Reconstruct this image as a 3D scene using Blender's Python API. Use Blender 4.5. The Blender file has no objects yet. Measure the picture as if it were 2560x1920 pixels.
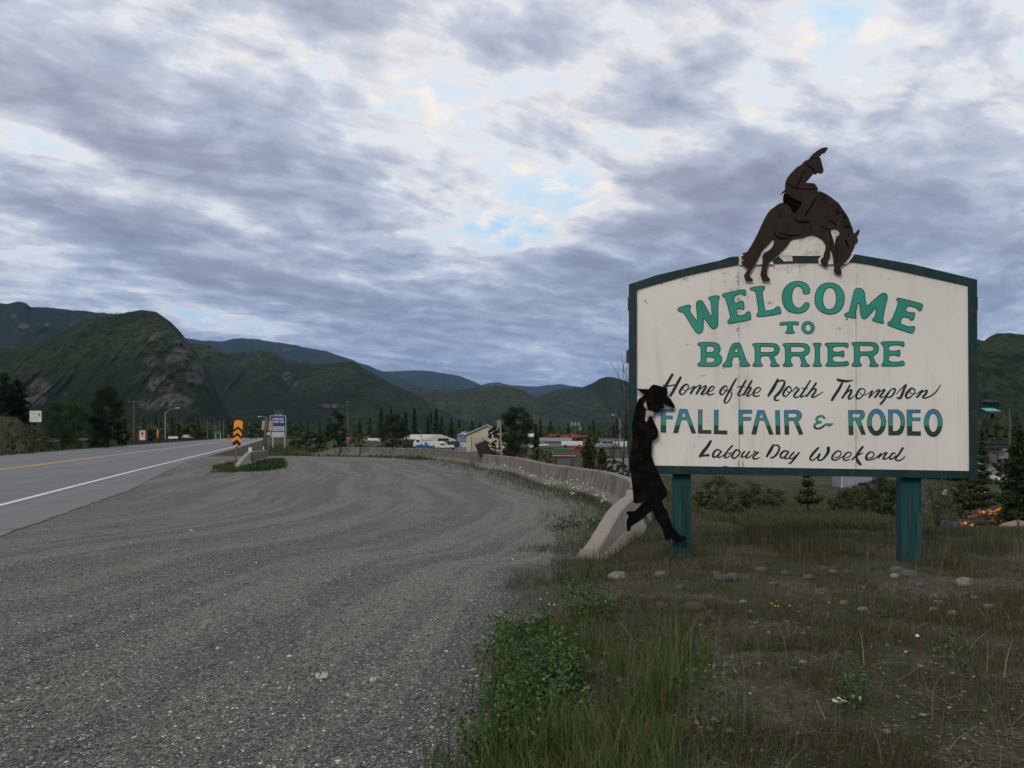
import bpy, math, random
import numpy as np
from mathutils import Vector
from mathutils.geometry import tessellate_polygon
random.seed(7); RNG = np.random.default_rng(11)
SC = bpy.context.scene; COL = SC.collection
F = 2200.0; HY = 1086.0; CX = 1280.0; CH = 1.6      # focal length in photo pixels, horizon row, centre column, eye height

# ------------------------------------------------------------------ camera
cam_d = bpy.data.cameras.new("camera"); cam = bpy.data.objects.new("camera", cam_d); COL.objects.link(cam)
cam_d.sensor_width = 36; cam_d.lens = 36*F/2560; cam_d.shift_y = (HY-960)/2560
cam_d.clip_start = 0.1; cam_d.clip_end = 60000
cam.location = (0, 0, CH); cam.rotation_euler = (math.radians(90), 0, 0); SC.camera = cam

# ------------------------------------------------------------------ sky and light
SUN_EL, SUN_AZ = 30.0, 205.0     # low, veiled light from behind-left of the viewer
world = bpy.data.worlds.new("World"); SC.world = world; world.use_nodes = True
NT = world.node_tree; NT.nodes.clear()
class G:
    """small node-graph helper"""
    def __init__(s, nt): s.nt = nt
    def n(s, t, **k):
        nd = s.nt.nodes.new(t)
        for a, b in k.items(): setattr(nd, a, b)
        return nd
    def l(s, a, b): s.nt.links.new(a, b)
    def put(s, sock, v):
        if isinstance(v, bpy.types.NodeSocket): s.l(v, sock)
        elif v is not None: sock.default_value = v
    def m(s, op, a, b=None, c=None, clamp=False):
        nd = s.n('ShaderNodeMath', operation=op, use_clamp=clamp)
        for i, v in enumerate((a, b, c)):
            if v is not None: s.put(nd.inputs[i], v)
        return nd.outputs[0]
    def vm(s, op, a, b=None, out=0, sc=None):
        nd = s.n('ShaderNodeVectorMath', operation=op)
        s.put(nd.inputs[0], a)
        if b is not None: s.put(nd.inputs[1], b)
        if sc is not None: s.put(nd.inputs['Scale'], sc)
        return nd.outputs[out]
    def mix(s, f, a, b, blend='MIX'):
        nd = s.n('ShaderNodeMix', data_type='RGBA', blend_type=blend)
        s.put(nd.inputs[0], f)
        for i, v in ((6, a), (7, b)):
            if isinstance(v, tuple) and len(v) == 3: v = v + (1,)
            s.put(nd.inputs[i], v)
        return nd.outputs[2]
    def noise(s, vec, scale, detail=4, rough=.55, dist=0, out=0, lac=2.0):
        nd = s.n('ShaderNodeTexNoise')
        if vec is not None: s.put(nd.inputs['Vector'], vec)
        nd.inputs['Scale'].default_value = scale; nd.inputs['Detail'].default_value = detail
        nd.inputs['Roughness'].default_value = rough; nd.inputs['Distortion'].default_value = dist
        nd.inputs['Lacunarity'].default_value = lac
        return nd.outputs[out]
    def vor(s, vec, scale, out='Distance', feature='F1', rnd=1):
        nd = s.n('ShaderNodeTexVoronoi', feature=feature)
        if vec is not None: s.put(nd.inputs['Vector'], vec)
        nd.inputs['Scale'].default_value = scale; nd.inputs['Randomness'].default_value = rnd
        return nd.outputs[out]
    def ramp(s, f, stops, interp='LINEAR'):
        nd = s.n('ShaderNodeValToRGB'); s.put(nd.inputs[0], f); cr = nd.color_ramp; cr.interpolation = interp
        while len(cr.elements) < len(stops): cr.elements.new(0.5)
        for e, (p, c) in zip(cr.elements, stops):
            e.position = p
            if not isinstance(c, tuple): c = (c, c, c)
            e.color = c + (1,)
        return nd.outputs[0]
    def mr(s, v, a, b, c=0., d=1., smooth=True):
        nd = s.n('ShaderNodeMapRange', interpolation_type='SMOOTHSTEP' if smooth else 'LINEAR')
        s.put(nd.inputs[0], v)
        for i, q in ((1, a), (2, b), (3, c), (4, d)): nd.inputs[i].default_value = q
        return nd.outputs[0]
    def xyz(s, x, y, z):
        nd = s.n('ShaderNodeCombineXYZ')
        for i, v in enumerate((x, y, z)): s.put(nd.inputs[i], v)
        return nd.outputs[0]
    def sep(s, v):
        nd = s.n('ShaderNodeSeparateXYZ'); s.put(nd.inputs[0], v); return nd.outputs
g = G(NT)
tc = g.n('ShaderNodeTexCoord'); dirv = tc.outputs['Generated']; sx, sy, sz = g.sep(dirv)
sky = g.n('ShaderNodeTexSky', sky_type='NISHITA'); sky.sun_disc = False
sky.sun_elevation = math.radians(SUN_EL); sky.sun_rotation = math.radians(SUN_AZ)
zc = g.m('ADD', g.m('MAXIMUM', sz, 0.0), 0.155)
cu = g.m('DIVIDE', sx, zc); cv = g.m('DIVIDE', sy, zc)
# cloud deck coordinates, banks drawn out along one wind direction
wu = g.m('ADD', g.m('MULTIPLY', cu, .80), g.m('MULTIPLY', cv, .60)); wv = g.m('SUBTRACT', g.m('MULTIPLY', cv, .80), g.m('MULTIPLY', cu, .60))
P1 = g.xyz(g.m('MULTIPLY', wu, 1.0), g.m('MULTIPLY', wv, 1.7), 3.7)
P1w = g.vm('ADD', P1, g.vm('SCALE', g.noise(P1, 1.3, 3, .5, out=1), sc=.55))
nbig = g.noise(P1w, 0.95, 3, .5)
nmid = g.noise(P1w, 3.6, 8, .56)
P2 = g.xyz(g.m('MULTIPLY', cu, 1.3), g.m('MULTIPLY', cv, 1.0), 9.1)
P2w = g.vm('ADD', P2, g.vm('SCALE', g.noise(P2, 2.0, 3, .5, out=1), sc=.3))
nfine = g.noise(P2w, 8.0, 6, .56)
den = g.m('ADD', g.m('MULTIPLY', nbig, .50), g.m('ADD', g.m('MULTIPLY', nmid, .52), g.m('MULTIPLY', nfine, .31)))
den = g.m('ADD', g.m('MULTIPLY', g.m('SUBTRACT', den, .68), 1.45), .56)
def blob(px, py, rx, ry, amt, ang=0.):
    """a thicker or thinner place in the cloud deck, round the sky direction that the photo pixel looks at"""
    c = Vector(((px-CX)/F, 1, (HY-py)/F)).normalized()
    e1 = Vector((c.y, -c.x, 0)).normalized(); e2 = c.cross(e1); e2 = -e2 if e2.z < 0 else e2
    ca, sa = math.cos(math.radians(ang)), math.sin(math.radians(ang))
    a = (e1*ca + e2*sa)*(F/rx); b = (e2*ca - e1*sa)*(F/ry)
    da = g.vm('DOT_PRODUCT', dirv, tuple(a), out=1); db = g.vm('DOT_PRODUCT', dirv, tuple(b), out=1)
    da = g.m('SUBTRACT', da, a.dot(c)); db = g.m('SUBTRACT', db, b.dot(c))
    r2 = g.m('ADD', g.m('MULTIPLY', da, da), g.m('MULTIPLY', db, db))
    fr = g.m('GREATER_THAN', g.vm('DOT_PRODUCT', dirv, tuple(c), out=1), 0.0)
    return g.m('MULTIPLY', g.m('MULTIPLY', g.m('EXPONENT', g.m('MULTIPLY', r2, -1.0)), amt), fr)
SKYB = [(1540, 430, 380, 85, -.20, 16), (1270, 585, 220, 80, -.18, 12), (1250, 300, 260, 120, -.07, 0), (2130, 30, 180, 80, -.14, 0), (1150, 330, 170, 160, -.10, 0),
        (60, 590, 150, 90, -.17, -10), (600, 815, 130, 24, -.21, -6), (640, 560, 150, 28, -.17, -22), (60, 350, 190, 30, -.15, -12), (340, 20, 420, 70, -.10, -10),
        (1050, 110, 420, 150, -.05, 0), (1700, 230, 300, 70, .06, 10), (60, 200, 220, 90, .15, -14), (440, 240, 260, 60, .15, -22), (330, 330, 230, 40, .13, -10),
        (480, 440, 260, 50, .16, -16), (260, 540, 270, 60, .20, -10), (800, 655, 520, 50, .08, -4), (1750, 480, 280, 100, .16, 22), (880, 380, 260, 70, .09, 0),
        (2100, 600, 480, 150, .13, 6), (1330, 760, 520, 130, .15, 0), (700, 720, 320, 40, .12, -6), (1250, 150, 200, 60, .09, 0), (430, 770, 120, 14, -.13, -24)]
for b in SKYB: den = g.m('ADD', den, blob(*b))
den = g.m('ADD', den, g.m('MULTIPLY', g.mr(sz, .02, .30, 1, 0), .10))
cloud = g.ramp(den, [(.05, (.40, .66, .92)), (.22, (.54, .74, .91)), (.34, (.68, .775, .86)), (.42, (.76, .775, .81)), (.51, (.565, .605, .70)), (.61, (.425, .475, .59)), (.74, (.315, .355, .465)), (.95, (.24, .265, .36))])
puff = g.m('MULTIPLY', g.mr(nfine, .50, .66), g.m('MULTIPLY', g.mr(den, .56, .44), g.mr(den, .12, .30)))
cloud = g.mix(g.m('MULTIPLY', puff, .75), cloud, (.93, .87, .80))
clear = g.mix(1.0, g.vm('SCALE', sky.outputs[0], sc=.078), (.92, 1.0, 1.0), 'MULTIPLY')
clear = g.mix(.7, clear, (.40, .68, .96))
cover = g.mr(den, -.15, .30)
col = g.mix(cover, clear, cloud)
# slightly warm upper puffs, bluer towards the horizon
col = g.mix(g.m('MULTIPLY', g.mr(g.noise(P2w, 1.4, 3), .45, .7), .35), col, g.mix(1.0, col, (1.10, 1.0, .93), 'MULTIPLY'))
col = g.mix(g.mr(sz, .01, .30, .62, 0), col, g.mix(.45, g.mix(1.0, col, (.60, .78, 1.0), 'MULTIPLY'), (.17, .26, .42)))
col = g.vm('SCALE', col, sc=1.08)
below = g.mr(sz, -.02, 0.0)
col = g.mix(below, (.06, .07, .06), col)
bg = g.n('ShaderNodeBackground'); bg.inputs['Strength'].default_value = 0.1
g.l(g.vm('SCALE', col, sc=10.0), bg.inputs['Color'])
out = g.n('ShaderNodeOutputWorld'); g.l(bg.outputs[0], out.inputs['Surface'])

sl = bpy.data.lights.new("sun", 'SUN'); sl.energy = 1.35; sl.angle = math.radians(22); sl.color = (1, .90, .74)
sun = bpy.data.objects.new("sun", sl); COL.objects.link(sun)
az, el = math.radians(SUN_AZ), math.radians(SUN_EL)
sd = Vector((math.sin(az)*math.cos(el), math.cos(az)*math.cos(el), math.sin(el)))
sun.rotation_euler = sd.to_track_quat('Z', 'Y').to_euler()
SC.view_settings.view_transform = 'Standard'; SC.view_settings.look = 'None'
SC.view_settings.exposure = 0.0; SC.view_settings.gamma = 1.0; SC.view_settings.use_curve_mapping = False
SC.cycles.use_denoising = True; SC.cycles.max_bounces = 6; SC.cycles.transparent_max_bounces = 8
SC.cycles.volume_bounces = 0

# ------------------------------------------------------------------ mesh and naming helpers
ORG = {}
def tag(o, label=None, cat=None, group=None, kind=None):
    for k, v in (('label', label), ('category', cat), ('group', group), ('kind', kind)):
        if v: o[k] = v
    return o
def thing(name, label, cat, loc=(0, 0, 0), group=None, rz=0.):
    o = bpy.data.objects.new(name, None); COL.objects.link(o); o.location = loc; o.rotation_euler[2] = rz
    o.empty_display_size = .2; ORG[o.name] = Vector(loc)
    return tag(o, label, cat, group)
def base_mesh(name, V, FC, mats=None, col=None, uv=None, smooth=False, mi=None, rnd=None):
    me = bpy.data.meshes.new(name)
    if isinstance(V, np.ndarray) and isinstance(FC, np.ndarray):
        nv, nf, k = len(V), len(FC), FC.shape[1]
        me.vertices.add(nv); me.vertices.foreach_set('co', V.astype(np.float32).ravel())
        me.loops.add(nf*k); me.loops.foreach_set('vertex_index', FC.astype(np.int32).ravel())
        me.polygons.add(nf); me.polygons.foreach_set('loop_start', np.arange(0, nf*k, k, dtype=np.int32))
        me.update(calc_edges=True)
    else:
        me.from_pydata([tuple(v) for v in V], [], [tuple(f) for f in FC]); me.update()
    for m_ in (mats or []): me.materials.append(m_)
    if mi is not None: me.polygons.foreach_set('material_index', np.asarray(mi, dtype=np.int32))
    if smooth: me.polygons.foreach_set('use_smooth', np.ones(len(me.polygons), dtype=bool))
    if col is not None:     # per-vertex colour
        a = me.attributes.new('col', 'FLOAT_COLOR', 'POINT'); c = np.ones((len(me.vertices), 4), np.float32); c[:, :3] = col; a.data.foreach_set('color', c.ravel())
    if uv is not None:      # per-vertex uv
        a = me.attributes.new('puv', 'FLOAT_VECTOR', 'POINT'); c = np.zeros((len(me.vertices), 3), np.float32); c[:, :uv.shape[1]] = uv; a.data.foreach_set('vector', c.ravel())
    return me
def link(name, me, parent=None, **t):
    o = bpy.data.objects.new(name, me); COL.objects.link(o)
    if parent is not None: o.parent = parent
    return tag(o, **t)
def org(parent):
    while parent.parent: parent = parent.parent
    return ORG.get(parent.name, Vector((0, 0, 0)))
def put(name, V, FC, m, parent=None, world=True, **k):
    """one mesh object; V in world coordinates unless world=False"""
    tg = {q: k.pop(q) for q in ('label', 'cat', 'group', 'kind') if q in k}
    if parent is not None and world:
        o_ = org(parent)
        V = V-np.array(o_) if isinstance(V, np.ndarray) else [Vector(v)-o_ for v in V]
    me = base_mesh(name, V, FC, m if isinstance(m, list) else [m], **k)
    return link(name, me, parent, **tg)
class MB:
    def __init__(s): s.v = []; s.f = []
    def add(s, vs, fs):
        b = len(s.v); s.v += [Vector(v) for v in vs]; s.f += [tuple(i+b for i in f) for f in fs]; return s
    def box(s, c, d, rz=0., rx=0., ry=0.):
        from mathutils import Euler
        R_ = Euler((rx, ry, rz)).to_matrix(); c = Vector(c)
        vs = [c+R_ @ Vector((d[0]*.5*a, d[1]*.5*b_, d[2]*.5*e)) for a in (-1, 1) for b_ in (-1, 1) for e in (-1, 1)]
        return s.add(vs, [(0, 1, 3, 2), (4, 6, 7, 5), (0, 4, 5, 1), (2, 3, 7, 6), (0, 2, 6, 4), (1, 5, 7, 3)])
    def tube(s, p0, p1, r0, r1=None, n=8, cap=True):
        r1 = r0 if r1 is None else r1; p0, p1 = Vector(p0), Vector(p1); d = (p1-p0).normalized()
        a = d.orthogonal().normalized(); b_ = d.cross(a); vs = []
        for p, r in ((p0, r0), (p1, r1)):
            vs += [p+(a*math.cos(2*math.pi*i/n)+b_*math.sin(2*math.pi*i/n))*r for i in range(n)]
        fs = [(i, (i+1) % n, n+(i+1) % n, n+i) for i in range(n)]
        if cap: fs += [tuple(range(n))[::-1], tuple(range(n, 2*n))]
        return s.add(vs, fs)
    def path(s, pts, rad, n=6):
        for (a, b_), (r0, r1) in zip(zip(pts, pts[1:]), zip(rad, rad[1:])): s.tube(a, b_, r0, r1, n)
        return s
    def prism(s, poly, z0, z1):      # poly in xy
        n = len(poly); vs = [(x, y, z0) for x, y in poly]+[(x, y, z1) for x, y in poly]
        return s.add(vs, [tuple(range(n))[::-1], tuple(range(n, 2*n))]+[(i, (i+1) % n, n+(i+1) % n, n+i) for i in range(n)])
    def slab(s, poly, ax, d0, d1, flip=False):   # poly = list of 3d pts, extruded along ax vector
        ax = Vector(ax); n = len(poly); vs = [Vector(p)+ax*d0 for p in poly]+[Vector(p)+ax*d1 for p in poly]
        return s.add(vs, [tuple(range(n))[::-1], tuple(range(n, 2*n))]+[(i, (i+1) % n, n+(i+1) % n, n+i) for i in range(n)])
    def build(s, name, m, parent=None, bevel=0, world=True, smooth=False, **k):
        o = put(name, s.v, s.f, m, parent, world, smooth=smooth, **k)
        if bevel:
            b_ = o.modifiers.new('bevel', 'BEVEL'); b_.width = bevel; b_.segments = 2; b_.limit_method = 'ANGLE'
        return o
def copy_tree(o, loc=None, rz=None, scale=None, label=None, parent=None):
    c = o.copy(); COL.objects.link(c)
    if parent is not None: c.parent = parent
    if loc is not None: c.location = loc; ORG[c.name] = Vector(loc)
    if rz is not None: c.rotation_euler[2] = rz
    if scale is not None: c.scale = scale if isinstance(scale, tuple) else (scale,)*3
    if label: c['label'] = label
    for ch in list(o.children): copy_tree(ch, parent=c)
    return c

# ------------------------------------------------------------------ materials
def mat(name, c1, c2=None, scale=5., rough=.85, bump=0., bscale=None, c3=None, s3=1., f3=.5, attr=None, metal=0., detail=5, stretch=(1, 1, 1), coord='Object', spec=.3, bdist=.01):
    m_ = bpy.data.materials.new(name); m_.use_nodes = True; nt = m_.node_tree; q = G(nt)
    bs = nt.nodes['Principled BSDF']; bs.inputs['Roughness'].default_value = rough; bs.inputs['Metallic'].default_value = metal
    bs.inputs['Specular IOR Level'].default_value = spec
    tcn = q.n('ShaderNodeTexCoord'); mp = q.n('ShaderNodeMapping'); mp.inputs['Scale'].default_value = stretch; q.l(tcn.outputs[coord], mp.inputs[0]); vec = mp.outputs[0]
    c = q.mix(q.mr(q.noise(vec, scale, detail, .6), .32, .68), c1, c2) if c2 else None
    if c3 is not None: c = q.mix(q.m('MULTIPLY', q.mr(q.noise(vec, s3, 5, .6), .5, .66), f3), c, c3)
    if attr:
        at = q.n('ShaderNodeAttribute', attribute_name=attr)
        c = q.mix(1.0, at.outputs[0], c if c is not None else c1, 'MULTIPLY')
    q.put(bs.inputs['Base Color'], c if c is not None else (c1+(1,) if len(c1) == 3 else c1))
    if bump:
        bn = q.n('ShaderNodeBump'); bn.inputs['Strength'].default_value = bump; bn.inputs['Distance'].default_value = bdist
        q.l(q.noise(vec, bscale or scale*4, 6, .6), bn.inputs['Height']); q.l(bn.outputs[0], bs.inputs['Normal'])
    return m_
def leafmat(name, tint=(1, 1, 1), rough=.7, trans=.25):
    m_ = bpy.data.materials.new(name); m_.use_nodes = True; q = G(m_.node_tree); bs = m_.node_tree.nodes['Principled BSDF']
    at = q.n('ShaderNodeAttribute', attribute_name='col'); c = q.mix(1.0, at.outputs[0], tint, 'MULTIPLY')
    q.l(c, bs.inputs['Base Color']); bs.inputs['Roughness'].default_value = rough; bs.inputs['Specular IOR Level'].default_value = .2
    if trans:
        tr = q.n('ShaderNodeBsdfTranslucent'); q.l(c, tr.inputs[0]); ms = q.n('ShaderNodeMixShader'); ms.inputs[0].default_value = trans
        q.l(bs.outputs[0], ms.inputs[1]); q.l(tr.outputs[0], ms.inputs[2]); q.l(ms.outputs[0], m_.node_tree.nodes['Material Output'].inputs[0])
    return m_
M = {}
M['white'] = mat('white_paint', (.62, .62, .60), (.52, .52, .50), 3, .5)
M['beige'] = mat('beige_siding', (.50, .44, .34), (.44, .38, .30), 1, .7)
M['greymetal'] = mat('grey_metal', (.30, .31, .32), (.22, .23, .24), 2, .45, metal=.3)
M['galv'] = mat('galvanised_steel', (.34, .34, .33), (.24, .24, .23), 6, .5, metal=.4)
M['dark'] = mat('dark_metal', (.03, .03, .032), (.02, .02, .02), 4, .6)
M['black'] = mat('black_rubber', (.015, .015, .015), None, 4, .8)
M['glass'] = mat('dark_glass', (.02, .025, .03), None, 4, .15, spec=.6)
M['blue'] = mat('blue_paint', (.03, .14, .40), (.02, .10, .32), 3, .5)
M['skyblue'] = mat('light_blue_paint', (.12, .30, .58), (.10, .24, .5), 2, .5)
M['red'] = mat('red_paint', (.27, .030, .02), (.18, .025, .018), 4, .5)
M['orange'] = mat('orange_paint', (.46, .11, .025), (.24, .07, .025), 2.5, .6)
M['yellow'] = mat('yellow_sheeting', (.85, .31, .010), (.76, .26, .01), 2, .45)
M['green'] = mat('green_paint', (.01, .16, .08), (.01, .12, .06), 3, .5)
M['turq'] = mat('turquoise_roof', (.08, .38, .36), (.06, .3, .3), 1, .5)
M['wood'] = mat('weathered_wood', (.16, .12, .08), (.09, .07, .05), 3, .85, bump=.4, stretch=(6, 6, .6))
M['polewood'] = mat('grey_pole_wood', (.13, .11, .09), (.08, .07, .06), 3, .9, stretch=(6, 6, .6))
M['lumber'] = mat('orange_lumber', (.30, .12, .05), (.18, .07, .03), 4, .8)
M['rust'] = mat('rusty_steel', (.038, .026, .022), (.022, .016, .014), 2.5, .9, bump=.3, c3=(.07, .035, .022), s3=3)
M['bark'] = mat('bark', (.05, .04, .03), (.025, .02, .016), 8, .95, bump=.6, stretch=(3, 3, .7))
M['leaf'] = leafmat('leaf'); M['needle'] = leafmat('needle', trans=.1); M['grass'] = leafmat('grass', rough=.6, trans=.3)
M['petal'] = mat('petal', (.62, .60, .52), None, 5, .8)
# ------------------------------------------------------------------ numbers: noise, ground height
def vnoise(x, y, seed=0):
    xi = np.floor(x).astype(np.int64); yi = np.floor(y).astype(np.int64); xf = x-xi; yf = y-yi
    def h(a, b):
        n = (a*374761393+b*668265263+seed*974711) & 0x7fffffff; n = ((n ^ (n >> 13))*1274126177) & 0x7fffffff
        return ((n ^ (n >> 16)) & 0xffff)/65535.
    u = xf*xf*(3-2*xf); v = yf*yf*(3-2*yf)
    return (h(xi, yi)*(1-u)+h(xi+1, yi)*u)*(1-v)+(h(xi, yi+1)*(1-u)+h(xi+1, yi+1)*u)*v
def fbm(x, y, oct=4, seed=0, g_=.5):
    a, s, t = 1., 0., 0.
    for i in range(oct): s = s+a*vnoise(x*2**i, y*2**i, seed+i*17); t += a; a *= g_
    return s/t
def sst(a, b, x): t = np.clip((x-a)/(b-a), 0, 1); return t*t*(3-2*t)
def gp(px, py, z=0.):            # where a photo pixel meets level ground of height z
    d = (CH-z)*F/(py-HY); return ((px-CX)/F*d, d)
def at(px, d, z=0.): return Vector(((px-CX)/F*d, d, z))
def hz(py, d): return CH+(HY-py)/F*d     # height seen at row py at distance d
EDGE = np.array([(-.75, -30), (-.7, 0), (-.5, 4.2), (-.25, 6.35), (.2, 10.3), (.97, 11.2), (2.0, 15.2), (2.24, 16.4), (2.4, 18.1), (2.4, 20.1), (2.2, 22.5), (1.45, 26.2), (1.05, 28.2), (.05, 36.3), (-1.4, 41.4), (-2.1, 46), (-3.4, 51.3), (-6.2, 58.6), (-9.2, 62.3), (-12.5, 64.2), (-19, 67), (-24.5, 72), (-45, 150), (-110, 400), (-200, 800)], float)
def edge_dist(x, y):
    """signed distance from the lay-by's outer edge (positive = outside, to the right) and length along it"""
    x = np.asarray(x, float); y = np.asarray(y, float); best = np.full(x.shape, 1e9); arc = np.zeros(x.shape); L = 0.
    sg = np.ones(x.shape)
    for (ax, ay), (bx, by) in zip(EDGE, EDGE[1:]):
        dx, dy = bx-ax, by-ay; l2 = dx*dx+dy*dy; l = math.sqrt(l2)
        t = np.clip(((x-ax)*dx+(y-ay)*dy)/l2, 0, 1); d = np.hypot(x-ax-t*dx, y-ay-t*dy)
        cr = (x-ax)*dy-(y-ay)*dx
        m_ = d < best-1e-9; best = np.where(m_, d, best); arc = np.where(m_, L+t*l, arc); sg = np.where(m_, np.where(cr > 0, 1., -1.), sg); L += l
    return best*sg, arc
# road lines as (distance, X) tables traced on the photo
YR = np.array([-60, 0, 20, 37.4, 110, 195, 300, 410, 470])
WHITE = np.array([9, -6.1, -11.55, -16.2, -35, -57.6, -85, -114, -130])
def xwhite(y): return np.interp(y, YR, WHITE)
def roff(y, t): return np.interp(y, [0, 14.5, 25, 50, 110, 470], t)
def xright(y): return xwhite(y)+roff(y, [1.7, 1.75, 1.9, .8, 1.0, 1.0])
def xyel(y): return xwhite(y)-np.interp(y, [0, 40, 91, 470], [6.2, 6.3, 6.6, 7.0])
def xfar(y): return xwhite(y)-np.interp(y, [0, 54, 80, 141, 470], [11, 11.2, 11.7, 13.0, 13.5])
def xleft(y): return xwhite(y)-np.interp(y, [0, 60, 90, 150, 470], [13.6, 14.0, 14.8, 15.2, 15.2])
def height(x, y, rough=True):
    x = np.asarray(x, float); y = np.asarray(y, float); s, arc = edge_dist(x, y)
    z = .20*sst(.1, 1.6, s)*(1-sst(15, 24, y))
    t = np.minimum(s, (y-12.0)*.9)
    right = np.clip(sst(-22, -15, x), 0, 1)
    z = z-2.25*sst(.8, 17, t)*np.where(y > 60, right, 1)
    bear = x/np.maximum(y, 1)
    zl = np.interp(y, [11, 14, 20, 30, 45, 60, 80, 400], [.2, .04, -.35, -1.05, -2.0, -2.9, -3.6, -4.2]); zr_ = np.interp(y, [11, 14, 20, 30, 45, 55, 62, 100, 400], [.2, .0, -.63, -1.7, -3.35, -4.3, -4.55, -4.7, -4.7])
    wr = sst(.15, .24, bear)*sst(11, 13, y); wq = sst(.40, .47, bear); z = z*(1-wr)+wr*(zl*(1-wq)+zr_*wq)
    # bank on the far side of the road
    lb = xleft(y)-1.6-x
    bp = 1-sst(-.565, -.532, x/np.maximum(y, 1)); bank = (3.6*sst(0, 9, lb)+10*sst(12, 60, lb))*bp*sst(10, 40, y)*(1-sst(150, 260, y))
    z = z+np.where(lb > 0, bank*(.8+.4*fbm(x*.25, y*.25, 3, 5)), 0)
    z = z-np.where((s < 0) & (lb < -2.5), 0, 1)*sst(420, 900, y)*6
    if rough:
        out_ = np.where((s > 0) | (lb > 0), 1., 0.)
        near = 1-sst(20, 60, y)
        z = z+out_*(fbm(x*1.3, y*1.3, 3, 3)-.5)*.12*sst(0, .8, np.maximum(s, lb))+(fbm(x*7, y*7, 3, 9)-.5)*(.030*out_+.006)*near
        rut = fbm(s*2.2, arc*.05, 3, 21)-.5
        z = z+np.where((s < 0) & (x > xright(y)), rut*.05*near, 0); z = z-np.where((s < 0) & (x < xright(y)+1.0) & (x > xright(y)-2), (z)*(1-sst(.1, .9, x-xright(y))), 0)
    return z
def H1(x, y): return float(height(np.array([x]), np.array([y]))[0])
def inroad(x, y): return (x < xright(y)+.1) & (x > xleft(y)-.1)

# ------------------------------------------------------------------ ground and gravel lay-by (one shared grid, split between two sheets)
rr = [0.25]
while rr[-1] < 760: rr.append(rr[-1]*1.021+.004)
rr = np.array(rr); aa = np.radians(np.concatenate([np.linspace(-180, -44, 28)[:-1], np.linspace(-44, 44, 350), np.linspace(44, 180, 28)[1:]]))
RR, AA = np.meshgrid(rr, aa, indexing='ij'); GX = RR*np.sin(AA); GY = RR*np.cos(AA); GZ = height(GX, GY)
nr, na = RR.shape
idx = np.arange(nr*na).reshape(nr, na)
Q = np.stack([idx[:-1, :-1], idx[:-1, 1:], idx[1:, 1:], idx[1:, :-1]], -1).reshape(-1, 4)
VV = np.stack([GX, GY, GZ], -1).reshape(-1, 3)
S_, ARC_ = edge_dist(VV[:, 0], VV[:, 1])
ragged = S_+(fbm(VV[:, 0]*2.2, VV[:, 1]*2.2, 3, 31)-.5)*.9*(1-sst(10, 40, VV[:, 1]))+(fbm(VV[:, 0]*.4, VV[:, 1]*.4, 3, 33)-.5)*.8
qc = VV[Q].mean(1); rag = ragged[Q].mean(1)
nrd = (qc[:, 0] < xright(qc[:, 1])-.8) & (qc[:, 0] > xleft(qc[:, 1])+.8) & (qc[:, 1] < 440)
isl = np.hypot((qc[:, 0]+13.6-(qc[:, 1]-46)*-.2)/1.7, (qc[:, 1]-46)/8.5)   # grassy island round the barrier stub
leftside = qc[:, 0] <= xleft(qc[:, 1])+1.5
lot = (rag < 0) & (isl > 1+(fbm(qc[:, 0]*1.5, qc[:, 1]*1.5, 2, 3)-.5)*.6) & (~leftside) & (qc[:, 1] < 72) & ~((qc[:, 1] > 63.5) & (qc[:, 0] < -12.5))
lot = lot & (qc[:, 1] < 67)
isv = np.hypot((VV[:, 0]+13.6-(VV[:, 1]-46)*-.2)/1.7, (VV[:, 1]-46)/8.5)
UV = np.stack([np.where((VV[:, 0] < xleft(VV[:, 1])) | (VV[:, 1] > 66.5) | (isv < 1), 5., S_), ARC_, np.zeros_like(S_)], -1)
def sub(sel):
    f = Q[sel]; u, inv = np.unique(f, return_inverse=True); return VV[u], inv.reshape(f.shape), u
def groundmat():
    m_ = bpy.data.materials.new('rough_ground'); m_.use_nodes = True; q = G(m_.node_tree); bs = m_.node_tree.nodes['Principled BSDF']
    P = q.n('ShaderNodeTexCoord').outputs['Object']; s = q.sep(q.n('ShaderNodeAttribute', attribute_name='puv').outputs['Vector'])
    px, py, pz = q.sep(P)
    soil = q.mix(q.mr(q.noise(P, 9, 6, .65), .35, .65), (.062, .052, .036), (.122, .102, .072))
    stone = q.vor(P, 55, 'Color'); sv = q.sep(stone)[0]
    soil = q.mix(q.m('MULTIPLY', q.mr(sv, .80, .92), .7), soil, q.mix(sv, (.07, .065, .055), (.20, .185, .16)))
    soil = q.mix(q.mr(q.noise(P, 45, 4, .7), .62, .74), soil, (.17, .13, .085))
    grass = q.mix(q.mr(q.noise(P, 2.2, 6, .7), .35, .65), (.030, .038, .015), (.070, .062, .032))
    grass = q.mix(q.mr(q.noise(P, .35, 5, .6), .48, .62), grass, (.074, .072, .038))
    gf = q.mr(q.noise(P, 1.1, 5, .65), .38, .60)
    far = q.mr(py, 10, 26)
    gf = q.m('MAXIMUM', gf, far)
    c = q.mix(gf, soil, grass)
    c = q.mix(q.m('MULTIPLY', q.mr(s[0], .9, -.2), .8), c, q.mix(q.noise(P, 30, 4, .7), (.07, .064, .055), (.17, .16, .14)))
    q.l(c, bs.inputs['Base Color']); bs.inputs['Roughness'].default_value = .95; bs.inputs['Specular IOR Level'].default_value = .15
    bn = q.n('ShaderNodeBump'); bn.inputs['Strength'].default_value = .8; bn.inputs['Distance'].default_value = .02
    q.l(q.m('ADD', q.noise(P, 30, 6, .7), q.vor(P, 60)), bn.inputs['Height']); q.l(bn.outputs[0], bs.inputs['Normal'])
    return m_
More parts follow.
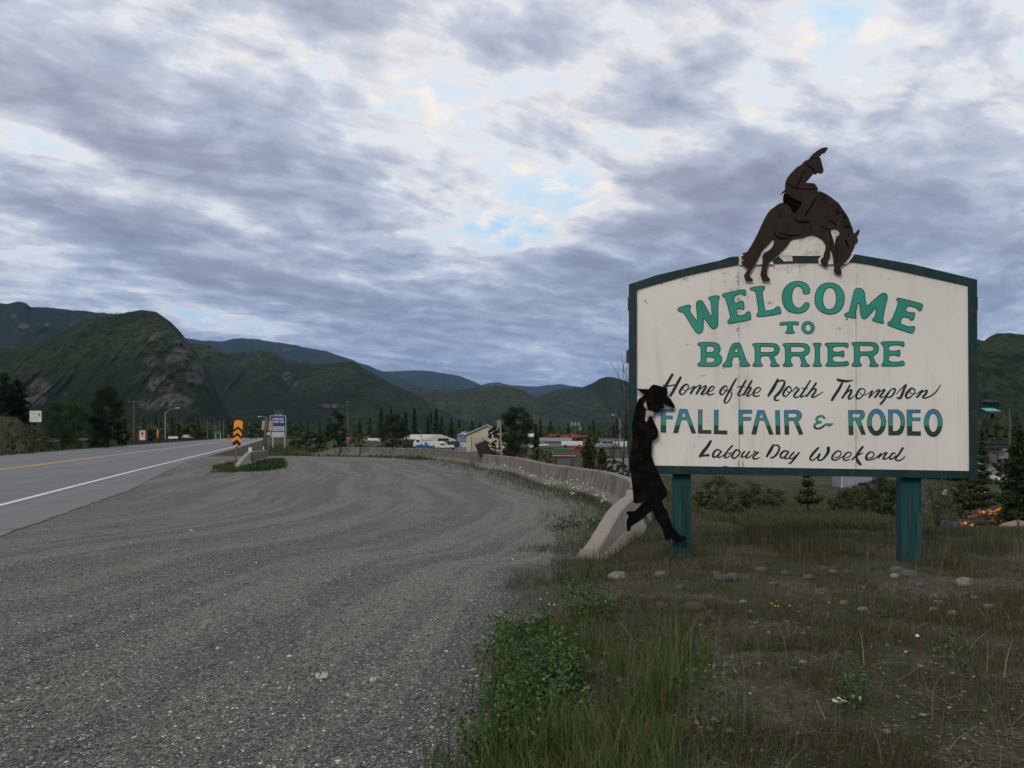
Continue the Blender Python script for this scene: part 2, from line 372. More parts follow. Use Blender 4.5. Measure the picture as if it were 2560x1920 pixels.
def gravelmat():
    m_ = bpy.data.materials.new('gravel'); m_.use_nodes = True; q = G(m_.node_tree); bs = m_.node_tree.nodes['Principled BSDF']
    P = q.n('ShaderNodeTexCoord').outputs['Object']; at_ = q.n('ShaderNodeAttribute', attribute_name='puv').outputs['Vector']; s = q.sep(at_)
    px, py, pz = q.sep(P)
    A = q.xyz(q.m('ADD', s[0], q.m('MULTIPLY', q.noise(P, .10, 1, .5), .35)), q.m('MULTIPLY', py, .025), 0.0)
    streak = q.noise(A, 1.0, 4, .66); streak2 = q.noise(A, 4.2, 3, .6)
    patch = q.noise(P, .7, 6, .62)
    v1 = q.vor(P, 62, 'Color'); c1 = q.sep(v1); v2 = q.vor(P, 130, 'Color'); c2 = q.sep(v2)
    dark = q.ramp(c1[0], [(0, (.045, .045, .041)), (.40, (.088, .087, .078)), (.72, (.142, .138, .122)), (.90, (.25, .245, .225)), (1, (.55, .54, .50))])
    dark = q.mix(.45, dark, q.ramp(c2[0], [(0, (.045, .045, .043)), (.6, (.105, .103, .094)), (1, (.30, .29, .26))]))
    dust = q.mix(q.noise(P, 70, 5, .7), (.15, .138, .112), (.36, .33, .265))
    f = q.m('ADD', q.m('MULTIPLY', streak, .85), q.m('ADD', q.m('MULTIPLY', streak2, .42), q.m('MULTIPLY', patch, .33)))
    fd = q.mr(f, .74, .90)
    brn = q.mr(q.noise(P, .22, 4, .6), .45, .6)
    dust = q.mix(q.m('MULTIPLY', brn, .6), dust, q.mix(1, dust, (1.07, .97, .87), 'MULTIPLY'))
    c = q.mix(q.m('ADD', q.m('MULTIPLY', fd, .48), .05), dark, dust)
    c = q.mix(.85, c, q.mix(1, c, q.ramp(c1[2], [(0, .45), (.5, .9), (.85, 1.25), (1, 1.9)]), 'MULTIPLY'))
    c = q.mix(q.m('MULTIPLY', q.mr(py, 14, 40), .5), c, q.mix(q.mr(f, .72, .94), (.130, .122, .104), (.215, .198, .165)))
    c = q.mix(q.mr(q.vor(P, 34, 'Distance'), .10, .04), c, q.mix(c1[1], (.12, .11, .10), (.38, .36, .33)))
    q.l(c, bs.inputs['Base Color']); bs.inputs['Roughness'].default_value = .9; bs.inputs['Specular IOR Level'].default_value = .25
    bn = q.n('ShaderNodeBump'); bn.inputs['Strength'].default_value = .9; bn.inputs['Distance'].default_value = .014
    q.l(q.m('ADD', q.vor(P, 62), q.m('MULTIPLY', q.vor(P, 150), .4)), bn.inputs['Height']); q.l(bn.outputs[0], bs.inputs['Normal'])
    return m_
v, f, u = sub(~lot & ~nrd)
put('ground', v, f, groundmat(), smooth=True, uv=UV[u], kind='structure')
v, f, u = sub(lot & ~nrd)
put('gravel_lot', v, f, gravelmat(), smooth=True, uv=UV[u], kind='structure')

# ------------------------------------------------------------------ highway
def strip(xa, xb, z, y0, y1, n, jag=0., cross=1):
    ys = np.linspace(0, 1, n)**1.7*(y1-y0)+y0; V = []
    for k in range(cross+1):
        t = k/cross; x = xa(ys)*(1-t)+xb(ys)*t
        if jag and k in (0, cross): x = x+(fbm(ys*2.3, ys*0+k, 4, 8, .7)-.5)*jag
        V.append(np.stack([x, ys, np.full_like(ys, z)], -1))
    V = np.stack(V, 1).reshape(-1, 3); i = np.arange(n*(cross+1)).reshape(n, cross+1)
    return V, np.stack([i[:-1, :-1], i[:-1, 1:], i[1:, 1:], i[1:, :-1]], -1).reshape(-1, 4)
def asphalt():
    m_ = bpy.data.materials.new('asphalt'); m_.use_nodes = True; q = G(m_.node_tree); bs = m_.node_tree.nodes['Principled BSDF']
    P = q.n('ShaderNodeTexCoord').outputs['Object']; px, py, pz = q.sep(P)
    across = q.m('ADD', px, q.m('MULTIPLY', py, .265))
    A = q.xyz(across, q.m('MULTIPLY', py, .02), 0.)
    c = q.mix(q.mr(q.noise(A, .55, 4, .6), .35, .65), (.128, .130, .133), (.165, .164, .161))
    c = q.mix(q.m('MULTIPLY', q.mr(q.noise(P, 60, 4, .7), .5, .7), .35), c, (.22, .215, .205))
    c = q.mix(q.m('MULTIPLY', q.mr(q.noise(P, .25, 5, .6), .5, .62), .35), c, (.105, .107, .112))
    ed = q.sep(q.n('ShaderNodeAttribute', attribute_name='puv').outputs['Vector'])[0]; sh = q.mr(q.m('ADD', ed, q.m('MULTIPLY', q.m('SUBTRACT', q.noise(P, 1.2, 6, .7), .5), 2.2)), .75, -.25)
    c = q.mix(q.m('MULTIPLY', sh, .92), c, q.mix(q.sep(q.vor(P, 62, 'Color'))[0], (.10, .094, .080), (.24, .225, .185)))
    cw = q.vm('ADD', P, q.vm('SCALE', q.noise(P, .8, 4, .6, out=1), sc=1.6)); ck = q.vor(cw, .16, 'Distance', 'DISTANCE_TO_EDGE')
    c = q.mix(q.m('MULTIPLY', q.mr(ck, .012, .004), .6), c, (.045, .046, .048))
    wp = q.noise(q.xyz(across, q.m('MULTIPLY', py, .004), 0.), 1.3, 2, .5); c = q.mix(q.m('MULTIPLY', q.mr(wp, .5, .68), .4), c, (.20, .198, .192))
    q.l(c, bs.inputs['Base Color']); bs.inputs['Roughness'].default_value = .75; bs.inputs['Specular IOR Level'].default_value = .35
    bn = q.n('ShaderNodeBump'); bn.inputs['Strength'].default_value = .35; bn.inputs['Distance'].default_value = .006
    q.l(q.noise(P, 90, 4, .7), bn.inputs['Height']); q.l(bn.outputs[0], bs.inputs['Normal'])
    return m_
V_, F_ = strip(lambda y: xleft(y)-.5, lambda y: xright(y)+.10, .012, -50, 440, 1500, .16, 6)
put('highway', V_, F_, asphalt(), kind='structure', uv=np.stack([xright(V_[:, 1])-V_[:, 0], V_[:, 1]], -1))
mkw = mat('road_white', (.74, .74, .72), (.60, .60, .59), 9, .6, c3=(.2, .2, .2), s3=14, f3=.35)
mkw2 = mat('worn_road_white', (.36, .36, .36), (.24, .24, .24), 9, .6, c3=(.15, .15, .15), s3=8, f3=.6)
mky = mat('road_yellow', (.80, .42, .10), (.66, .34, .09), 9, .6, c3=(.2, .17, .13), s3=10, f3=.5)
for nm, fn, off, w, mm in (('edge_line', xwhite, 0, .085, mkw), ('edge_line', xfar, 0, .07, mkw2), ('centre_line', xyel, -.17, .07, mky), ('centre_line', xyel, .17, .07, mky)):
    V_, F_ = strip(lambda y: fn(y)+off-w*(1+y/260), lambda y: fn(y)+off+w*(1+y/260), .017, -45, 330, 220)
    put(nm, V_, F_, mm, kind='structure')

# ------------------------------------------------------------------ hills
def hillmat(name, green1, green2, dark, rock1, rock2, sc=1., rocky=.6):
    m_ = bpy.data.materials.new(name); m_.use_nodes = True; q = G(m_.node_tree); bs = m_.node_tree.nodes['Principled BSDF']
    PM = q.n('ShaderNodeMapping'); q.l(q.n('ShaderNodeTexCoord').outputs['Object'], PM.inputs[0]); PM.inputs['Scale'].default_value = (1, .45, 1.2); P = PM.outputs[0]
    a = q.n('ShaderNodeAttribute', attribute_name='puv').outputs['Vector']; rk = q.sep(a)[0]; wd = q.sep(a)[1]
    c = q.mix(q.mr(q.noise(P, .012/sc, 6, .65), .38, .62), green1, green2)
    c = q.mix(q.m('MULTIPLY', q.mr(q.noise(P, .07/sc, 6, .75), .50, .60), .8), c, dark); c = q.mix(q.m('MULTIPLY', q.mr(q.noise(P, .006/sc, 4, .6), .52, .66), .6), c, q.mix(1, c, (1.3, 1.05, .8), 'MULTIPLY'))
    tex = q.vor(P, .16/sc, 'Color'); c = q.mix(q.m('MULTIPLY', q.mr(q.sep(tex)[0], .55, .9), .6), c, dark)
    c = q.mix(wd, c, q.mix(q.noise(P, .2/sc, 4, .7), q.mix(1, dark, (.6, .7, .8), 'MULTIPLY'), q.mix(.6, dark, green1)))
    PV = q.n('ShaderNodeMapping'); q.l(P, PV.inputs[0]); PV.inputs['Scale'].default_value = (1.7, .7, .42)
    rn = q.noise(PV.outputs[0], .045/sc, 8, .78); rn2 = q.noise(PV.outputs[0], .16/sc, 5, .7)
    rc = q.mix(q.mr(rn2, .38, .62), rock1, rock2); rc = q.mix(q.mr(q.noise(PV.outputs[0], .09/sc, 5, .75), .52, .60), rc, dark)
    rf = q.m('MULTIPLY', q.mr(q.m('ADD', rk, q.m('MULTIPLY', q.m('SUBTRACT', rn, .5), 1.7)), .42, .60), rocky)
    c = q.mix(rf, c, rc)
    q.l(c, bs.inputs['Base Color']); bs.inputs['Roughness'].default_value = 1; bs.inputs['Specular IOR Level'].default_value = .05
    bn = q.n('ShaderNodeBump'); bn.inputs['Strength'].default_value = 1; bn.inputs['Distance'].default_value = 9*sc
    q.l(q.noise(P, .05/sc, 7, .75), bn.inputs['Height']); q.l(bn.outputs[0], bs.inputs['Normal'])
    return m_
CRESTS = {}
def ridge(name, pts, D, D0, m, rough=.07, rocks=(), z0=-3., seed=1, nu=420, nvv=130, prof=1.0, back=1.7, jag=0., wood=(), gully=1.0):
    """a hill: crest line through the traced skyline at distance D, front slope falling to D0, back slope behind"""
    pts = sorted(pts); xs = [p[0] for p in pts]; ys = [p[1] for p in pts]
    u = np.linspace(xs[0], xs[-1], nu); cr = np.interp(u, xs, ys)
    cr = cr+(fbm(u*.05, u*0, 4, seed)-.5)*jag
    Hc = CH+(HY-cr)/F*D
    vf = np.linspace(0, 1, nvv); vb = np.linspace(0, 1, 14)[1:]
    rows = []
    tanx = (u-CX)/F
    for v in vf:
        dist = D0+(D-D0)*v; p = v**prof; p = p*.55+.45*sst(0, 1, np.array(v)); w = math.sin(math.pi*min(1, v*1.0))**.8
        X = tanx*(dist); n1 = fbm(X/(.13*D)+seed, np.full_like(X, dist)/(.13*D), 6, seed)
        rdg = 1-np.abs(fbm(X/(.07*D), np.full_like(X, dist)/(.30*D), 4, seed+5)*2-1)*2
        z = z0+(Hc-z0)*(p+w*((n1-.5)*rough*6+rdg*rough*.9*gully)*.5)
        # keep the front slope below the sight line to the crest
        lim = CH+(Hc-CH)*(dist/D)-(1-v)*.02*D*0
        z = np.minimum(z, lim-(1-v)*.6)
        pyv = HY-(z-CH)/dist*F; rk_ = np.zeros(nu)
        for (bx, by, rx, ry, am) in rocks: rk_ = np.maximum(rk_, am*np.exp(-((u-bx)/rx/1.3)**2-((pyv-by)/ry/1.3)**2))
        cr_ = 1-np.abs(fbm(X/(.012*D), z/(.05*D), 5, seed+9)*2-1)*2; cg = 1-np.abs(fbm(X/(.03*D), z/(.11*D), 4, seed+11)*2-1)*2
        dy = D*(.014*rk_*cr_+.012*cg)*w; k_ = (dist-dy)/dist
        rows.append(np.stack([X*k_, dist-dy, CH+(z-CH)*k_], -1))
    for v in vb:
        dist = D*(1+(back-1)*v); X = tanx*dist; z = z0+(Hc-z0)*(1-v)**1.4; rows.append(np.stack([X, np.full_like(X, dist), z-v*4], -1))
    V = np.stack(rows, 0); n_, m2 = V.shape[:2]; i = np.arange(n_*m2).reshape(n_, m2)
    fs = np.stack([i[:-1, :-1], i[:-1, 1:], i[1:, 1:], i[1:, :-1]], -1).reshape(-1, 4); V = V.reshape(-1, 3)
    px = V[:, 0]/V[:, 1]*F+CX; py = HY-(V[:, 2]-CH)/V[:, 1]*F
    def blobs(bl):
        r = np.zeros(len(V))
        for (bx, by, rx, ry, am) in bl: r = np.maximum(r, am*np.exp(-((px-bx)/rx)**2-((py-by)/ry)**2))
        return r
    uv = np.stack([blobs(rocks), np.clip(blobs(wood), 0, 1)], -1)
    put(name, V, fs, m, smooth=True, uv=uv, kind='structure'); CRESTS[len(CRESTS)] = (V[:nvv*nu].reshape(nvv, nu, 3), uv[:nvv*nu].reshape(nvv, nu, 2))
gm = lambda n, s, r=.85: hillmat(n, (.024, .038, .013), (.046, .062, .021), (.009, .015, .008), (.062, .054, .048), (.145, .127, .110), s, r)
ridge('hill', [(-330, 960), (-150, 905), (0, 873), (35, 865), (110, 845), (162, 824), (231, 795), (284, 787), (318, 781), (353, 775), (391, 780), (405, 789), (428, 806), (448, 826), (469, 852), (492, 884), (515, 925), (530, 949), (544, 985), (575, 1040), (600, 1080)],
      1500, 1080, gm('hill_scrub', 1.), .05, [(455, 880, 30, 45, 1.0), (490, 935, 26, 42, 1.05), (430, 900, 24, 30, .75), (385, 840, 55, 22, .62), (380, 900, 40, 30, .66), (400, 960, 50, 34, .85), (430, 1000, 70, 26, .8), (370, 1010, 40, 24, .75), (95, 960, 45, 30, .8), (60, 1000, 70, 26, .8), (165, 985, 60, 22, .45)],
      seed=2, jag=2., wood=[(230, 960, 130, 60, .8), (520, 1010, 60, 50, .8), (30, 910, 60, 40, .4), (200, 1060, 500, 45, .9), (170, 990, 330, 62, .95)])
ridge('hill', [(300, 900), (420, 880), (477, 860), (520, 861), (540, 874), (564, 884), (613, 881), (665, 877), (690, 885), (712, 899), (781, 908), (830, 909), (856, 904), (885, 905), (926, 930), (972, 955), (1010, 975), (1060, 1000), (1130, 1040), (1190, 1070)],
      2600, 1900, gm('hill_scrub_mid', 1.5, .8), .05, [(718, 940, 20, 14, .8), (735, 960, 26, 16, .7), (870, 925, 20, 10, .6), (830, 1015, 40, 7, .9), (535, 875, 22, 16, .6), (660, 900, 16, 10, .45), (925, 965, 20, 10, .4)], seed=5, jag=5., wood=[(560, 960, 70, 50, .8), (700, 1070, 500, 40, .9), (640, 1010, 330, 48, .85)])
ridge('hill', [(850, 985), (940, 975), (1000, 972), (1065, 973), (1120, 976), (1170, 973), (1210, 968), (1245, 963), (1275, 966), (1310, 978), (1331, 989), (1360, 1006), (1400, 1030), (1450, 1060)],
      3600, 2800, hillmat('hill_brush', (.042, .052, .020), (.062, .070, .028), (.015, .023, .011), (.08, .07, .06), (.14, .12, .10), 2., .5), .06, [(1075, 975, 20, 8, .7), (1240, 975, 40, 12, .35)], seed=9, jag=3.)
ridge('hill', [(1240, 1040), (1300, 1012), (1340, 993), (1379, 980), (1410, 972), (1434, 969), (1458, 967), (1482, 957), (1502, 947), (1518, 942), (1538, 943), (1568, 954), (1650, 985), (1780, 1000), (1950, 1010), (2150, 1000), (2400, 990), (2700, 1010), (3100, 1050)],
      4200, 3200, gm('hill_forest', 2.2, .3), .05, [(1590, 1000, 20, 10, .4)], seed=14, jag=4., wood=[(1500, 960, 60, 25, .9)])
ridge('hill', [(2150, 1060), (2230, 960), (2330, 880), (2400, 858), (2443, 849), (2461, 852), (2475, 841), (2494, 833), (2530, 833), (2560, 836), (2640, 850), (2750, 830), (2950, 860), (3200, 930)],
      1250, 860, gm('hill_scrub_right', .9, .8), .05, [(2475, 1003, 30, 5, .9), (2530, 1045, 22, 8, .9), (2520, 900, 18, 10, .35)], seed=18, jag=2., wood=[(2540, 895, 40, 14, 1.0), (2520, 1080, 90, 30, 1.)])
fm = lambda n, s: hillmat(n, (.018, .030, .020), (.028, .040, .024), (.010, .018, .012), (.12, .11, .10), (.19, .175, .16), s, .6)
ridge('mountain', [(-500, 800), (-200, 775), (0, 759), (17, 759), (30, 757), (49, 754), (66, 759), (77, 768), (116, 768), (174, 774), (246, 782), (289, 786), (340, 800), (420, 830), (520, 880)],
      4400, 3200, fm('mountain_forest', 2.), .05, [(60, 815, 18, 10, .9), (120, 812, 12, 8, .9), (35, 790, 20, 12, .6), (180, 812, 8, 4, .8), (30, 840, 20, 10, .4)], seed=23, jag=4.)
ridge('mountain', [(300, 880), (400, 852), (463, 845), (500, 851), (550, 853), (580, 848), (608, 846), (640, 848), (665, 851), (690, 857), (718, 858), (760, 868), (810, 876), (868, 896), (926, 916), (984, 939), (1030, 957), (1080, 975), (1150, 1000)],
      9000, 6600, fm('mountain_forest_far', 4.), .05, [(720, 875, 26, 5, .7)], seed=27, jag=4.)
ridge('mountain', [(860, 960), (920, 935), (955, 928), (1000, 927), (1042, 925), (1075, 928), (1099, 931), (1130, 936), (1157, 943), (1192, 958), (1230, 975), (1290, 990)],
      12000, 9200, fm('mountain_forest_farther', 5.), .05, seed=31, jag=3.)
ridge('mountain', [(1130, 985), (1180, 968), (1205, 962), (1220, 957), (1245, 956), (1279, 963), (1325, 966), (1359, 965), (1380, 962), (1399, 960), (1438, 966), (1500, 975), (1600, 985)],
      14000, 11000, fm('mountain_forest_farthest', 6.), .05, seed=37, jag=3.)
# valley floor out to the hills
vf = mat('valley_grass', (.035, .045, .022), (.055, .055, .032), .02, 1., c3=(.02, .028, .014), s3=.01)
n_ = 64; V = [(0, 0, -3.2)]; FS = []
for k, r in enumerate((700, 22000)):
    V += [(r*math.sin(2*math.pi*i/n_), r*math.cos(2*math.pi*i/n_), -3.2-(.5 if k == 0 else 3)) for i in range(n_)]
FS = [(1+i, 1+(i+1) % n_, 1+n_+(i+1) % n_, 1+n_+i) for i in range(n_)]
put('valley_floor', V, FS, vf, kind='structure')
# thin blue air
hb = MB().box((0, 11500, 545), (36000, 24000, 1120)); hz_o = hb.build('haze', [], kind='stuff', label='thin blue air that fades the far hills', cat='haze')
hm = bpy.data.materials.new('haze'); hm.use_nodes = True; hn = hm.node_tree; hn.nodes.clear()
pv = hn.nodes.new('ShaderNodeVolumePrincipled'); pv.inputs['Density'].default_value = 2.3e-5; pv.inputs['Color'].default_value = (.36, .60, 1.0, 1); pv.inputs['Anisotropy'].default_value = 0.0
ho = hn.nodes.new('ShaderNodeOutputMaterial'); hn.links.new(pv.outputs[0], ho.inputs['Volume']); hz_o.data.materials.append(hm)
hz_o.location.z = 0
# ------------------------------------------------------------------ the welcome sign: a vertical board standing obliquely to the viewer
PL_, PR_ = Vector((1.314, 9.9, 0)), Vector((4.976, 9.42, 0)); UX = (PR_-PL_).normalized(); NRM = Vector((UX.y, -UX.x, 0))   # NRM points to the viewer
def S(px, py, o=0.):
    p0 = PL_+NRM*o; a = (px-CX)/F; t = (a*p0.y-p0.x)/(UX.x-a*UX.y); X, Y = p0.x+UX.x*t, p0.y+UX.y*t
    return Vector((X, Y, CH+(HY-py)/F*Y))
def chaikin(pts, it=2, closed=True):
    for _ in range(it):
        o = []; n = len(pts)
        for i in range(n if closed else n-1):
            a, b = pts[i], pts[(i+1) % n]; o += [(a[0]*.75+b[0]*.25, a[1]*.75+b[1]*.25), (a[0]*.25+b[0]*.75, a[1]*.25+b[1]*.75)]
        pts = o if closed else [pts[0]]+o+[pts[-1]]
    return pts
def T(crop, pts):
    ox, oy, s = CR[crop]; return [(ox+p[0]/s, oy+p[1]/s)+tuple(q/s for q in p[2:]) for p in pts]
CR = dict(A=(1540, 660, 4.254), B=(2000, 660, 4.254), C=(1540, 880, 4.254), D=(2000, 880, 3.95), E=(1800, 340, 4.1475), F=(1520, 900, 3.19),
          G1=(1640, 920, 6.144), G2=(2000, 930, 6.144), G3=(1720, 1080, 6.144), G4=(1980, 1080, 6.144), G5=(1640, 1010, 5.267), G6=(2000, 1010, 5.267))
def plate(mb, loops, o, th, uv=None):
    """flat plate lying on the board: loops[0] outline, others holes (photo pixels), front face at offset o, thickness th"""
    L = [[S(x, y, o) for x, y in lp] for lp in loops]; flat = [v for lp in L for v in lp]
    tris = tessellate_polygon([[Vector(((p-PL_).dot(UX), p.z, 0)) for p in lp] for lp in L])
    b = len(mb.v); n = len(flat); mb.v += flat+[p-NRM*th for p in flat]
    if uv is not None: uv += [(x/1000, y/1000) for lp in loops for x, y in lp]*2
    for t in tris:
        a, c, d = (flat[i] for i in t); nn = (c-a).cross(d-a)
        t = t if nn.dot(NRM) > 0 else t[::-1]
        mb.f.append(tuple(b+i for i in t)); mb.f.append(tuple(b+n+i for i in t[::-1]))
    k = 0
    for lp in L:
        m_ = len(lp)
        for i in range(m_): j = (i+1) % m_; mb.f.append((b+k+i, b+k+j, b+n+k+j, b+n+k+i))
        k += m_
def ribbon(mb, pts, o, w, closed=True, ramp=0., uv=None):
    """painted line: pts = photo pixels (optional third value = width in pixels)"""
    n = len(pts); b = len(mb.v)
    for i in range(n):
        p = pts[i]; a = pts[(i-1) % n] if closed or i > 0 else p; c = pts[(i+1) % n] if closed or i < n-1 else p
        dx, dy = c[0]-a[0], c[1]-a[1]; l = math.hypot(dx, dy) or 1; nx, ny = -dy/l, dx/l; hw = (p[2] if len(p) > 2 else w)/2; oo = o+ramp*i/n
        mb.v += [S(p[0]+nx*hw, p[1]+ny*hw, oo), S(p[0]-nx*hw, p[1]-ny*hw, oo)]
        if uv is not None: uv += [((p[0]+nx*hw)/1000, (p[1]+ny*hw)/1000), ((p[0]-nx*hw)/1000, (p[1]-ny*hw)/1000)]
    for i in range(n if closed else n-1): j = (i+1) % n; mb.f.append((b+2*i, b+2*i+1, b+2*j+1, b+2*j))
def catmull(p, k=6):
    o = []
    for i in range(len(p)-1):
        a, b, c, d = p[max(i-1, 0)], p[i], p[i+1], p[min(i+2, len(p)-1)]
        for t in range(k):
            t /= k; o.append(tuple(.5*((2*B)+(-A+C)*t+(2*A-5*B+4*C-D)*t*t+(-A+3*B-3*C+D)*t**3) for A, B, C, D in zip(a, b, c, d)))
    o.append(tuple(p[-1])); return o
def brush(mb, strokes, o, scale=1., uv=None):
    for i, s in enumerate(strokes):
        c = catmull(s)
        # round the ends
        x, y, w = c[0]; x2, y2, _ = c[1]; l = math.hypot(x2-x, y2-y) or 1; c = [(x-(x2-x)/l*w*.28, y-(y2-y)/l*w*.28, w*.55)]+c
        x, y, w = c[-1]; x2, y2, _ = c[-2]; l = math.hypot(x2-x, y2-y) or 1; c = c+[(x-(x2-x)/l*w*.28, y-(y2-y)/l*w*.28, w*.5)]
        ribbon(mb, [(a, b_, w*scale) for a, b_, w in c], o+i*.00012, 1, closed=False, ramp=.0011, uv=uv)

def boardmat():
    m_ = bpy.data.materials.new('board_paint'); m_.use_nodes = True; q = G(m_.node_tree); bs = m_.node_tree.nodes['Principled BSDF']
    P = q.n('ShaderNodeTexCoord').outputs['Object']; uv = q.n('ShaderNodeAttribute', attribute_name='puv').outputs['Vector']; u, v, _ = q.sep(uv)
    c = q.mix(q.mr(q.noise(P, .8, 4, .5), .35, .65), (.72, .69, .63), (.66, .635, .585))
    pv = q.n('ShaderNodeMapping'); q.l(P, pv.inputs[0]); pv.inputs['Scale'].default_value = (7, 7, .5)
    c = q.mix(q.m('MULTIPLY', q.mr(q.noise(pv.outputs[0], 1.6, 5, .65), .50, .70), .30), c, (.45, .41, .33))       # faint run marks
    ju = q.m('MINIMUM', q.m('ABSOLUTE', q.m('SUBTRACT', u, 1.848)), q.m('MULTIPLY', q.m('ABSOLUTE', q.m('SUBTRACT', u, 2.140)), 1.8))
    near = q.mr(ju, .055, .0); up = q.mr(v, 1.02, .70, .25, 1.)
    top = q.m('MULTIPLY', q.mr(v, .80, .66), .75)
    msk = q.m('MAXIMUM', q.m('MULTIPLY', near, up), top)
    sp = q.noise(P, 26, 6, .72); lump = q.noise(P, 3.2, 3, .5)
    spots = q.m('MULTIPLY', q.mr(q.m('ADD', sp, q.m('MULTIPLY', lump, .35)), .80, .87), msk)
    c = q.mix(q.m('MULTIPLY', spots, .7), c, (.14, .12, .085))
    c = q.mix(q.m('MULTIPLY', q.m('MULTIPLY', near, q.mr(q.noise(P, 5, 4, .6), .45, .7)), .30), c, (.33, .31, .22))
    q.l(c, bs.inputs['Base Color']); bs.inputs['Roughness'].default_value = .55
    bn = q.n('ShaderNodeBump'); bn.inputs['Strength'].default_value = .15; bn.inputs['Distance'].default_value = .004
    q.l(q.noise(P, 3, 5, .6), bn.inputs['Height']); q.l(bn.outputs[0], bs.inputs['Normal'])
    return m_
BM = boardmat()
FR = mat('dark_green_frame', (.004, .030, .030), (.003, .020, .022), 5, .6, c3=(.02, .05, .045), s3=9, f3=.5, bump=.2)
POSTM = mat('worn_teal_post', (.008, .062, .064), (.004, .032, .035), 2.2, .75, bump=.5, stretch=(5, 5, .6), c3=(.03, .075, .065), s3=2.5, f3=.7)
TEAL = mat('teal_letter_paint', (.028, .290, .212), (.019, .232, .172), 2.5, .5)
INK = mat('dark_letter_paint', (.006, .026, .022), (.008, .020, .016), 6, .55)
BRN = mat('dark_brown_plywood_paint', (.040, .030, .026), (.030, .023, .020), 7, .95, bump=.15, spec=.04)
BLKP = mat('black_plywood_paint', (.0035, .003, .003), (.006, .005, .005), 9, .9, c3=(.06, .045, .04), s3=9, f3=.10, spec=.05)
DRK = mat('dark_brown_line_paint', (.006, .004, .0035), None, 5, .95, spec=.02)  # dark brown of the drawn lines, saddle and post cracks
SHO = PL_+UX*1.8
sign = thing('welcome_sign', 'large white painted wooden welcome board with dark green frame on two green posts', 'sign', (SHO.x, SHO.y, H1(SHO.x, SHO.y)))
INN = [(1592, 723.5), (1641, 709), (1717, 688), (1790, 671), (1846, 660.5), (1992, 656), (2137.5, 654.5), (2174, 660), (2284, 683), (2421, 713.5), (2424, 1177.5), (1592, 1163)]
OUT = [(1572, 710), (1641, 688), (1757, 660.5), (1800, 651), (1826, 642), (1846, 641), (1992, 639), (2137.5, 635.5), (2199, 646), (2284, 661), (2443, 699), (2444, 1196.5), (1571, 1184)]
def yl(poly, x, lo=True):
    ys = []
    for (a, b), (c, d) in zip(poly, poly[1:]+poly[:1]):
        if (a-x)*(c-x) <= 0 and a != c: ys.append(b+(d-b)*(x-a)/(c-a))
    return min(ys) if lo else max(ys)
# three plywood sheets
for x0, x1 in ((1574, 1847.2), (1848.8, 2139.2), (2140.8, 2441)):
    xs = [x0]+[p[0] for p in INN[:10] if x0+3 < p[0] < x1-3]+[x1]
    cl = lambda x: min(max(x, 1592.1), 2420.9)
    lp = [(x, yl(INN, cl(x))-7) for x in xs]+[(x1, yl(INN, cl(x1), False)+7), (x0, yl(INN, cl(x0), False)+7)]
    mb = MB(); uv = []; plate(mb, [lp], 0, .018, uv); mb.build('board', BM, sign, uv=np.array(uv))
def seg_plate(name, lp, o, th, m_, par, bevel=0, **k):
    mb = MB(); uv = []; plate(mb, [lp], o, th, uv); return mb.build(name, m_, par, bevel=bevel, uv=np.array(uv), **k)
seg_plate('frame_board', [(1572, 710.5), (1592, 704.5), (1592, 1183.6), (1571, 1184)], .022, .05, FR, sign)
seg_plate('frame_board', [(2421, 694), (2443, 699), (2444, 1196.5), (2424.5, 1196.2)], .022, .05, FR, sign)
seg_plate('frame_board', [(1592.4, 1163), (2423.9, 1177.5), (2423.9, 1196.0), (1592.4, 1183.6)], .022, .05, FR, sign)
seg_plate('frame_board', [(1592.4, 704.2), (1641, 688), (1757, 660.5), (1800, 651), (1826, 642), (1845.6, 641), (1845.6, 660.6), (1790, 671), (1717, 688), (1641, 709), (1592.4, 723.4)], .022, .05, FR, sign)
seg_plate('frame_board', [(1846.4, 641), (1992, 639), (2137, 635.5), (2137, 654.5), (1992, 656), (1846.4, 660.5)], .022, .05, FR, sign)
seg_plate('frame_board', [(2138, 635.6), (2199, 646), (2284, 661), (2420.5, 693.6), (2420.5, 713.3), (2284, 683), (2174, 660), (2138, 654.6)], .022, .05, FR, sign)
# ends of the cross battens behind the boards
for py, xo in ((759, 2.6), (891.5, 6.2), (1010, 5.2), (1120, 5)):
    a, b = S(1572-xo, py, -.06), S(2443, py, -.06); mb = MB(); h_ = .07
    mb.slab([a+Vector((0, 0, h_)), a-Vector((0, 0, h_)), b-Vector((0, 0, h_)), b+Vector((0, 0, h_))], NRM, -.045, 0.02)
    mb.build('batten', mat('red_brown_batten', (.12, .055, .035), (.08, .04, .025), 6), sign)
for x0, x1, yb in ((1682.5, 1727.5, 1395), (2253.5, 2304.5, 1420)):
    a, b = S(x0, 1300, -.085), S(x1, 1300, -.085); c = (a+b)/2; w = (b-a).length; zg = H1(c.x, c.y)-.15
    mb = MB(); mb.box((c.x-NRM.x*w*.5, c.y-NRM.y*w*.5, (zg+2.75)/2), (w, w, 2.75-zg), rz=math.atan2(UX.y, UX.x)); mb.build('post', POSTM, sign, bevel=.012)
    for k in range(2):   # drying cracks
        sx_ = x0+(x1-x0)*(.52+.2*k); mb = MB(); y0_ = 1215+60*k
        ribbon(mb, [(sx_, y0_, .3), (sx_+.8, y0_+40, 1.1), (sx_-.6, y0_+90, .9), (sx_+.5, y0_+135-40*k, .3)], -.082, 1, closed=False); mb.build('crack', DRK, sign)

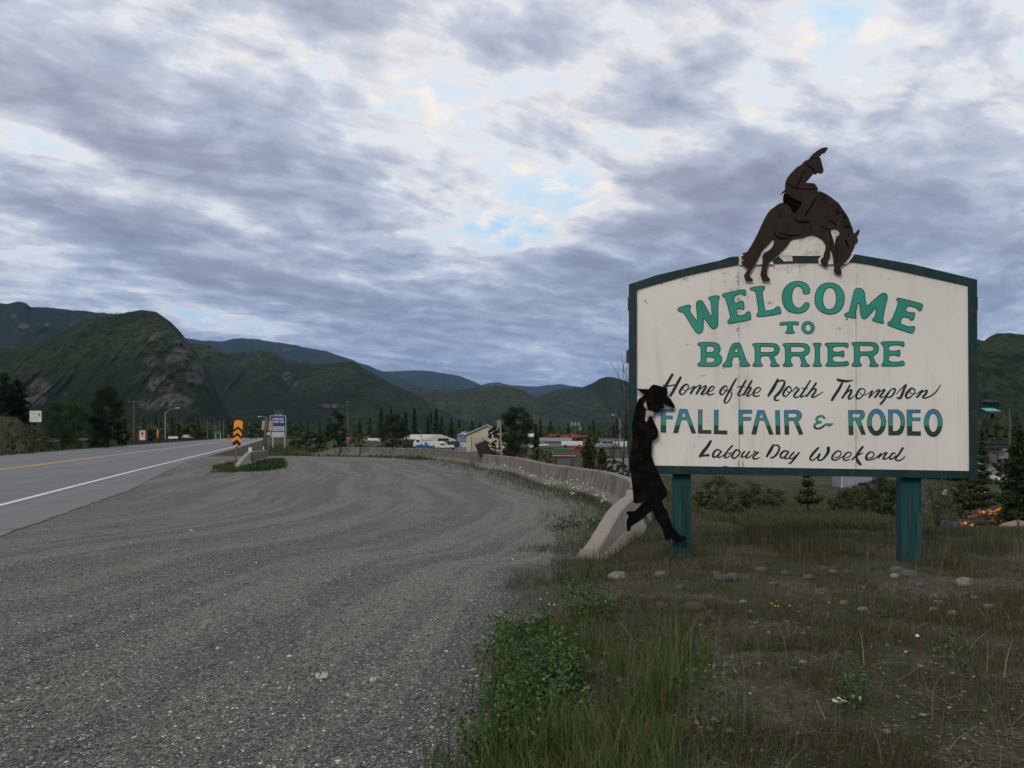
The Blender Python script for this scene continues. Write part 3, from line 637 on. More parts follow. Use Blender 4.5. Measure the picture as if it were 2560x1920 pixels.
LT = {}
LT['W'] = ('A', [[(655, 480), (665, 462), (775, 432), (795, 442), (792, 460), (782, 480), (790, 510), (850, 595), (862, 600), (868, 585), (852, 430), (860, 400), (885, 385), (915, 390), (930, 410), (1005, 550), (1015, 557), (1022, 545), (1012, 400), (1000, 380), (982, 368), (985, 350), (1080, 332), (1100, 345), (1098, 365), (1085, 390), (1085, 640), (1075, 675), (1040, 693), (1010, 680), (935, 568), (930, 575), (928, 690), (915, 725), (885, 742), (850, 730), (735, 540), (712, 512), (670, 508)]])
LT['E'] = ('A', [[(1130, 330), (1145, 312), (1355, 270), (1375, 275), (1385, 325), (1370, 335), (1350, 328), (1335, 308), (1245, 340), (1258, 410), (1262, 415), (1310, 405), (1325, 395), (1345, 390), (1358, 405), (1365, 470), (1355, 485), (1335, 480), (1320, 468), (1275, 475), (1290, 555), (1370, 540), (1390, 510), (1415, 505), (1430, 520), (1437, 580), (1425, 595), (1210, 635), (1190, 625), (1187, 605), (1215, 575), (1218, 560), (1170, 370), (1155, 350), (1135, 345)]])
LT['L'] = ('A', [[(1425, 262), (1435, 250), (1565, 232), (1585, 242), (1578, 265), (1558, 285), (1555, 310), (1582, 490), (1590, 500), (1680, 485), (1700, 460), (1725, 450), (1745, 465), (1758, 515), (1748, 530), (1530, 563), (1500, 555), (1493, 540), (1510, 520), (1518, 500), (1490, 310), (1480, 285), (1430, 275)]])
LT['C'] = ('A', [[(2062, 290), (2060, 260), (2040, 220), (1990, 190), (1930, 180), (1860, 195), (1800, 240), (1770, 300), (1765, 370), (1780, 440), (1820, 495), (1880, 520), (1945, 525), (2010, 508), (2050, 465), (2057, 430), (2045, 410), (2015, 408), (1995, 430), (1975, 460), (1940, 470), (1905, 455), (1880, 420), (1868, 360), (1875, 290), (1900, 245), (1935, 232), (1965, 240), (1985, 270), (1988, 305), (2005, 320), (2040, 318), (2058, 305)]])
LT['O'] = ('B', [[(155, 385), (165, 300), (205, 235), (260, 203), (325, 198), (385, 210), (435, 250), (470, 310), (475, 385), (455, 460), (405, 515), (340, 535), (270, 530), (205, 495), (165, 440)], [(240, 370), (252, 300), (285, 255), (320, 245), (355, 258), (380, 300), (388, 365), (380, 430), (350, 475), (310, 488), (270, 470), (248, 430)]])
LT['M'] = ('B', [[(470, 545), (480, 525), (515, 515), (530, 490), (575, 290), (590, 262), (640, 255), (675, 275), (690, 320), (700, 430), (712, 443), (730, 435), (850, 325), (880, 308), (915, 312), (932, 340), (925, 380), (880, 575), (890, 610), (888, 630), (870, 632), (775, 605), (768, 590), (785, 575), (800, 560), (815, 475), (805, 465), (710, 575), (680, 585), (650, 570), (635, 420), (622, 412), (610, 425), (588, 530), (600, 565), (592, 580), (480, 555)]])
LT['E2'] = ('B', [[(1027, 375), (1040, 355), (1290, 420), (1308, 435), (1295, 485), (1275, 500), (1255, 495), (1250, 470), (1145, 435), (1115, 500), (1185, 520), (1210, 513), (1225, 525), (1212, 585), (1190, 602), (1172, 595), (1165, 575), (1090, 555), (1058, 635), (1150, 665), (1185, 665), (1215, 662), (1225, 680), (1205, 730), (1185, 740), (940, 655), (930, 635), (942, 615), (975, 605), (1050, 410), (1035, 395)]])
LT['T'] = ('A', [[(1740, 640), (1745, 618), (1935, 610), (1945, 625), (1940, 645), (1925, 650), (1905, 640), (1875, 645), (1880, 705), (1900, 725), (1895, 738), (1805, 738), (1800, 728), (1820, 708), (1825, 645), (1790, 645), (1760, 652), (1745, 650)]])
LT['O2'] = ('A', [[(1972, 675), (1985, 635), (2015, 612), (2045, 608), (2085, 620), (2110, 655), (2113, 690), (2095, 725), (2055, 745), (2010, 738), (1980, 710)], [(2010, 675), (2020, 645), (2045, 635), (2070, 650), (2078, 680), (2068, 708), (2045, 718), (2020, 708)]])
LT['B'] = ('A', [[(868, 850), (885, 832), (1060, 832), (1100, 860), (1112, 900), (1105, 930), (1085, 948), (1115, 975), (1127, 1010), (1115, 1055), (1080, 1083), (1040, 1088), (880, 1088), (867, 1075), (875, 1055), (900, 1040), (905, 1020), (905, 890), (895, 870), (872, 860)], [(960, 870), (960, 870), (1020, 870), (1045, 885), (1050, 905), (1040, 930), (1010, 940), (960, 940), (960, 940)], [(958, 988), (958, 988), (1020, 988), (1050, 1000), (1058, 1020), (1045, 1040), (1015, 1050), (958, 1050), (958, 1050)]])
LT['A'] = ('A', [[(1230, 840), (1310, 838), (1325, 850), (1385, 1030), (1400, 1050), (1425, 1070), (1420, 1088), (1330, 1090), (1318, 1080), (1318, 1060), (1328, 1045), (1312, 985), (1245, 985), (1228, 1040), (1230, 1060), (1235, 1080), (1225, 1092), (1140, 1092), (1132, 1080), (1145, 1060), (1165, 1045), (1175, 1025)], [(1280, 872), (1280, 872), (1255, 940), (1255, 940), (1303, 940), (1303, 940)]])
R_ = [[(1450, 858), (1460, 842), (1690, 842), (1725, 865), (1742, 905), (1730, 945), (1695, 975), (1675, 978), (1700, 1040), (1710, 1060), (1738, 1075), (1735, 1088), (1650, 1090), (1640, 1080), (1650, 1060), (1655, 1045), (1635, 990), (1625, 975), (1535, 975), (1535, 1045), (1545, 1060), (1558, 1070), (1555, 1088), (1460, 1088), (1452, 1078), (1465, 1060), (1478, 1040), (1480, 1020), (1478, 890), (1465, 870)], [(1535, 875), (1535, 875), (1660, 875), (1685, 890), (1690, 905), (1680, 930), (1650, 940), (1535, 940), (1535, 940)]]
E_ = [[(265, 855), (275, 838), (500, 838), (515, 850), (512, 885), (498, 890), (480, 878), (465, 872), (345, 875), (345, 935), (425, 935), (445, 925), (465, 922), (470, 945), (468, 980), (455, 990), (440, 982), (425, 975), (345, 975), (345, 1043), (460, 1045), (480, 1035), (505, 1035), (517, 1050), (515, 1085), (280, 1088), (270, 1075), (280, 1060), (298, 1045), (298, 900), (290, 875), (270, 862)]]
sh = lambda L, dx, dy=0: [[(x+dx, y+dy*(1088-y)/250) for x, y in l] for l in L]
LT['R'] = ('A', R_); LT['R2'] = ('A', sh(R_, 322, 0)); LT['R3'] = ('B', sh(R_, -902, -12))
LT['I'] = ('A', [[(2095, 850), (2100, 840), (2180, 840), (2185, 855), (2168, 875), (2165, 900), (2165, 1040), (2175, 1060), (2190, 1075), (2185, 1088), (2095, 1088), (2092, 1075), (2108, 1055), (2115, 1040), (2118, 1000), (2118, 890), (2108, 870)]])
LT['E3'] = ('B', E_); LT['E4'] = ('B', sh(E_, 595, -14))
def letter(key, fill, line, lw, o=.0045, smooth=2, parent=sign, nm='letter'):
    crop, loops = LT[key]; loops = [chaikin(T(crop, l), smooth) for l in loops]
    mb = MB(); uv = []; plate(mb, loops, o, .003, uv); nf = len(mb.f)
    for lp in loops: ribbon(mb, lp, o+.0012, lw, uv=uv)
    put(nm, mb.v, mb.f, [fill, line], parent, uv=np.array(uv), mi=[0]*nf+[1]*(len(mb.f)-nf))
for k in LT: letter(k, TEAL, INK, 1.7 if k not in ('T', 'O2') else 1.4)
# two-tone block letters
def fademat():
    m_ = bpy.data.materials.new('blue_to_green_letter_paint'); m_.use_nodes = True; q = G(m_.node_tree); bs = m_.node_tree.nodes['Principled BSDF']
    u, v, _ = q.sep(q.n('ShaderNodeAttribute', attribute_name='puv').outputs['Vector']); P = q.n('ShaderNodeTexCoord').outputs['Object']
    base = q.m('ADD', q.m('MULTIPLY', q.m('SUBTRACT', u, 1.65), .0035), 1.0225)
    t = q.m('DIVIDE', q.m('SUBTRACT', v, base), .063); t = q.m('ADD', t, q.m('MULTIPLY', q.m('SUBTRACT', q.noise(P, 12, 3), .5), .05))
    c = q.ramp(t, [(0, (.045, .165, .33)), (.22, (.048, .19, .33)), (.46, (.030, .26, .20)), (.63, (.025, .25, .17)), (.655, (.008, .045, .036)), (1, (.006, .030, .026))])
    q.l(c, bs.inputs['Base Color']); bs.inputs['Roughness'].default_value = .5; return m_
FADE = fademat()
def ell(cx, cy, rx, ry, n=28): return [(cx+rx*math.sin(2*math.pi*i/n), cy-ry*math.cos(2*math.pi*i/n)) for i in range(n)]
BL = [('G5', [[(65, 65), (238, 65), (238, 105), (128, 105), (128, 155), (220, 155), (220, 195), (128, 195), (130, 375), (65, 375)]]),
 ('G5', [[(315, 65), (408, 68), (525, 385), (472, 385), (410, 208), (330, 208), (288, 380), (228, 380)], [(360, 100), (335, 168), (395, 170)]]),
 ('G5', [[(558, 70), (608, 70), (606, 343), (728, 346), (728, 388), (556, 385)]]), ('G5', [[(768, 75), (820, 75), (818, 348), (938, 352), (938, 396), (764, 393)]]),
 ('G5', [[(1088, 77), (1265, 80), (1265, 120), (1140, 122), (1140, 172), (1255, 175), (1252, 212), (1142, 215), (1147, 398), (1090, 398)]]),
 ('G5', [[(1340, 80), (1422, 82), (1545, 400), (1492, 400), (1428, 215), (1358, 215), (1316, 400), (1258, 400)], [(1388, 110), (1365, 180), (1412, 180)]]),
 ('G5', [[(1572, 80), (1625, 82), (1634, 402), (1580, 402)]]),
 ('G5', [[(1688, 82), (1850, 80), (1885, 92), (1910, 115), (1920, 150), (1905, 195), (1868, 225), (1938, 400), (1888, 402), (1812, 218), (1745, 218), (1750, 402), (1698, 402)], [(1742, 118), (1835, 120), (1852, 132), (1858, 150), (1840, 178), (1745, 180)]]),
 ('G6', [[(638, 82), (770, 82), (820, 84), (845, 105), (852, 130), (840, 185), (797, 218), (865, 402), (812, 402), (740, 218), (695, 218), (703, 405), (645, 405)], [(692, 118), (780, 122), (793, 136), (795, 155), (785, 178), (692, 182)]]),
 ('G6', [ell(1008, 240, 122, 174), ell(1006, 237, 65, 120)]),
 ('G6', [[(1162, 72), (1290, 75), (1345, 110), (1370, 160), (1379, 230), (1372, 310), (1345, 380), (1300, 408), (1168, 410)], [(1218, 115), (1275, 118), (1312, 160), (1328, 210), (1328, 270), (1315, 320), (1280, 355), (1220, 358)]]),
 ('G6', [[(1408, 75), (1588, 77), (1586, 112), (1475, 115), (1475, 180), (1586, 180), (1584, 217), (1475, 217), (1475, 360), (1590, 362), (1590, 415), (1415, 412)]]),
 ('G6', [ell(1755, 248, 121, 182), ell(1755, 246, 63, 125)])]
for i, (c, l) in enumerate(BL): LT['b%d' % i] = (c, l); letter('b%d' % i, FADE, INK, 1.3, smooth=0)
mb = MB(); uv = []; st = [T('G6', s_) for s_ in ([(325, 188, 30), (290, 160, 28), (240, 170, 30), (215, 205, 28), (240, 232, 28), (275, 236, 36)], [(275, 240, 32), (225, 250, 30), (190, 290, 30), (205, 318, 28), (260, 320, 26), (310, 290, 26), (345, 268, 28), (390, 275, 36), (437, 256, 8)])]
brush(mb, st, .0025, 1.0); n0 = len(mb.f); mb2 = MB(); brush(mb2, st, .0045, .55, uv)
off = len(mb.v); uv = [(0, 1.08)]*off+uv; mb.v += mb2.v; mb.f += [tuple(i+off for i in f) for f in mb2.f]
put('letter', mb.v, mb.f, [INK, FADE], sign, uv=np.array(uv), mi=[0]*n0+[1]*(len(mb.f)-n0))
# brush script, one part per word
SCRIPT = [('G1', [[(255, 95, 40), (205, 180, 45), (145, 280, 46)], [(118, 255, 14), (130, 285, 36), (210, 272, 22), (300, 258, 20)], [(380, 140, 38), (320, 250, 44), (255, 370, 44), (218, 430, 38)],
  [(500, 270, 18), (465, 250, 26), (410, 290, 38), (370, 350, 38), (370, 392, 30), (400, 405, 22), (450, 370, 18), (495, 300, 18), (490, 262, 16)], [(415, 310, 12), (440, 345, 12), (500, 325, 14), (590, 280, 18)],
  [(595, 285, 30), (560, 345, 34), (530, 395, 32)], [(545, 375, 14), (600, 310, 16), (660, 270, 20), (685, 275, 26), (660, 330, 36), (620, 398, 34)], [(640, 370, 14), (700, 305, 16), (755, 275, 22), (770, 285, 28), (735, 345, 38), (700, 392, 34), (720, 408, 20), (790, 370, 14)],
  [(800, 370, 14), (860, 345, 16), (895, 300, 18), (880, 280, 18), (840, 295, 28), (800, 350, 36), (790, 393, 32), (822, 413, 22), (870, 400, 18), (900, 388, 12)]]),
 ('G1', [[(1090, 290, 20), (1060, 275, 24), (1015, 310, 34), (985, 365, 38), (995, 405, 28), (1030, 400, 20), (1080, 340, 18), (1095, 295, 16)], [(1040, 310, 12), (1060, 350, 16), (1110, 345, 14), (1180, 335, 14)],
  [(1240, 155, 14), (1210, 200, 30), (1150, 310, 34), (1090, 420, 32), (1052, 500, 30), (1060, 533, 24), (1100, 525, 20), (1150, 450, 20), (1165, 390, 20), (1140, 365, 16), (1118, 360, 14)]]),
 ('G1', [[(1385, 182, 24), (1340, 260, 34), (1280, 370, 36), (1262, 415, 28), (1290, 425, 18), (1335, 400, 14)], [(1240, 295, 12), (1300, 285, 20), (1370, 290, 14)], [(1472, 195, 30), (1410, 300, 34), (1345, 415, 32)], [(1360, 395, 14), (1410, 320, 18), (1455, 295, 22), (1450, 330, 32), (1400, 408, 34), (1415, 433, 22), (1470, 400, 14)],
  [(1490, 385, 14), (1560, 375, 16), (1605, 330, 18), (1590, 300, 18), (1545, 310, 26), (1505, 360, 34), (1495, 408, 34), (1530, 435, 22), (1580, 425, 18), (1592, 415, 12)]]),
 ('G1', [[(1872, 170, 34), (1830, 260, 46), (1770, 360, 46), (1722, 430, 34)], [(1750, 360, 16), (1830, 240, 22), (1920, 192, 26), (1970, 205, 30), (1965, 260, 38), (1900, 370, 44), (1832, 440, 40), (1825, 482, 34), (1860, 498, 22), (1895, 488, 12)],
  [(2075, 310, 18), (2040, 285, 26), (1985, 330, 36), (1955, 395, 36), (1965, 430, 28), (2010, 425, 20), (2070, 360, 18), (2078, 310, 16)], [(2010, 325, 12), (2025, 370, 14), (2090, 355, 14), (2150, 300, 20)],
  [(2155, 290, 20), (2185, 320, 22), (2195, 330, 26), (2140, 390, 34), (2122, 435, 32), (2160, 453, 20), (2222, 400, 14), (2300, 260, 20), (2368, 78, 26)],
  [(2300, 190, 34), (2230, 300, 32), (2212, 340, 24), (2260, 320, 16), (2300, 300, 14)], [(2225, 188, 12), (2280, 192, 16), (2330, 190, 12)]]),
 ('G2', [[(160, 130, 24), (90, 240, 30), (20, 350, 32), (8, 383, 24), (50, 375, 18), (95, 350, 14)], [(20, 245, 12), (70, 250, 16), (120, 250, 12)], [(248, 168, 30), (180, 270, 34), (98, 375, 28)], [(115, 350, 14), (180, 280, 18), (245, 260, 26), (230, 310, 32), (185, 370, 34), (210, 388, 24), (280, 350, 18), (355, 305, 12)]]),
 ('G2', [[(572, 112, 34), (600, 125, 44), (700, 140, 40), (815, 130, 12)], [(648, 168, 34), (600, 260, 44), (540, 350, 44), (488, 435, 40)], [(768, 200, 28), (720, 290, 34), (648, 400, 32)], [(670, 370, 14), (740, 300, 20), (790, 275, 30), (780, 330, 36), (745, 388, 36), (770, 413, 24), (840, 360, 14), (880, 320, 12)],
  [(920, 255, 26), (880, 320, 34), (865, 388, 32), (900, 410, 24), (960, 370, 18), (1000, 300, 18), (985, 265, 18), (940, 255, 22), (900, 290, 20)], [(925, 310, 14), (950, 350, 12), (1020, 345, 12), (1100, 290, 16)],
  [(1115, 288, 26), (1085, 345, 32), (1062, 395, 28)], [(1085, 375, 12), (1150, 310, 16), (1215, 272, 26), (1190, 340, 34), (1145, 390, 28)], [(1170, 360, 14), (1230, 300, 18), (1302, 270, 26), (1280, 310, 32), (1228, 378, 30), (1290, 380, 12), (1340, 330, 12)],
  [(1390, 280, 18), (1340, 350, 30), (1290, 430, 34), (1235, 495, 32)], [(1340, 330, 18), (1400, 270, 20), (1450, 255, 26), (1460, 290, 28), (1410, 370, 26), (1360, 388, 20), (1340, 383, 14)],
  [(1475, 345, 12), (1540, 270, 16), (1632, 192, 22), (1600, 260, 36), (1570, 340, 44), (1545, 393, 40), (1512, 403, 28), (1492, 385, 22)],
  [(1760, 270, 20), (1715, 250, 28), (1660, 300, 40), (1627, 360, 38), (1647, 398, 30), (1700, 380, 20), (1760, 310, 18), (1765, 265, 18)], [(1690, 290, 14), (1710, 330, 12), (1790, 330, 12), (1880, 275, 18)],
  [(1878, 280, 30), (1840, 340, 34), (1790, 390, 28)], [(1820, 365, 12), (1890, 300, 16), (1952, 282, 26), (1935, 330, 34), (1888, 383, 32), (1930, 398, 22), (2020, 360, 20), (2100, 290, 20), (2160, 195, 12)]]),
 ('G3', [[(353, 135, 38), (300, 220, 48), (230, 310, 52), (180, 375, 34)], [(175, 378, 26), (240, 362, 30), (320, 355, 40)], [(500, 290, 20), (450, 270, 26), (400, 310, 34), (382, 368, 34), (410, 385, 26), (460, 350, 18), (510, 290, 18)], [(513, 298, 26), (470, 350, 30), (462, 388, 24), (500, 385, 18), (560, 340, 14), (650, 250, 16), (690, 205, 18)],
  [(685, 205, 20), (630, 260, 26), (572, 350, 34), (562, 386, 28), (592, 393, 20), (650, 360, 16), (640, 330, 16), (620, 325, 12), (680, 320, 14)], [(790, 290, 22), (740, 275, 28), (700, 320, 32), (677, 378, 32), (712, 403, 26), (770, 360, 20), (800, 310, 20), (795, 285, 16)],
  [(873, 295, 24), (840, 330, 30), (822, 378, 30), (850, 385, 18), (900, 350, 14), (950, 295, 14)], [(948, 300, 26), (905, 350, 30), (892, 393, 26), (930, 390, 18), (1010, 330, 14), (1030, 290, 16)], [(1015, 295, 20), (1050, 315, 20), (1082, 307, 24)], [(1078, 312, 26), (1020, 360, 28), (998, 398, 28), (1040, 413, 22), (1105, 388, 12)]]),
 ('G3', [[(1313, 200, 34), (1260, 290, 48), (1205, 380, 30)], [(1320, 200, 20), (1380, 207, 26), (1403, 250, 30), (1370, 330, 34), (1312, 388, 30), (1272, 393, 22), (1262, 383, 14)], [(1535, 300, 22), (1490, 290, 28), (1440, 320, 34), (1418, 373, 32), (1450, 398, 24), (1500, 360, 18), (1545, 300, 18)], [(1548, 304, 28), (1500, 370, 30), (1492, 408, 24), (1540, 400, 16), (1600, 350, 14), (1630, 300, 18)],
  [(1628, 314, 26), (1570, 370, 28), (1562, 408, 22), (1610, 400, 16), (1660, 350, 14)], [(1708, 315, 28), (1650, 390, 30), (1592, 458, 30), (1562, 482, 24), (1545, 473, 16)]]),
 ('G4', [[(408, 240, 30), (340, 310, 42), (287, 380, 36), (280, 422, 26), (320, 433, 24), (380, 390, 20), (428, 335, 30), (405, 390, 30), (402, 428, 26), (460, 425, 28), (530, 350, 40), (558, 290, 50), (556, 235, 50)],
  [(650, 390, 14), (720, 380, 18), (755, 320, 20), (720, 290, 22), (670, 310, 28), (622, 370, 32), (622, 418, 30), (680, 428, 22), (760, 385, 16), (800, 370, 14)], [(820, 395, 14), (880, 380, 18), (910, 330, 18), (880, 310, 20), (830, 330, 26), (792, 390, 30), (802, 428, 28), (850, 433, 20), (888, 415, 12)],
  [(1088, 225, 36), (1030, 300, 40), (970, 380, 30), (920, 425, 22)], [(1095, 320, 14), (1040, 340, 24), (1000, 370, 22), (1000, 420, 40), (1030, 475, 50), (1065, 503, 22)],
  [(1150, 400, 14), (1230, 390, 18), (1260, 340, 20), (1230, 305, 20), (1180, 320, 28), (1142, 370, 34), (1142, 418, 30), (1200, 428, 22), (1290, 395, 18), (1360, 330, 18)], [(1368, 328, 26), (1335, 380, 24), (1322, 408, 16)], [(1340, 390, 14), (1400, 335, 18), (1453, 317, 28), (1420, 370, 30), (1402, 413, 28), (1450, 408, 20), (1510, 370, 16)],
  [(1590, 330, 20), (1550, 325, 26), (1512, 370, 30), (1502, 408, 28), (1540, 413, 22), (1600, 360, 18)], [(1703, 245, 36), (1650, 330, 34), (1592, 408, 30), (1622, 438, 24), (1690, 420, 22), (1735, 370, 14)]])]
# the "rt" of North spills over two traced crops: keep r and drop the rough t from the first
SCRIPT[3][1][5:] = []; SCRIPT[3][1][4] = [(2155, 290, 20), (2185, 320, 22), (2195, 330, 28), (2140, 390, 34), (2122, 435, 32), (2160, 453, 20), (2215, 420, 14)]
for c, st in SCRIPT:
    mb = MB(); brush(mb, [T(c, s_) for s_ in st], .0022); mb.build('lettering', INK, sign)
# chipped paint, nail heads, dirt along the joint
mb = MB(); rs = random.Random(5)
def chip(x, y, r):
    n = rs.randint(5, 8); plate(mb, [[(x+r*rs.uniform(.4, 1.2)*math.cos(6.283*i/n), y+r*.7*rs.uniform(.4, 1.2)*math.sin(6.283*i/n)) for i in range(n)]], .0012+rs.random()*.0008+.0042*(rs.random() < .3), .0008)
for x, y, n, sx_, sy_, r in ((1615, 755, 7, 5, 4, 1.6), (1718, 861, 5, 3, 2, 1.3), (1755, 939, 14, 8, 2.5, 1.2), (1681, 849, 3, 4, 2, .9), (1659, 808, 4, 4, 2, .9), (1620, 950, 4, 3, 2, 1.0), (1770, 678, 16, 8, 4, 1.4), (1715, 697, 16, 8, 5, 1.3), (1650, 709, 14, 12, 3, 1.1), (1598, 726, 8, 4, 4, 1.1), (1845, 700, 26, 3, 22, 1.5), (1844, 770, 30, 4, 30, 1.3), (1845, 830, 24, 4, 22, 1.5), (1844, 950, 16, 4, 30, 1.2), (1925, 757, 16, 9, 4, 1.4),
                         (1965, 672, 34, 26, 7, 1.3), (2000, 664, 18, 12, 5, 1.5), (1940, 668, 12, 10, 4, 1.3), (2100, 822, 14, 8, 6, 1.1), (2117, 797, 8, 4, 4, 1.6), (1807, 920, 8, 4, 2, 1.4), (1768, 1042, 2, 1, 1, 1.5), (1769, 1052, 2, 1, 1, 1.5), (1746, 1092, 10, 6, 5, 1.0), (1734, 1116, 8, 6, 3, 1.0), (1702, 1120, 3, 2, 4, 1.0), (1655, 1105, 6, 5, 5, .9), (1713, 1156, 5, 2, 4, 1.2), (1815, 1166, 16, 10, 1.5, 1.4), (2224, 1054, 8, 5, 2, 1.2), (1837, 1096, 8, 5, 6, 1.0)):
    for _ in range(int(n*1.5)): chip(x+rs.gauss(0, sx_*.6), y+rs.gauss(0, sy_*.6), r*rs.uniform(.4, 1.1))
for x, y in ((2129, 706), (2146, 705), (2135, 748), (2144, 748), (2388, 708), (2406, 933), (2406, 1040), (2419, 1161), (2139, 1160), (2154, 1159), (2139, 900), (2149, 900), (1848, 1137), (1856, 1150), (1846, 1153), (1845, 1133)): chip(x, y, 1.1)
mb.build('chipped_paint', mat('bare_dirty_wood', (.10, .085, .06), (.05, .045, .035), 20), sign, kind='stuff')
mb = MB()
for x, y, l, w in ((1846, 1154, 14, 1.8), (1857, 1152, 15, 3.6), (1845, 1134, 5, 3)): ribbon(mb, [(x, y, w*.5), (x+.3, y+l*.5, w), (x, y+l, w*.6)], .0016, 1, closed=False)
mb.build('rust_stain', mat('rust_stain', (.30, .17, .06), (.40, .28, .15), 20), sign, kind='stuff')

# ---- rodeo rider cut-out on top of the sign
o0 = S(1990, 640, .05)
rider = thing('rodeo_rider_cutout', 'dark brown plywood silhouette of a rider on a bucking horse above the welcome board', 'silhouette', tuple(o0))
HORSE = [(650, 690), (600, 705), (560, 740), (520, 765), (480, 820), (430, 920), (400, 990), (340, 1110), (285, 1195), (270, 1210), (235, 1210), (238, 1230), (255, 1236), (210, 1250), (250, 1262), (215, 1278), (285, 1272), (212, 1308), (245, 1316), (290, 1300), (215, 1332), (285, 1325), (235, 1358), (288, 1345), (265, 1385), (310, 1342), (300, 1372), (270, 1410), (245, 1450), (265, 1475), (262, 1502), (350, 1503), (335, 1480), (300, 1450), (320, 1400), (370, 1320), (410, 1250), (440, 1180), (500, 1130), (555, 1055), (562, 1100), (545, 1150), (500, 1190), (450, 1215), (440, 1250), (445, 1290), (435, 1370), (420, 1430), (425, 1455), (440, 1470), (437, 1502), (525, 1503), (515, 1475), (485, 1445), (490, 1380), (500, 1320), (530, 1290), (590, 1245), (690, 1150), (715, 1110), (740, 1070), (850, 1055), (950, 1020), (1000, 1035), (1060, 1070), (1095, 1120), (1100, 1170), (1075, 1225), (1080, 1250), (1050, 1270), (1045, 1300), (1060, 1330), (1095, 1362), (1118, 1340), (1120, 1290), (1145, 1255), (1140, 1190), (1146, 1170), (1175, 1250), (1180, 1320), (1195, 1355), (1182, 1375), (1185, 1415), (1255, 1448), (1265, 1410), (1240, 1355), (1290, 1320), (1330, 1270), (1355, 1235), (1385, 1180), (1400, 1140), (1410, 1110), (1425, 1117), (1433, 1080), (1420, 1045), (1445, 1010), (1450, 965), (1425, 975), (1400, 1010), (1385, 1005), (1380, 970), (1350, 890), (1320, 820), (1260, 740), (1240, 705), (1200, 670), (1120, 610), (1040, 570), (1015, 575), (900, 640), (760, 660)]
HOLE = [(1143, 978), (1172, 957), (1215, 965), (1245, 1000), (1240, 1022), (1215, 1038), (1196, 1085), (1200, 1140), (1185, 1110), (1165, 1040)]
MANE = [(1025, 600), (1060, 590), (1140, 640), (1200, 690), (1250, 760), (1310, 840), (1345, 905), (1370, 980), (1330, 950), (1270, 900), (1235, 870), (1265, 835), (1205, 815), (1180, 770), (1150, 720), (1090, 700), (1030, 690)]
RIDER = [(628, 620), (640, 585), (675, 555), (676, 510), (680, 475), (700, 430), (740, 380), (800, 320), (840, 300), (880, 258), (920, 240), (960, 190), (1010, 150), (1060, 122), (1118, 115), (1115, 135), (1095, 170), (1060, 185), (1030, 218), (1050, 250), (1060, 300), (1075, 350), (1070, 380), (1045, 390), (1015, 382), (990, 400), (970, 392), (930, 440), (890, 485), (960, 488), (985, 495), (1015, 540), (1012, 600), (960, 690), (930, 740), (880, 800), (890, 830), (930, 870), (920, 895), (860, 900), (800, 880), (770, 840), (790, 790), (850, 700), (800, 660), (720, 630), (680, 585), (655, 590)]
SADDLE = [(658, 595), (690, 590), (735, 640), (800, 665), (860, 690), (850, 750), (790, 800), (745, 790), (735, 740), (700, 705), (650, 695)]
mb = MB(); plate(mb, [chaikin(T('E', HORSE), 1), chaikin(T('E', HOLE), 1)], .050, .018); hs = mb.build('horse', BRN, rider)
mb = MB(); plate(mb, [T('E', RIDER)], .060, .012); rd = mb.build('rider', BRN, rider)
mb = MB(); plate(mb, [chaikin(T('E', SADDLE), 1)], .054, .004); mb.build('saddle', DRK, rider)
mb = MB(); plate(mb, [chaikin(T('E', MANE), 1)], .053, .003); mb.build('mane', mat('mane_paint', (.045, .032, .024), (.012, .009, .007), 22, .9, spec=.05), rider)
mb = MB(); LN = [[(950, 905, 6), (945, 960, 7), (960, 1010, 8)], [(560, 985, 6), (570, 1030, 14), (630, 1060, 20), (700, 1060, 16), (740, 1050, 6)], [(600, 1000, 3), (700, 1030, 16), (780, 1030, 14), (840, 1020, 4)], [(1035, 905, 4), (1080, 950, 10), (1120, 965, 12), (1140, 1010, 8), (1150, 1080, 8), (1145, 1170, 6)],
 [(1205, 1040, 5), (1200, 1120, 10), (1215, 1200, 10), (1212, 1260, 6), (1195, 1330, 6)], [(1295, 1070, 6), (1315, 1110, 26), (1330, 1160, 8)], [(1330, 985, 4), (1335, 1040, 10)], [(1130, 880, 14), (1180, 900, 16), (1200, 930, 10)], [(612, 805, 8), (618, 860, 8)], [(1270, 930, 10), (1330, 950, 14), (1370, 970, 8)]]
for s_ in LN: brush(mb, [T('E', s_)], .0512)
mb.build('painted_line', DRK, rider, kind='stuff'); mb = MB()
for s_ in [[(885, 280, 6), (920, 310, 12), (960, 340, 16), (985, 380, 14)], [(890, 355, 8), (850, 390, 12), (840, 430, 10), (825, 470, 14), (795, 520, 10)], [(690, 480, 6), (720, 510, 12), (790, 540, 12), (900, 550, 10), (1005, 545, 8)], [(1000, 620, 6), (950, 720, 8), (890, 800, 12), (885, 830, 8)], [(930, 215, 4), (985, 235, 8), (1045, 225, 6)], [(690, 600, 10), (740, 640, 16), (850, 690, 12)], [(770, 850, 10), (820, 885, 14), (925, 885, 12)]]: brush(mb, [T('E', s_)], .0612)
mb.build('painted_line', DRK, rd, kind='stuff')
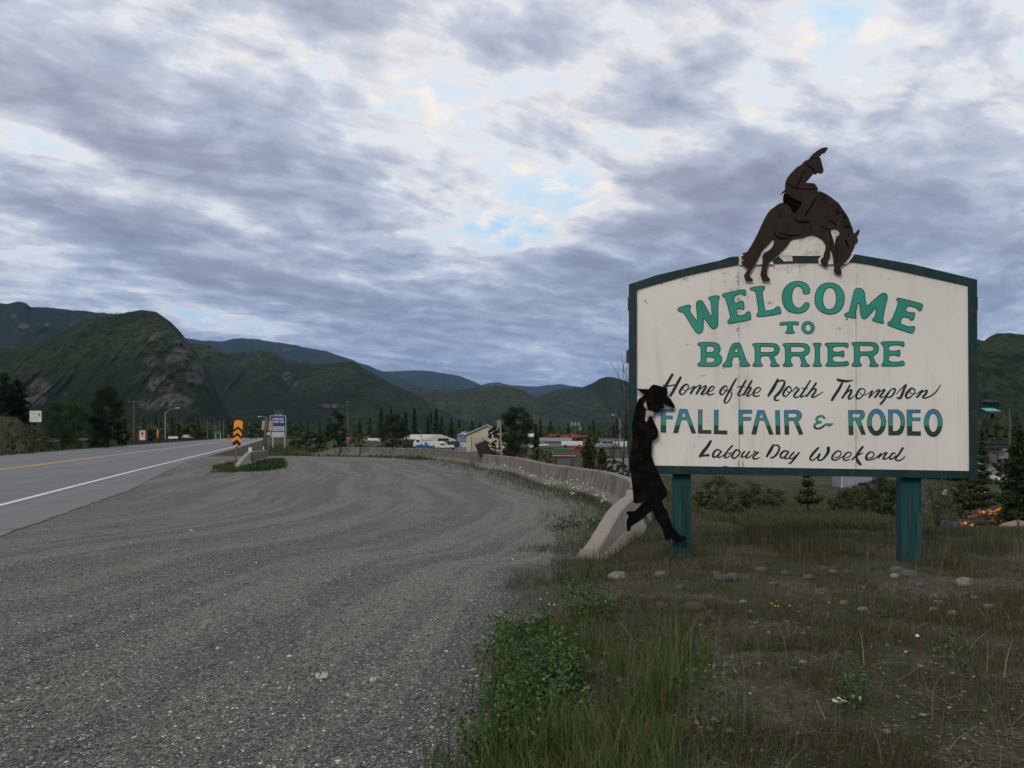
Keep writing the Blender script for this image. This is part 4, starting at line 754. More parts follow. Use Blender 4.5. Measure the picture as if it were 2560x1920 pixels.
# white backing pieces behind the horse's legs
BK = mat('white_backing_paint', (.68, .65, .58), (.60, .57, .51), 8, .6, c3=(.25, .22, .16), s3=14, f3=.4)
for lp in ([(400, 1243), (440, 1165), (552, 1050), (600, 1000), (740, 1010), (960, 985), (1060, 1040), (1110, 1100), (1145, 968), (1170, 950), (1220, 960), (1252, 1000), (1255, 1060), (1215, 1243)],
           [(196, 1247), (606, 1247), (540, 1292), (560, 1330), (196, 1335)], [(608, 1247), (748, 1247), (753, 1284), (753, 1300), (660, 1300), (655, 1290)], [(1045, 1247), (1395, 1228), (1335, 1308), (1300, 1330), (1030, 1330), (1018, 1284)]):
    mb = MB(); plate(mb, [T('E', lp)], .031, .008); mb.build('backing_panel', BK, rider)

# ---- leaning cowboy cut-out at the left edge
o1 = S(1640, 1355, .07)
cow = thing('cowboy_cutout', 'black plywood silhouette of a cowboy in a long coat leaning at the board edge', 'silhouette', tuple(o1))
COWB = [(222, 228), (325, 232), (345, 205), (365, 195), (400, 203), (440, 215), (468, 220), (475, 235), (470, 285), (500, 310), (530, 360), (535, 388), (505, 378), (450, 350), (438, 352), (448, 366), (445, 385), (418, 386), (420, 400), (405, 422), (375, 415), (362, 430), (350, 450), (355, 465), (380, 520), (402, 570), (395, 620), (352, 650), (350, 700), (348, 760), (372, 840), (390, 875), (430, 960), (475, 1050), (470, 1085), (430, 1120), (445, 1170), (470, 1195), (495, 1270), (520, 1340), (570, 1395), (622, 1412), (630, 1430), (590, 1455), (540, 1448), (500, 1425), (495, 1442), (455, 1440), (450, 1400), (430, 1345), (380, 1260), (350, 1200), (260, 1280), (188, 1325), (175, 1365), (150, 1366), (148, 1290), (165, 1245), (148, 1225), (148, 1208), (215, 1205), (290, 1128), (265, 1140), (230, 1145), (203, 1140), (198, 1050), (185, 940), (175, 850), (175, 760), (185, 700), (195, 640), (190, 580), (195, 500), (212, 420), (222, 360), (245, 312), (290, 277)]
mb = MB(); plate(mb, [T('F', COWB)], .075, .019); body = mb.build('figure', BLKP, cow)
mb = MB()
for x, y, n in ((215, 480, 6), (250, 505, 5), (215, 560, 8), (205, 600, 4), (225, 690, 3), (295, 690, 4), (265, 800, 3), (250, 760, 3), (300, 1120, 2), (230, 640, 3), (255, 850, 2), (400, 1000, 2)):
    for _ in range(n):
        cx__, cy__ = 1520+(x+rs.gauss(0, 8))/3.19, 900+(y+rs.gauss(0, 14))/3.19; k_ = rs.randint(4, 6); r__ = rs.uniform(.4, 1.2)
        plate(mb, [[(cx__+r__*rs.uniform(.5, 1.2)*math.cos(6.283*i/k_), cy__+1.6*r__*rs.uniform(.5, 1.2)*math.sin(6.283*i/k_)) for i in range(k_)]], .0765, .001)
mb.build('peeled_spots', mat('peeled_brown', (.075, .05, .045), None, 9, .9), cow, kind='stuff')
BAND = mat('faded_bandana_paint', (.42, .35, .29), (.30, .22, .17), 24, .7, c3=(.10, .06, .05), s3=30, f3=.6)
for lp in ([(302, 322), (290, 345), (282, 352), (292, 378), (316, 398), (308, 358)], [(302, 402), (320, 400), (350, 408), (368, 422), (362, 440), (350, 448), (325, 452), (322, 472), (306, 496), (294, 480), (300, 440)]):
    mb = MB(); plate(mb, [T('F', lp)], .078, .002); mb.build('bandana', BAND, cow)
# ------------------------------------------------------------------ concrete road barriers
def concmat(name, c1, c2, warm, grime=.72):
    m_ = bpy.data.materials.new(name); m_.use_nodes = True; q = G(m_.node_tree); bs = m_.node_tree.nodes['Principled BSDF']
    P = q.n('ShaderNodeTexCoord').outputs['Object']; px, py, pz = q.sep(P)
    mp = q.n('ShaderNodeMapping'); q.l(P, mp.inputs[0]); mp.inputs['Scale'].default_value = (1, 1, .10)
    c = q.mix(q.mr(q.noise(P, 2.2, 6, .65), .32, .68), c1, c2)
    st = q.noise(mp.outputs[0], 9, 5, .7)
    c = q.mix(q.m('MULTIPLY', q.mr(st, .47, .60), grime), c, (.055, .047, .040))
    c = q.mix(q.m('MULTIPLY', q.mr(pz, .30, .05), .55), c, q.mix(q.noise(P, 6, 5, .7), (.16, .145, .12), (.30, .275, .235)))
    c = q.mix(q.m('MULTIPLY', q.mr(q.noise(mp.outputs[0], 14, 4, .7), .56, .70), .5), c, warm)
    c = q.mix(q.m('MULTIPLY', q.mr(q.noise(P, 60, 4, .7), .58, .70), .35), c, (.08, .07, .06))
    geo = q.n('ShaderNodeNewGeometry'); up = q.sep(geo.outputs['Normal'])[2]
    c = q.mix(q.m('MULTIPLY', q.mr(up, .55, .9), .7), c, q.mix(q.noise(P, 20, 5, .7), (.20, .16, .125), (.34, .29, .235)))   # upward faces mixed towards tan, over the stains
    q.l(c, bs.inputs['Base Color']); bs.inputs['Roughness'].default_value = .92; bs.inputs['Specular IOR Level'].default_value = .2
    bn = q.n('ShaderNodeBump'); bn.inputs['Strength'].default_value = .5; bn.inputs['Distance'].default_value = .01
    q.l(q.noise(P, 25, 6, .7), bn.inputs['Height']); q.l(bn.outputs[0], bs.inputs['Normal'])
    return m_
CONC = concmat('stained_concrete', (.165, .145, .125), (.225, .20, .175), (.21, .15, .115))
CONC2 = concmat('pale_concrete', (.33, .285, .225), (.42, .365, .29), (.36, .27, .19), .25)
CONC3 = concmat('grey_green_concrete', (.12, .115, .095), (.175, .165, .14), (.15, .125, .095))
PROF = [(-.30, -.12), (-.30, .07), (-.175, .25), (-.105, .63), (-.085, .66), (.085, .66), (.105, .63), (.175, .25), (.30, .07), (.30, -.12)]
def resample(pts, step=.5):
    P_ = [Vector(p) for p in catmull([tuple(p) for p in pts], 8)]; o = [P_[0]]; acc = 0
    for a, b in zip(P_, P_[1:]):
        acc += (b-a).length
        if acc >= step: o.append(b); acc = 0
    if (o[-1]-P_[-1]).length > .02: o.append(P_[-1])
    return o
def barrier(pts, label, m_, h0=1., h1=1., zoff=0., group='concrete barriers round the gravel pull-out', holes=(), nose=None):
    """pts: (x, y) along the centre line; h0/h1 height factors at the ends"""
    P_ = [Vector((x, y)) for x, y in pts]; V = []; n = len(P_); cum = [0]
    for a, b in zip(P_, P_[1:]): cum.append(cum[-1]+(b-a).length)
    o = Vector((P_[0].x, P_[0].y, 0))
    for i, p in enumerate(P_):
        t = (P_[min(i+1, n-1)]-P_[max(i-1, 0)]).normalized(); nr_ = Vector((t.y, -t.x)); f = cum[i]/cum[-1]
        h = h0+(h1-h0)*f
        if nose: h = nose(f)
        for a, z in PROF:
            zz = z*h if z > 0 else z; ww = a*(.72 if abs(a) > .15 else 1.0) if nose else a
            j = 0 if nose else (vn3(p.x*3+a*5, p.y*3, z*4)-.5)*.012
            V.append(Vector((p.x+nr_.x*(ww+j), p.y+nr_.y*(ww+j), zz+j*.7+zoff))-o)
    k = len(PROF); fs = [(i*k+j, i*k+j+1, (i+1)*k+j+1, (i+1)*k+j) for i in range(n-1) for j in range(k-1)]
    fs += [tuple(range(k)), tuple(range((n-1)*k, n*k))[::-1]]
    me = base_mesh('concrete_barrier', V, fs, [m_]); ob = link('concrete_barrier', me, label=label, cat='barrier', group=group); ob.location = o; ORG[ob.name] = o
    bv = ob.modifiers.new('bevel', 'BEVEL'); bv.width = .018; bv.segments = 2; bv.angle_limit = math.radians(50)
    for f, side in holes:
        i = min(int(f*(n-1)), n-2); p = P_[i].lerp(P_[i+1], f*(n-1)-i); t = (P_[i+1]-P_[i]).normalized(); nr_ = Vector((t.y, -t.x))*side
        q_ = Vector((p.x+nr_.x*.142, p.y+nr_.y*.142, .46)); mb = MB(); mb.tube(q_-Vector((nr_.x, nr_.y, 0))*.03, q_+Vector((nr_.x, nr_.y, 0))*.004, .035, n=8); mb.build('hole_shade_disc', M['black'], ob)  # raised black disc stands for the shade inside a lifting hole
    return ob
def vn3(x, y, z): return math.sin(x*12.9+y*7.3+z*3.1)*.5+.5
CB = resample([(-1.26, 41.4), (.165, 36.3), (1.19, 27.9), (1.60, 26.2), (2.31, 22.5), (2.50, 20.1), (2.47, 18.1), (2.30, 16.4), (2.10, 15.25)], .35)
def cut(P_, key, a, b):
    """piece of a polyline between two values of one coordinate, ends interpolated"""
    lo, hi = min(a, b), max(a, b); o = []
    for p, q_ in zip(P_, P_[1:]):
        for e in (lo, hi):
            if (p[key]-e)*(q_[key]-e) < 0: o.append((abs(e-p[key]), p.lerp(q_, (e-p[key])/(q_[key]-p[key])), p))
    res = []
    for i, p in enumerate(P_):
        if lo <= p[key] <= hi: res.append(p)
        for dd_, pt, base in sorted([c for c in o if c[2] is p], key=lambda c: c[0]): res.append(pt)
    o2 = [res[0]]
    for p in res[1:]:
        if (p-o2[-1]).length > .05: o2.append(p)
    return [tuple(p) for p in o2]
cuts = [(41.4, 36.32, 'stained concrete barrier section just right of the tipped dark box'), (36.28, 28.12, 'long stained concrete barrier section behind the white wild flowers'), (28.08, 25.47, 'short stained concrete barrier section between two pale joint lines'),
        (25.43, 22.56, 'stained barrier section left of the joint nearest the cowboy silhouette'), (22.52, 15.2, 'tightly curving stained barrier section ending behind the pale sloped nose')]
for y1, y0, lb in cuts:
    pp = cut(CB, 1, y0, y1)
    barrier(pp, lb, CONC)
nb = resample([(2.06, 14.95), (1.93, 14.2), (1.62, 13.2), (1.30, 12.2), (.98, 11.25)], .22)
barrier([tuple(p) for p in nb], 'pale concrete barrier nose sloping into the grass beside the cowboy silhouette', CONC2, nose=lambda f: float(np.interp(f, [0, .1, .35, .53, .66, .78, .9, 1], [1, 1, .94, .85, .70, .50, .32, .20])), zoff=-.02)
# pale mortar at the joints
for (x, y) in ((1.17, 28.12), (1.62, 25.45), (2.31, 22.55)):
    c = min(CB, key=lambda p: (p.x-x)**2+(p.y-y)**2)
RA = resample([(-12.45, 64.6), (-9.1, 62.7), (-6.1, 59.), (-3.24, 51.7), (-1.95, 46.6)], .4)
def xr(P_, x0, x1): return [tuple(p) for p in P_ if x0 <= p.x <= x1]
for x0, x1, lb in ((-12.42, -10.92, 'short far barrier section just right of the tapered end piece'), (-10.88, -8.32, 'far barrier section below the white camper trailer'), (-8.28, -5.72, 'far barrier section in front of the dark bushy tree'), (-5.68, -3.40, 'far barrier section in front of the white fabric shelter'), (-3.36, -1.97, 'far barrier section just left of the tipped dark box')):
    barrier(cut(RA, 0, x0, x1), lb, CONC3, holes=((.25, 1), (.7, 1)))
barrier([(-14.9, 65.6), (-14.1, 65.4), (-13.3, 65.05), (-12.62, 64.75)], 'tapered end piece of the far barrier row, low on its left side', CONC3, nose=lambda f: .25+.75*f, holes=((.5, 1), (.8, 1)))
# island stub by the road
IS = [(-12.85, 40.8), (-13.1, 42.0), (-13.45, 43.8), (-13.85, 46.2)]
barrier(IS, 'sloping nose of the barrier stub behind the yellow and black chevron marker', CONC2, nose=lambda f: .06+.94*min(1, f*1.02), group='barrier stub on the grassy island')
barrier([(-13.84, 46.35), (-14.3, 49), (-14.85, 52.6), (-15.0, 53.4)], 'full height barrier section of the stub carrying a small white reflector', CONC3, group='barrier stub on the grassy island')
mb = MB(); mb.box((0, 0, .12), (.18, .06, .24)); mb.tube((0, 0, -.02), (0, 0, .03), .03); r_ = mb.build('barrier_reflector', M['white'], world=False, bevel=.01, label='small white reflector block on top of the barrier stub', cat='reflector'); r_.location = (-13.95, 46.9, .665)

# tipped dark box between the barriers
tb = thing('tipped_box', 'dark rusty box tipped over between two runs of concrete barrier', 'box', (-1.55, 44.4, 0))
c0 = Vector((-1.42, 44.4, .82)); mb = MB(); mb.box(c0, (.56, .56, .80), ry=math.radians(-24), rz=math.radians(12)); mb.build('box_body', M['rust'], tb, bevel=.02)
mb = MB(); mb.box(c0+Vector((-.18, 0, .40)), (.62, .62, .05), ry=math.radians(-24), rz=math.radians(12)); mb.build('lid', mat('dusty_lid', (.20, .20, .22), (.12, .12, .13), 5), tb, bevel=.01)
mb = MB(); mb.box(c0+Vector((.16, 0, -.52)), (.10, .4, .40), ry=math.radians(-24)); mb.build('leg', M['rust'], tb)
mb = MB(); mb.box((-1.5, 44.4, .02), (.7, .6, .26)); mb.build('base_block', CONC3, tb, bevel=.03)

# ------------------------------------------------------------------ lettering helper (flat print as thin raised strokes, local x/z plane facing -y)
GL = dict(A='0,0 3,6 6,0|1.2,2.2 4.8,2.2', C='6,1 4,0 2,0 0,2 0,4 2,6 4,6 6,5', D='0,0 0,6 3,6 6,4 6,2 3,0 0,0', E='6,0 0,0 0,6 6,6|0,3 4.5,3', G='6,5 4,6 2,6 0,4 0,2 2,0 4,0 6,1 6,3 3.5,3', I='3,0 3,6', L='0,6 0,0 5.5,0', M='0,0 0,6 3,2.5 6,6 6,0', N='0,0 0,6 6,0 6,6', O='2,0 0,2 0,4 2,6 4,6 6,4 6,2 4,0 2,0',
          P='0,0 0,6 4,6 6,5 6,4 4,3 0,3', R='0,0 0,6 4,6 6,5 6,4 4,3 0,3|3,3 6,0', S='6,5 4,6 2,6 0,5 0,4 6,2 6,1 4,0 2,0 0,1', T='0,6 6,6|3,6 3,0', B='0,0 0,6 4,6 5.5,5 4,3.2 0,3.2|4,3.2 6,1.6 4,0 0,0', K='0,0 0,6|6,6 0,2.6|2,3.8 6,0', V='0,6 3,0 6,6', X='0,0 6,6|0,6 6,0', H='0,0 0,6|6,0 6,6|0,3 6,3', Y='0,6 3,3 6,6|3,3 3,0')
def text_mb(mb, s, x, z, h, w, y, th=.16, gap=.38):
    """block letters; x left, z baseline, h cap height, w letter width, y plane"""
    for ch in s:
        if ch in GL:
            for st in GL[ch].split('|'):
                p = [tuple(map(float, a.split(','))) for a in st.split()]
                for i, (a, b) in enumerate(zip(p, p[1:])):
                    A_ = Vector((x+a[0]/6*w, y-.0004*i, z+a[1]/6*h)); B_ = Vector((x+b[0]/6*w, y-.0004*i, z+b[1]/6*h)); d = (B_-A_).normalized(); nn = Vector((-d.z, 0, d.x))*th*h*.5; A_ -= d*th*h*.35; B_ += d*th*h*.35
                    mb.add([A_+nn, A_-nn, B_-nn, B_+nn], [(0, 1, 2, 3)])
        x += w*(1+gap) if ch != 'I' else w*(.75+gap)
    return mb
def rrect(w, h, r, n=4, cx=0, cz=0):
    o = []
    for ax, az, a0 in ((w/2-r, h/2-r, 0), (-w/2+r, h/2-r, 90), (-w/2+r, -h/2+r, 180), (w/2-r, -h/2+r, 270)):
        o += [(cx+ax+r*math.cos(math.radians(a0+90*i/n)), cz+az+r*math.sin(math.radians(a0+90*i/n))) for i in range(n+1)]
    return o
def panel(mb, poly, y0, y1): return mb.slab([Vector((x, 0, z)) for x, z in poly], (0, 1, 0), y0, y1)

# chevron marker
cx_, cy_ = gp(586, 1172); cv_ = thing('chevron_marker', 'yellow and black chevron object marker on a leaning post by the island', 'road sign', (cx_, cy_, 0))
cv_.rotation_euler = (0, math.radians(5.2), 0)
mb = MB(); mb.box((0, .03, .62), (.07, .05, 1.5)); mb.build('post', M['wood'], cv_, world=False)
zc0 = 1.68; mb = MB(); panel(mb, rrect(.40, 1.18, .05, cz=zc0), -.01, 0); mb.build('marker_plate', M['yellow'], cv_, world=False)
mb = MB(); w_ = .2; hch = .14
for k in range(4):
    zb = zc0-.56+.303*k-.04; pts = [(-w_, zb), (0, zb+.17), (w_, zb), (w_, zb+.135), (0, zb+.305), (-w_, zb+.135)]
    lo, hi = zc0-.585, zc0+.585
    if k == 3: mb2 = None; pl = [[(-w_, hi-.075), (-.10, hi), (-w_+.04, hi), (-w_, hi-.04)], [(w_, hi-.075), (.10, hi), (w_-.04, hi), (w_, hi-.04)]]
    else: pl = [pts]
    if k == 0: pl = [[(-w_+.005, zb+.06), (-w_+.03, zb+.0), (-.11, zb+.01), (0, zb+.10), (.11, zb+.01), (w_-.03, zb), (w_-.005, zb+.06), (w_-.005, zb+.135), (0, zb+.305), (-w_+.005, zb+.135)]]
    for q_ in pl:
        m3 = MB(); panel(m3, q_, -.014, -.0101); m3.build('black_chevron', M['black'], cv_, world=False)
mb = MB(); 
for z in (zc0-.53, zc0+.53): m3 = MB(); m3.tube((0, -.018, z), (0, -.010, z), .012); m3.build('bolt', M['galv'], cv_, world=False)

# lodging sign
lx, ly = gp(695, 1118, 0); ly = 105.; lx = (695-CX)/F*ly
lod = thing('lodging_sign', 'blue roadside services sign reading lodging and camping on two wooden legs', 'road sign', (lx, ly, H1(lx, ly)))
W_, HH_ = 40/F*ly, 54/F*ly; zc1 = CH+(HY-1066)/F*ly-H1(lx, ly)
mb = MB(); panel(mb, rrect(W_, HH_, .14, cz=zc1), -.03, .01); mb.build('border', M['white'], lod, world=False)
mb = MB(); panel(mb, rrect(W_-.10, HH_-.10, .11, cz=zc1), -.036, -.0301); mb.build('blue_panel', mat('sign_blue', (.008, .035, .17), (.008, .03, .14), 2, .5), lod, world=False)
WP = mat('sign_white', (.55, .56, .56), (.48, .49, .5), 2, .5)
mb = MB(); text_mb(mb, 'LODGING', -.66, zc1+HH_*.30, .22, .145, -.040, .22, .36); mb.build('lettering', WP, lod, world=False)
mb = MB(); text_mb(mb, 'CAMPING', -.72, zc1+HH_*.165, .22, .16, -.040, .22, .36); mb.build('lettering', WP, lod, world=False)
for zz, tx in ((zc1-.10*HH_, 1), (zc1-.365*HH_, 0)):
    mb = MB(); panel(mb, rrect(W_*.80, HH_*.215, .03, cz=zz), -.044, -.0361); pn = mb.build('white_panel', mat('panel_white', (.42, .44, .45), (.38, .38, .36), 2, .5) if tx else mat('panel_cream', (.46, .45, .41), (.42, .41, .38), 2, .5), lod, world=False)
    if tx:
        mb = MB()      # two lines too small to read in the photo: letter-sized ticks only
        for x0, nn, zt_ in ((-.66, 4, .12), (-.24, 2, .12), (.02, 8, .12), (-.28, 4, -.14), (.10, 7, -.14)):
            for k in range(nn): mb.box((x0+k*.082, -.046, zz+zt_), (.045, .003, .085+.02*(k % 2)))
        panel(mb, [(-.68, zz-.14), (-.58, zz-.06), (-.58, zz-.11), (-.40, zz-.11), (-.40, zz-.17), (-.58, zz-.17), (-.58, zz-.22)], -.049, -.0445)
        mb.build('small_print', M['dark'], pn, world=False, kind='stuff')
for x, b_ in ((-.62, 0), (.78, -.1)):
    mb = MB(); mb.box((x, .08, zc1*.5-.3), (.13, .13, zc1+.5)); mb.build('leg', mat('white_leg_paint', (.42, .41, .37), (.30, .29, .26), 4), lod, world=False)
# back of a tan sign on a timber post, with a dark box and delineator
sx_, sy_ = -15.4, 54.6; ts = thing('sign_seen_from_behind', 'tan back of a road sign on a leaning timber post left of the lodging sign', 'road sign', (sx_, sy_, 0)); ts.rotation_euler = (0, math.radians(4.5), 0)
mb = MB(); mb.box((-.02, .0, 1.25), (.15, .10, 2.75)); mb.build('post', M['wood'], ts, world=False)
mb = MB(); mb.box((.02, .09, 2.16), (.66, .02, .58)); mb.build('sign_back', mat('tan_plywood', (.36, .30, .21), (.30, .25, .17), 3, .7), ts, world=False)
mb = MB(); mb.box((-.03, -.02, 1.22), (.22, .16, .62)); mb.build('utility_box', mat('grey_brown_box', (.09, .085, .07), (.06, .055, .045), 5), ts, world=False, bevel=.01)
mb = MB(); mb.box((-.04, -.12, .75), (.14, .03, .30)); dl = mb.build('delineator', M['black'], ts, world=False)
mb = MB(); mb.box((-.04, -.142, .76), (.07, .01, .19)); mb.build('reflector', M['white'], dl, world=False)
# arrow tab
ax_ = at(671, 75, 0); ar = thing('arrow_sign', 'small white arrow tab left of the lodging sign', 'road sign', (ax_.x, 75, 0)); mb = MB(); mb.box((0, 0, 1.66), (.24, .02, .22)); mb.build('tab', M['white'], ar, world=False); mb = MB(); mb.box((.0, -.02, 1.66), (.14, .01, .05)); mb.build('arrow', M['dark'], ar, world=False); mb = MB(); mb.tube((.0, .03, -.1), (.0, .03, 1.6), .02); mb.build('post', M['galv'], ar, world=False)
# thin post with two tags by the big tree
p_ = at(1252, 43.5, H1((1252-CX)/F*43.5, 43.5)); tp = thing('tag_post', 'thin steel post with two small grey tags in front of the leafy tree', 'sign post', tuple(p_)); hh = hz(1050, 43.5)-p_.z
mb = MB(); mb.tube((.06, 0, -.1), (-.03, 0, hh), .035); mb.build('post', M['galv'], tp, world=False)
for py, w_ in ((1055, .17), (1065, .16)): mb = MB(); mb.box((-.10, -.04, hz(py, 43.5)-p_.z), (w_, .012, .18)); mb.build('tag', mat('faded_tag', (.24, .27, .26), (.18, .2, .2), 8), tp, world=False)

# ------------------------------------------------------------------ poles and lamps
def pole(px, d, ytop, ybase, label, r=.13, arm=None, lamp=None, cans=0, name='utility_pole', cat='pole', group='utility poles along the valley'):
    x = (px-CX)/F*d; zb = hz(ybase, d); t = thing(name, label, cat, (x, d, zb), group); h = hz(ytop, d)-zb
    mb = MB(); mb.tube((0, 0, -.5), (0, 0, h), r, r*.65, 8); mb.build('pole', M['polewood'] if not lamp else M['galv'], t, world=False)
    if arm: mb = MB(); mb.box((0, -.1, h-.35), (arm, .12, .14)); mb.build('crossarm', M['polewood'], t, world=False)
    if cans:
        for k in range(cans): mb = MB(); mb.tube(((k-(cans-1)/2)*.95, -.35, h-1.9), ((k-(cans-1)/2)*.95, -.35, h-.8), .32, n=10); mb.build('transformer', M['greymetal'], t, world=False)
    if arm:
        for k in (-.45, 0, .45): mb = MB(); mb.tube((arm*k, -.1, h-.28), (arm*k, -.1, h+.05), .05, n=6); mb.build('insulator', M['greymetal'], t, world=False)
    if lamp:
        dx, dz = lamp; mb = MB(); mb.path([Vector((0, 0, h-.3)), Vector((dx*.35, 0, h+dz*.55)), Vector((dx*.7, 0, h+dz*.9)), Vector((dx, 0, h+dz))], [.07, .06, .05, .05]); mb.build('lamp_arm', M['galv'], t, world=False)
        mb = MB(); mb.box((dx+.25*np.sign(dx), 0, h+dz-.02), (.9, .32, .18)); mb.build('lamp_head', M['white'], t, world=False, bevel=.05)
    return t
def wires(name, pts, label, r=.02, sag=.6):
    mb = MB()
    for a, b in zip(pts, pts[1:]):
        a, b = Vector(a), Vector(b); pr = None
        for i in range(9):
            t = i/8; p = a.lerp(b, t)-Vector((0, 0, sag*4*t*(1-t)))
            if pr: mb.tube(pr, p, r, n=4, cap=False)
            pr = p
    return mb.build(name, M['dark'], label=label, cat='wire')
pole(335, 180, 1001, 1091, 'tall pole with cross-arm left of the far street lamp', .17, arm=2.4)
pole(413, 190, 1030, 1092, 'street lamp with curved arm reaching right beside the highway', .14, lamp=(2.4, .9), name='street_lamp', cat='street lamp', group='street lamps')
pole(519, 300, 1051, 1092, 'first of four slim poles near the green road sign', .22); pole(536, 310, 1053, 1092, 'second of four slim poles near the green road sign', .22)
pole(549, 330, 1052, 1092, 'third of four slim poles near the green road sign', .2); pole(559, 320, 1051, 1092, 'fourth of four slim poles right of the green road sign', .2)
pole(697, 190, 1025, 1093, 'pole with two tiers of fittings rising behind the lodging sign', .2, arm=1.9, cans=2); pole(708, 200, 1034, 1093, 'short pole just right of the one behind the lodging sign', .14)
pole(869, 260, 1003, 1090, 'tall bare pole right of the roadside bushes', .17, arm=.8)
pole(665, 230, 1042, 1090, 'distant street lamp with long flat arm above the tan sign', .12, lamp=(-1.4, .1), name='street_lamp', cat='street lamp', group='street lamps')
pole(1438, 250, 1048, 1110, 'pole carrying three transformer cans above the red tanker', .2, arm=3.0, cans=3); pole(1451, 255, 1060, 1110, 'short pole just right of the three transformer cans', .16, cans=1)
pole(1550, 200, 1048, 1108, 'street lamp with raised arm left of the welcome board', .13, lamp=(-1.5, 1.0), name='street_lamp', cat='street lamp', group='street lamps')
pole(1209, 260, 1056, 1100, 'pale thin pole behind the garage roof', .1); pole(2524, 110, 1020, 1140, 'pole standing right of the long roofed building', .11)
a_ = at(335, 180); b_ = at(519, 300); wires('overhead_wire', [(at(150, 130).x, 130, hz(1052, 130)), (a_.x, 180, hz(1056, 180)), (b_.x, 300, hz(1056, 300))], 'thin wire strung between the roadside poles', .025, 1.0)

q1, q2 = at(1438, 250, hz(1056, 250)), at(1550, 200, hz(1056, 200))
wires('overhead_wire', [tuple(at(1209, 260, hz(1060, 260))), tuple(q1), tuple(q2)], 'thin wire strung above the yard between the poles', .03, 1.0)
wires('overhead_wire', [tuple(at(2524, 110, hz(1026, 110))), tuple(at(2800, 100, hz(1010, 100)))], 'thin wire leaving the pole right of the long building', .015, .4)
# ------------------------------------------------------------------ small signs across the highway
def board(px, d, y0, y1, w, label, m_, name='road_sign', cat='road sign', legs=2, ybase=None, legm=None, frame=None):
    x = (px-CX)/F*d; zb = hz(ybase if ybase else y1+8, d); t = thing(name, label, cat, (x, d, zb)); za, zb2 = hz(y0, d)-zb, hz(y1, d)-zb; W = w/F*d
    mb = MB(); mb.box((0, 0, (za+zb2)/2), (W, .06, za-zb2)); p = mb.build('panel', m_, t, world=False)
    if legs:
        for k in ((-.36, .36) if legs == 2 else (0,)): mb = MB(); mb.box((W*k, .1, zb2*.5-.2+.2), (max(.1, W*.05), .1, zb2+1.2)); mb.build('leg', legm or M['wood'], t, world=False)
    return t, W, za, zb2
t, W, za, zb2 = board(89, 72, 1027, 1055, 29, 'white information board with small print on the grassy bank', M['white'], 'information_board', 'board', ybase=1066, legm=M['dark'])
for k in range(7):
    zz = za-(za-zb2)*(.12+.125*k); l = [.7, .55, .4, .85, .75, .85, .7][k]; m3 = MB(); xx = -W*.46
    for j in range(int(l*14)): m3.box((xx+W*l*j/int(l*14)+.012, -.034, zz), (W*.030, .004, .028+.012*(k in (1, 2))))
    m3.build('small_print', mat('grey_print', (.12, .12, .12), None), t, world=False, kind='stuff')
for dx_, dz_, mm in ((.28, .30, 'orange'), (.36, .38, 'black'), (.22, .38, 'yellow'), (.35, .24, 'yellow')): mb = MB(); mb.tube((W*dx_, -.038, za-(za-zb2)*dz_), (W*dx_, -.031, za-(za-zb2)*dz_), .06, n=7); mb.build('emblem', M[mm], t, world=False)
t, W, za, zb2 = board(356.5, 150, 1076.5, 1100, 23, 'white sign with black emblem between two red side panels', M['red'], 'roadside_board', 'board', legs=0)
mb = MB(); mb.box((0, -.05, (za+zb2)/2), (W*.58, .04, za-zb2+.02)); f_ = mb.build('white_face', M['white'], t, world=False)
mb = MB(); mb.tube((0, -.085, za-.55), (0, -.071, za-.55), .22, n=10); mb.build('emblem', M['dark'], f_, world=False)
for zz, l in ((.25, .30), (.95, .26)): mb = MB(); mb.box((0, -.08, za-zz), (l*W, .02, .10)); mb.build('print_line', M['dark'], f_, world=False)
t = thing('feather_flag', 'orange and yellow feather flag beside the red sided board', 'flag', tuple(at(393, 150, hz(1098, 150)))); mb = MB(); mb.tube((0, 0, 0), (0, 0, 1.8), .03); mb.build('pole', M['galv'], t, world=False)
mb = MB(); panel(mb, [(-.1, .3), (.25, .3), (.3, 1.0), (.22, 1.6), (.05, 1.8), (-.06, 1.5), (-.14, 1.0)], -.02, .0); mb.build('banner', M['orange'], t, world=False); mb = MB(); panel(mb, [(0, .9), (.24, 1.0), (.18, 1.5), (.05, 1.6)], -.03, -.021); mb.build('banner_panel', M['yellow'], t, world=False)
board(433, 170, 1091, 1096.5, 24, 'long low white sign on the far verge', M['white'], 'low_sign', 'sign')
t, W, za, zb2 = board(545, 250, 1078, 1085, 16, 'green highway sign on two pale posts before the treeline', M['green'], ybase=1097, legm=M['white'])
t, W, za, zb2 = board(571, 260, 1087.5, 1091.5, 6, 'tiny orange construction sign at the far road edge', M['orange'], legs=1)
t, W, za, zb2 = board(310, 120, 1071, 1078, 3.2, 'tiny white tag beside the broad dark roadside tree', M['white'], legs=1)
tr = thing('flatbed_trailer', 'pale flat trailer with a load parked beyond the highway', 'trailer', tuple(at(468, 170, hz(1099, 170))))
mb = MB(); mb.box((0, 0, .45), (1.9, .9, .25)); mb.build('deck', M['greymetal'], tr, world=False); mb = MB(); mb.box((-.2, 0, .72), (.9, .7, .3)); mb.build('load', M['white'], tr, world=False)
for s_ in (-.5, .5): mb = MB(); mb.tube((s_, -.5, .2), (s_, -.4, .2), .2, n=10); mb.build('wheel', M['black'], tr, world=False)
mb = MB(); mb.box((-.2, .1, .98), (1.8, .06, .05)); mb.build('rail', M['lumber'], tr, world=False)

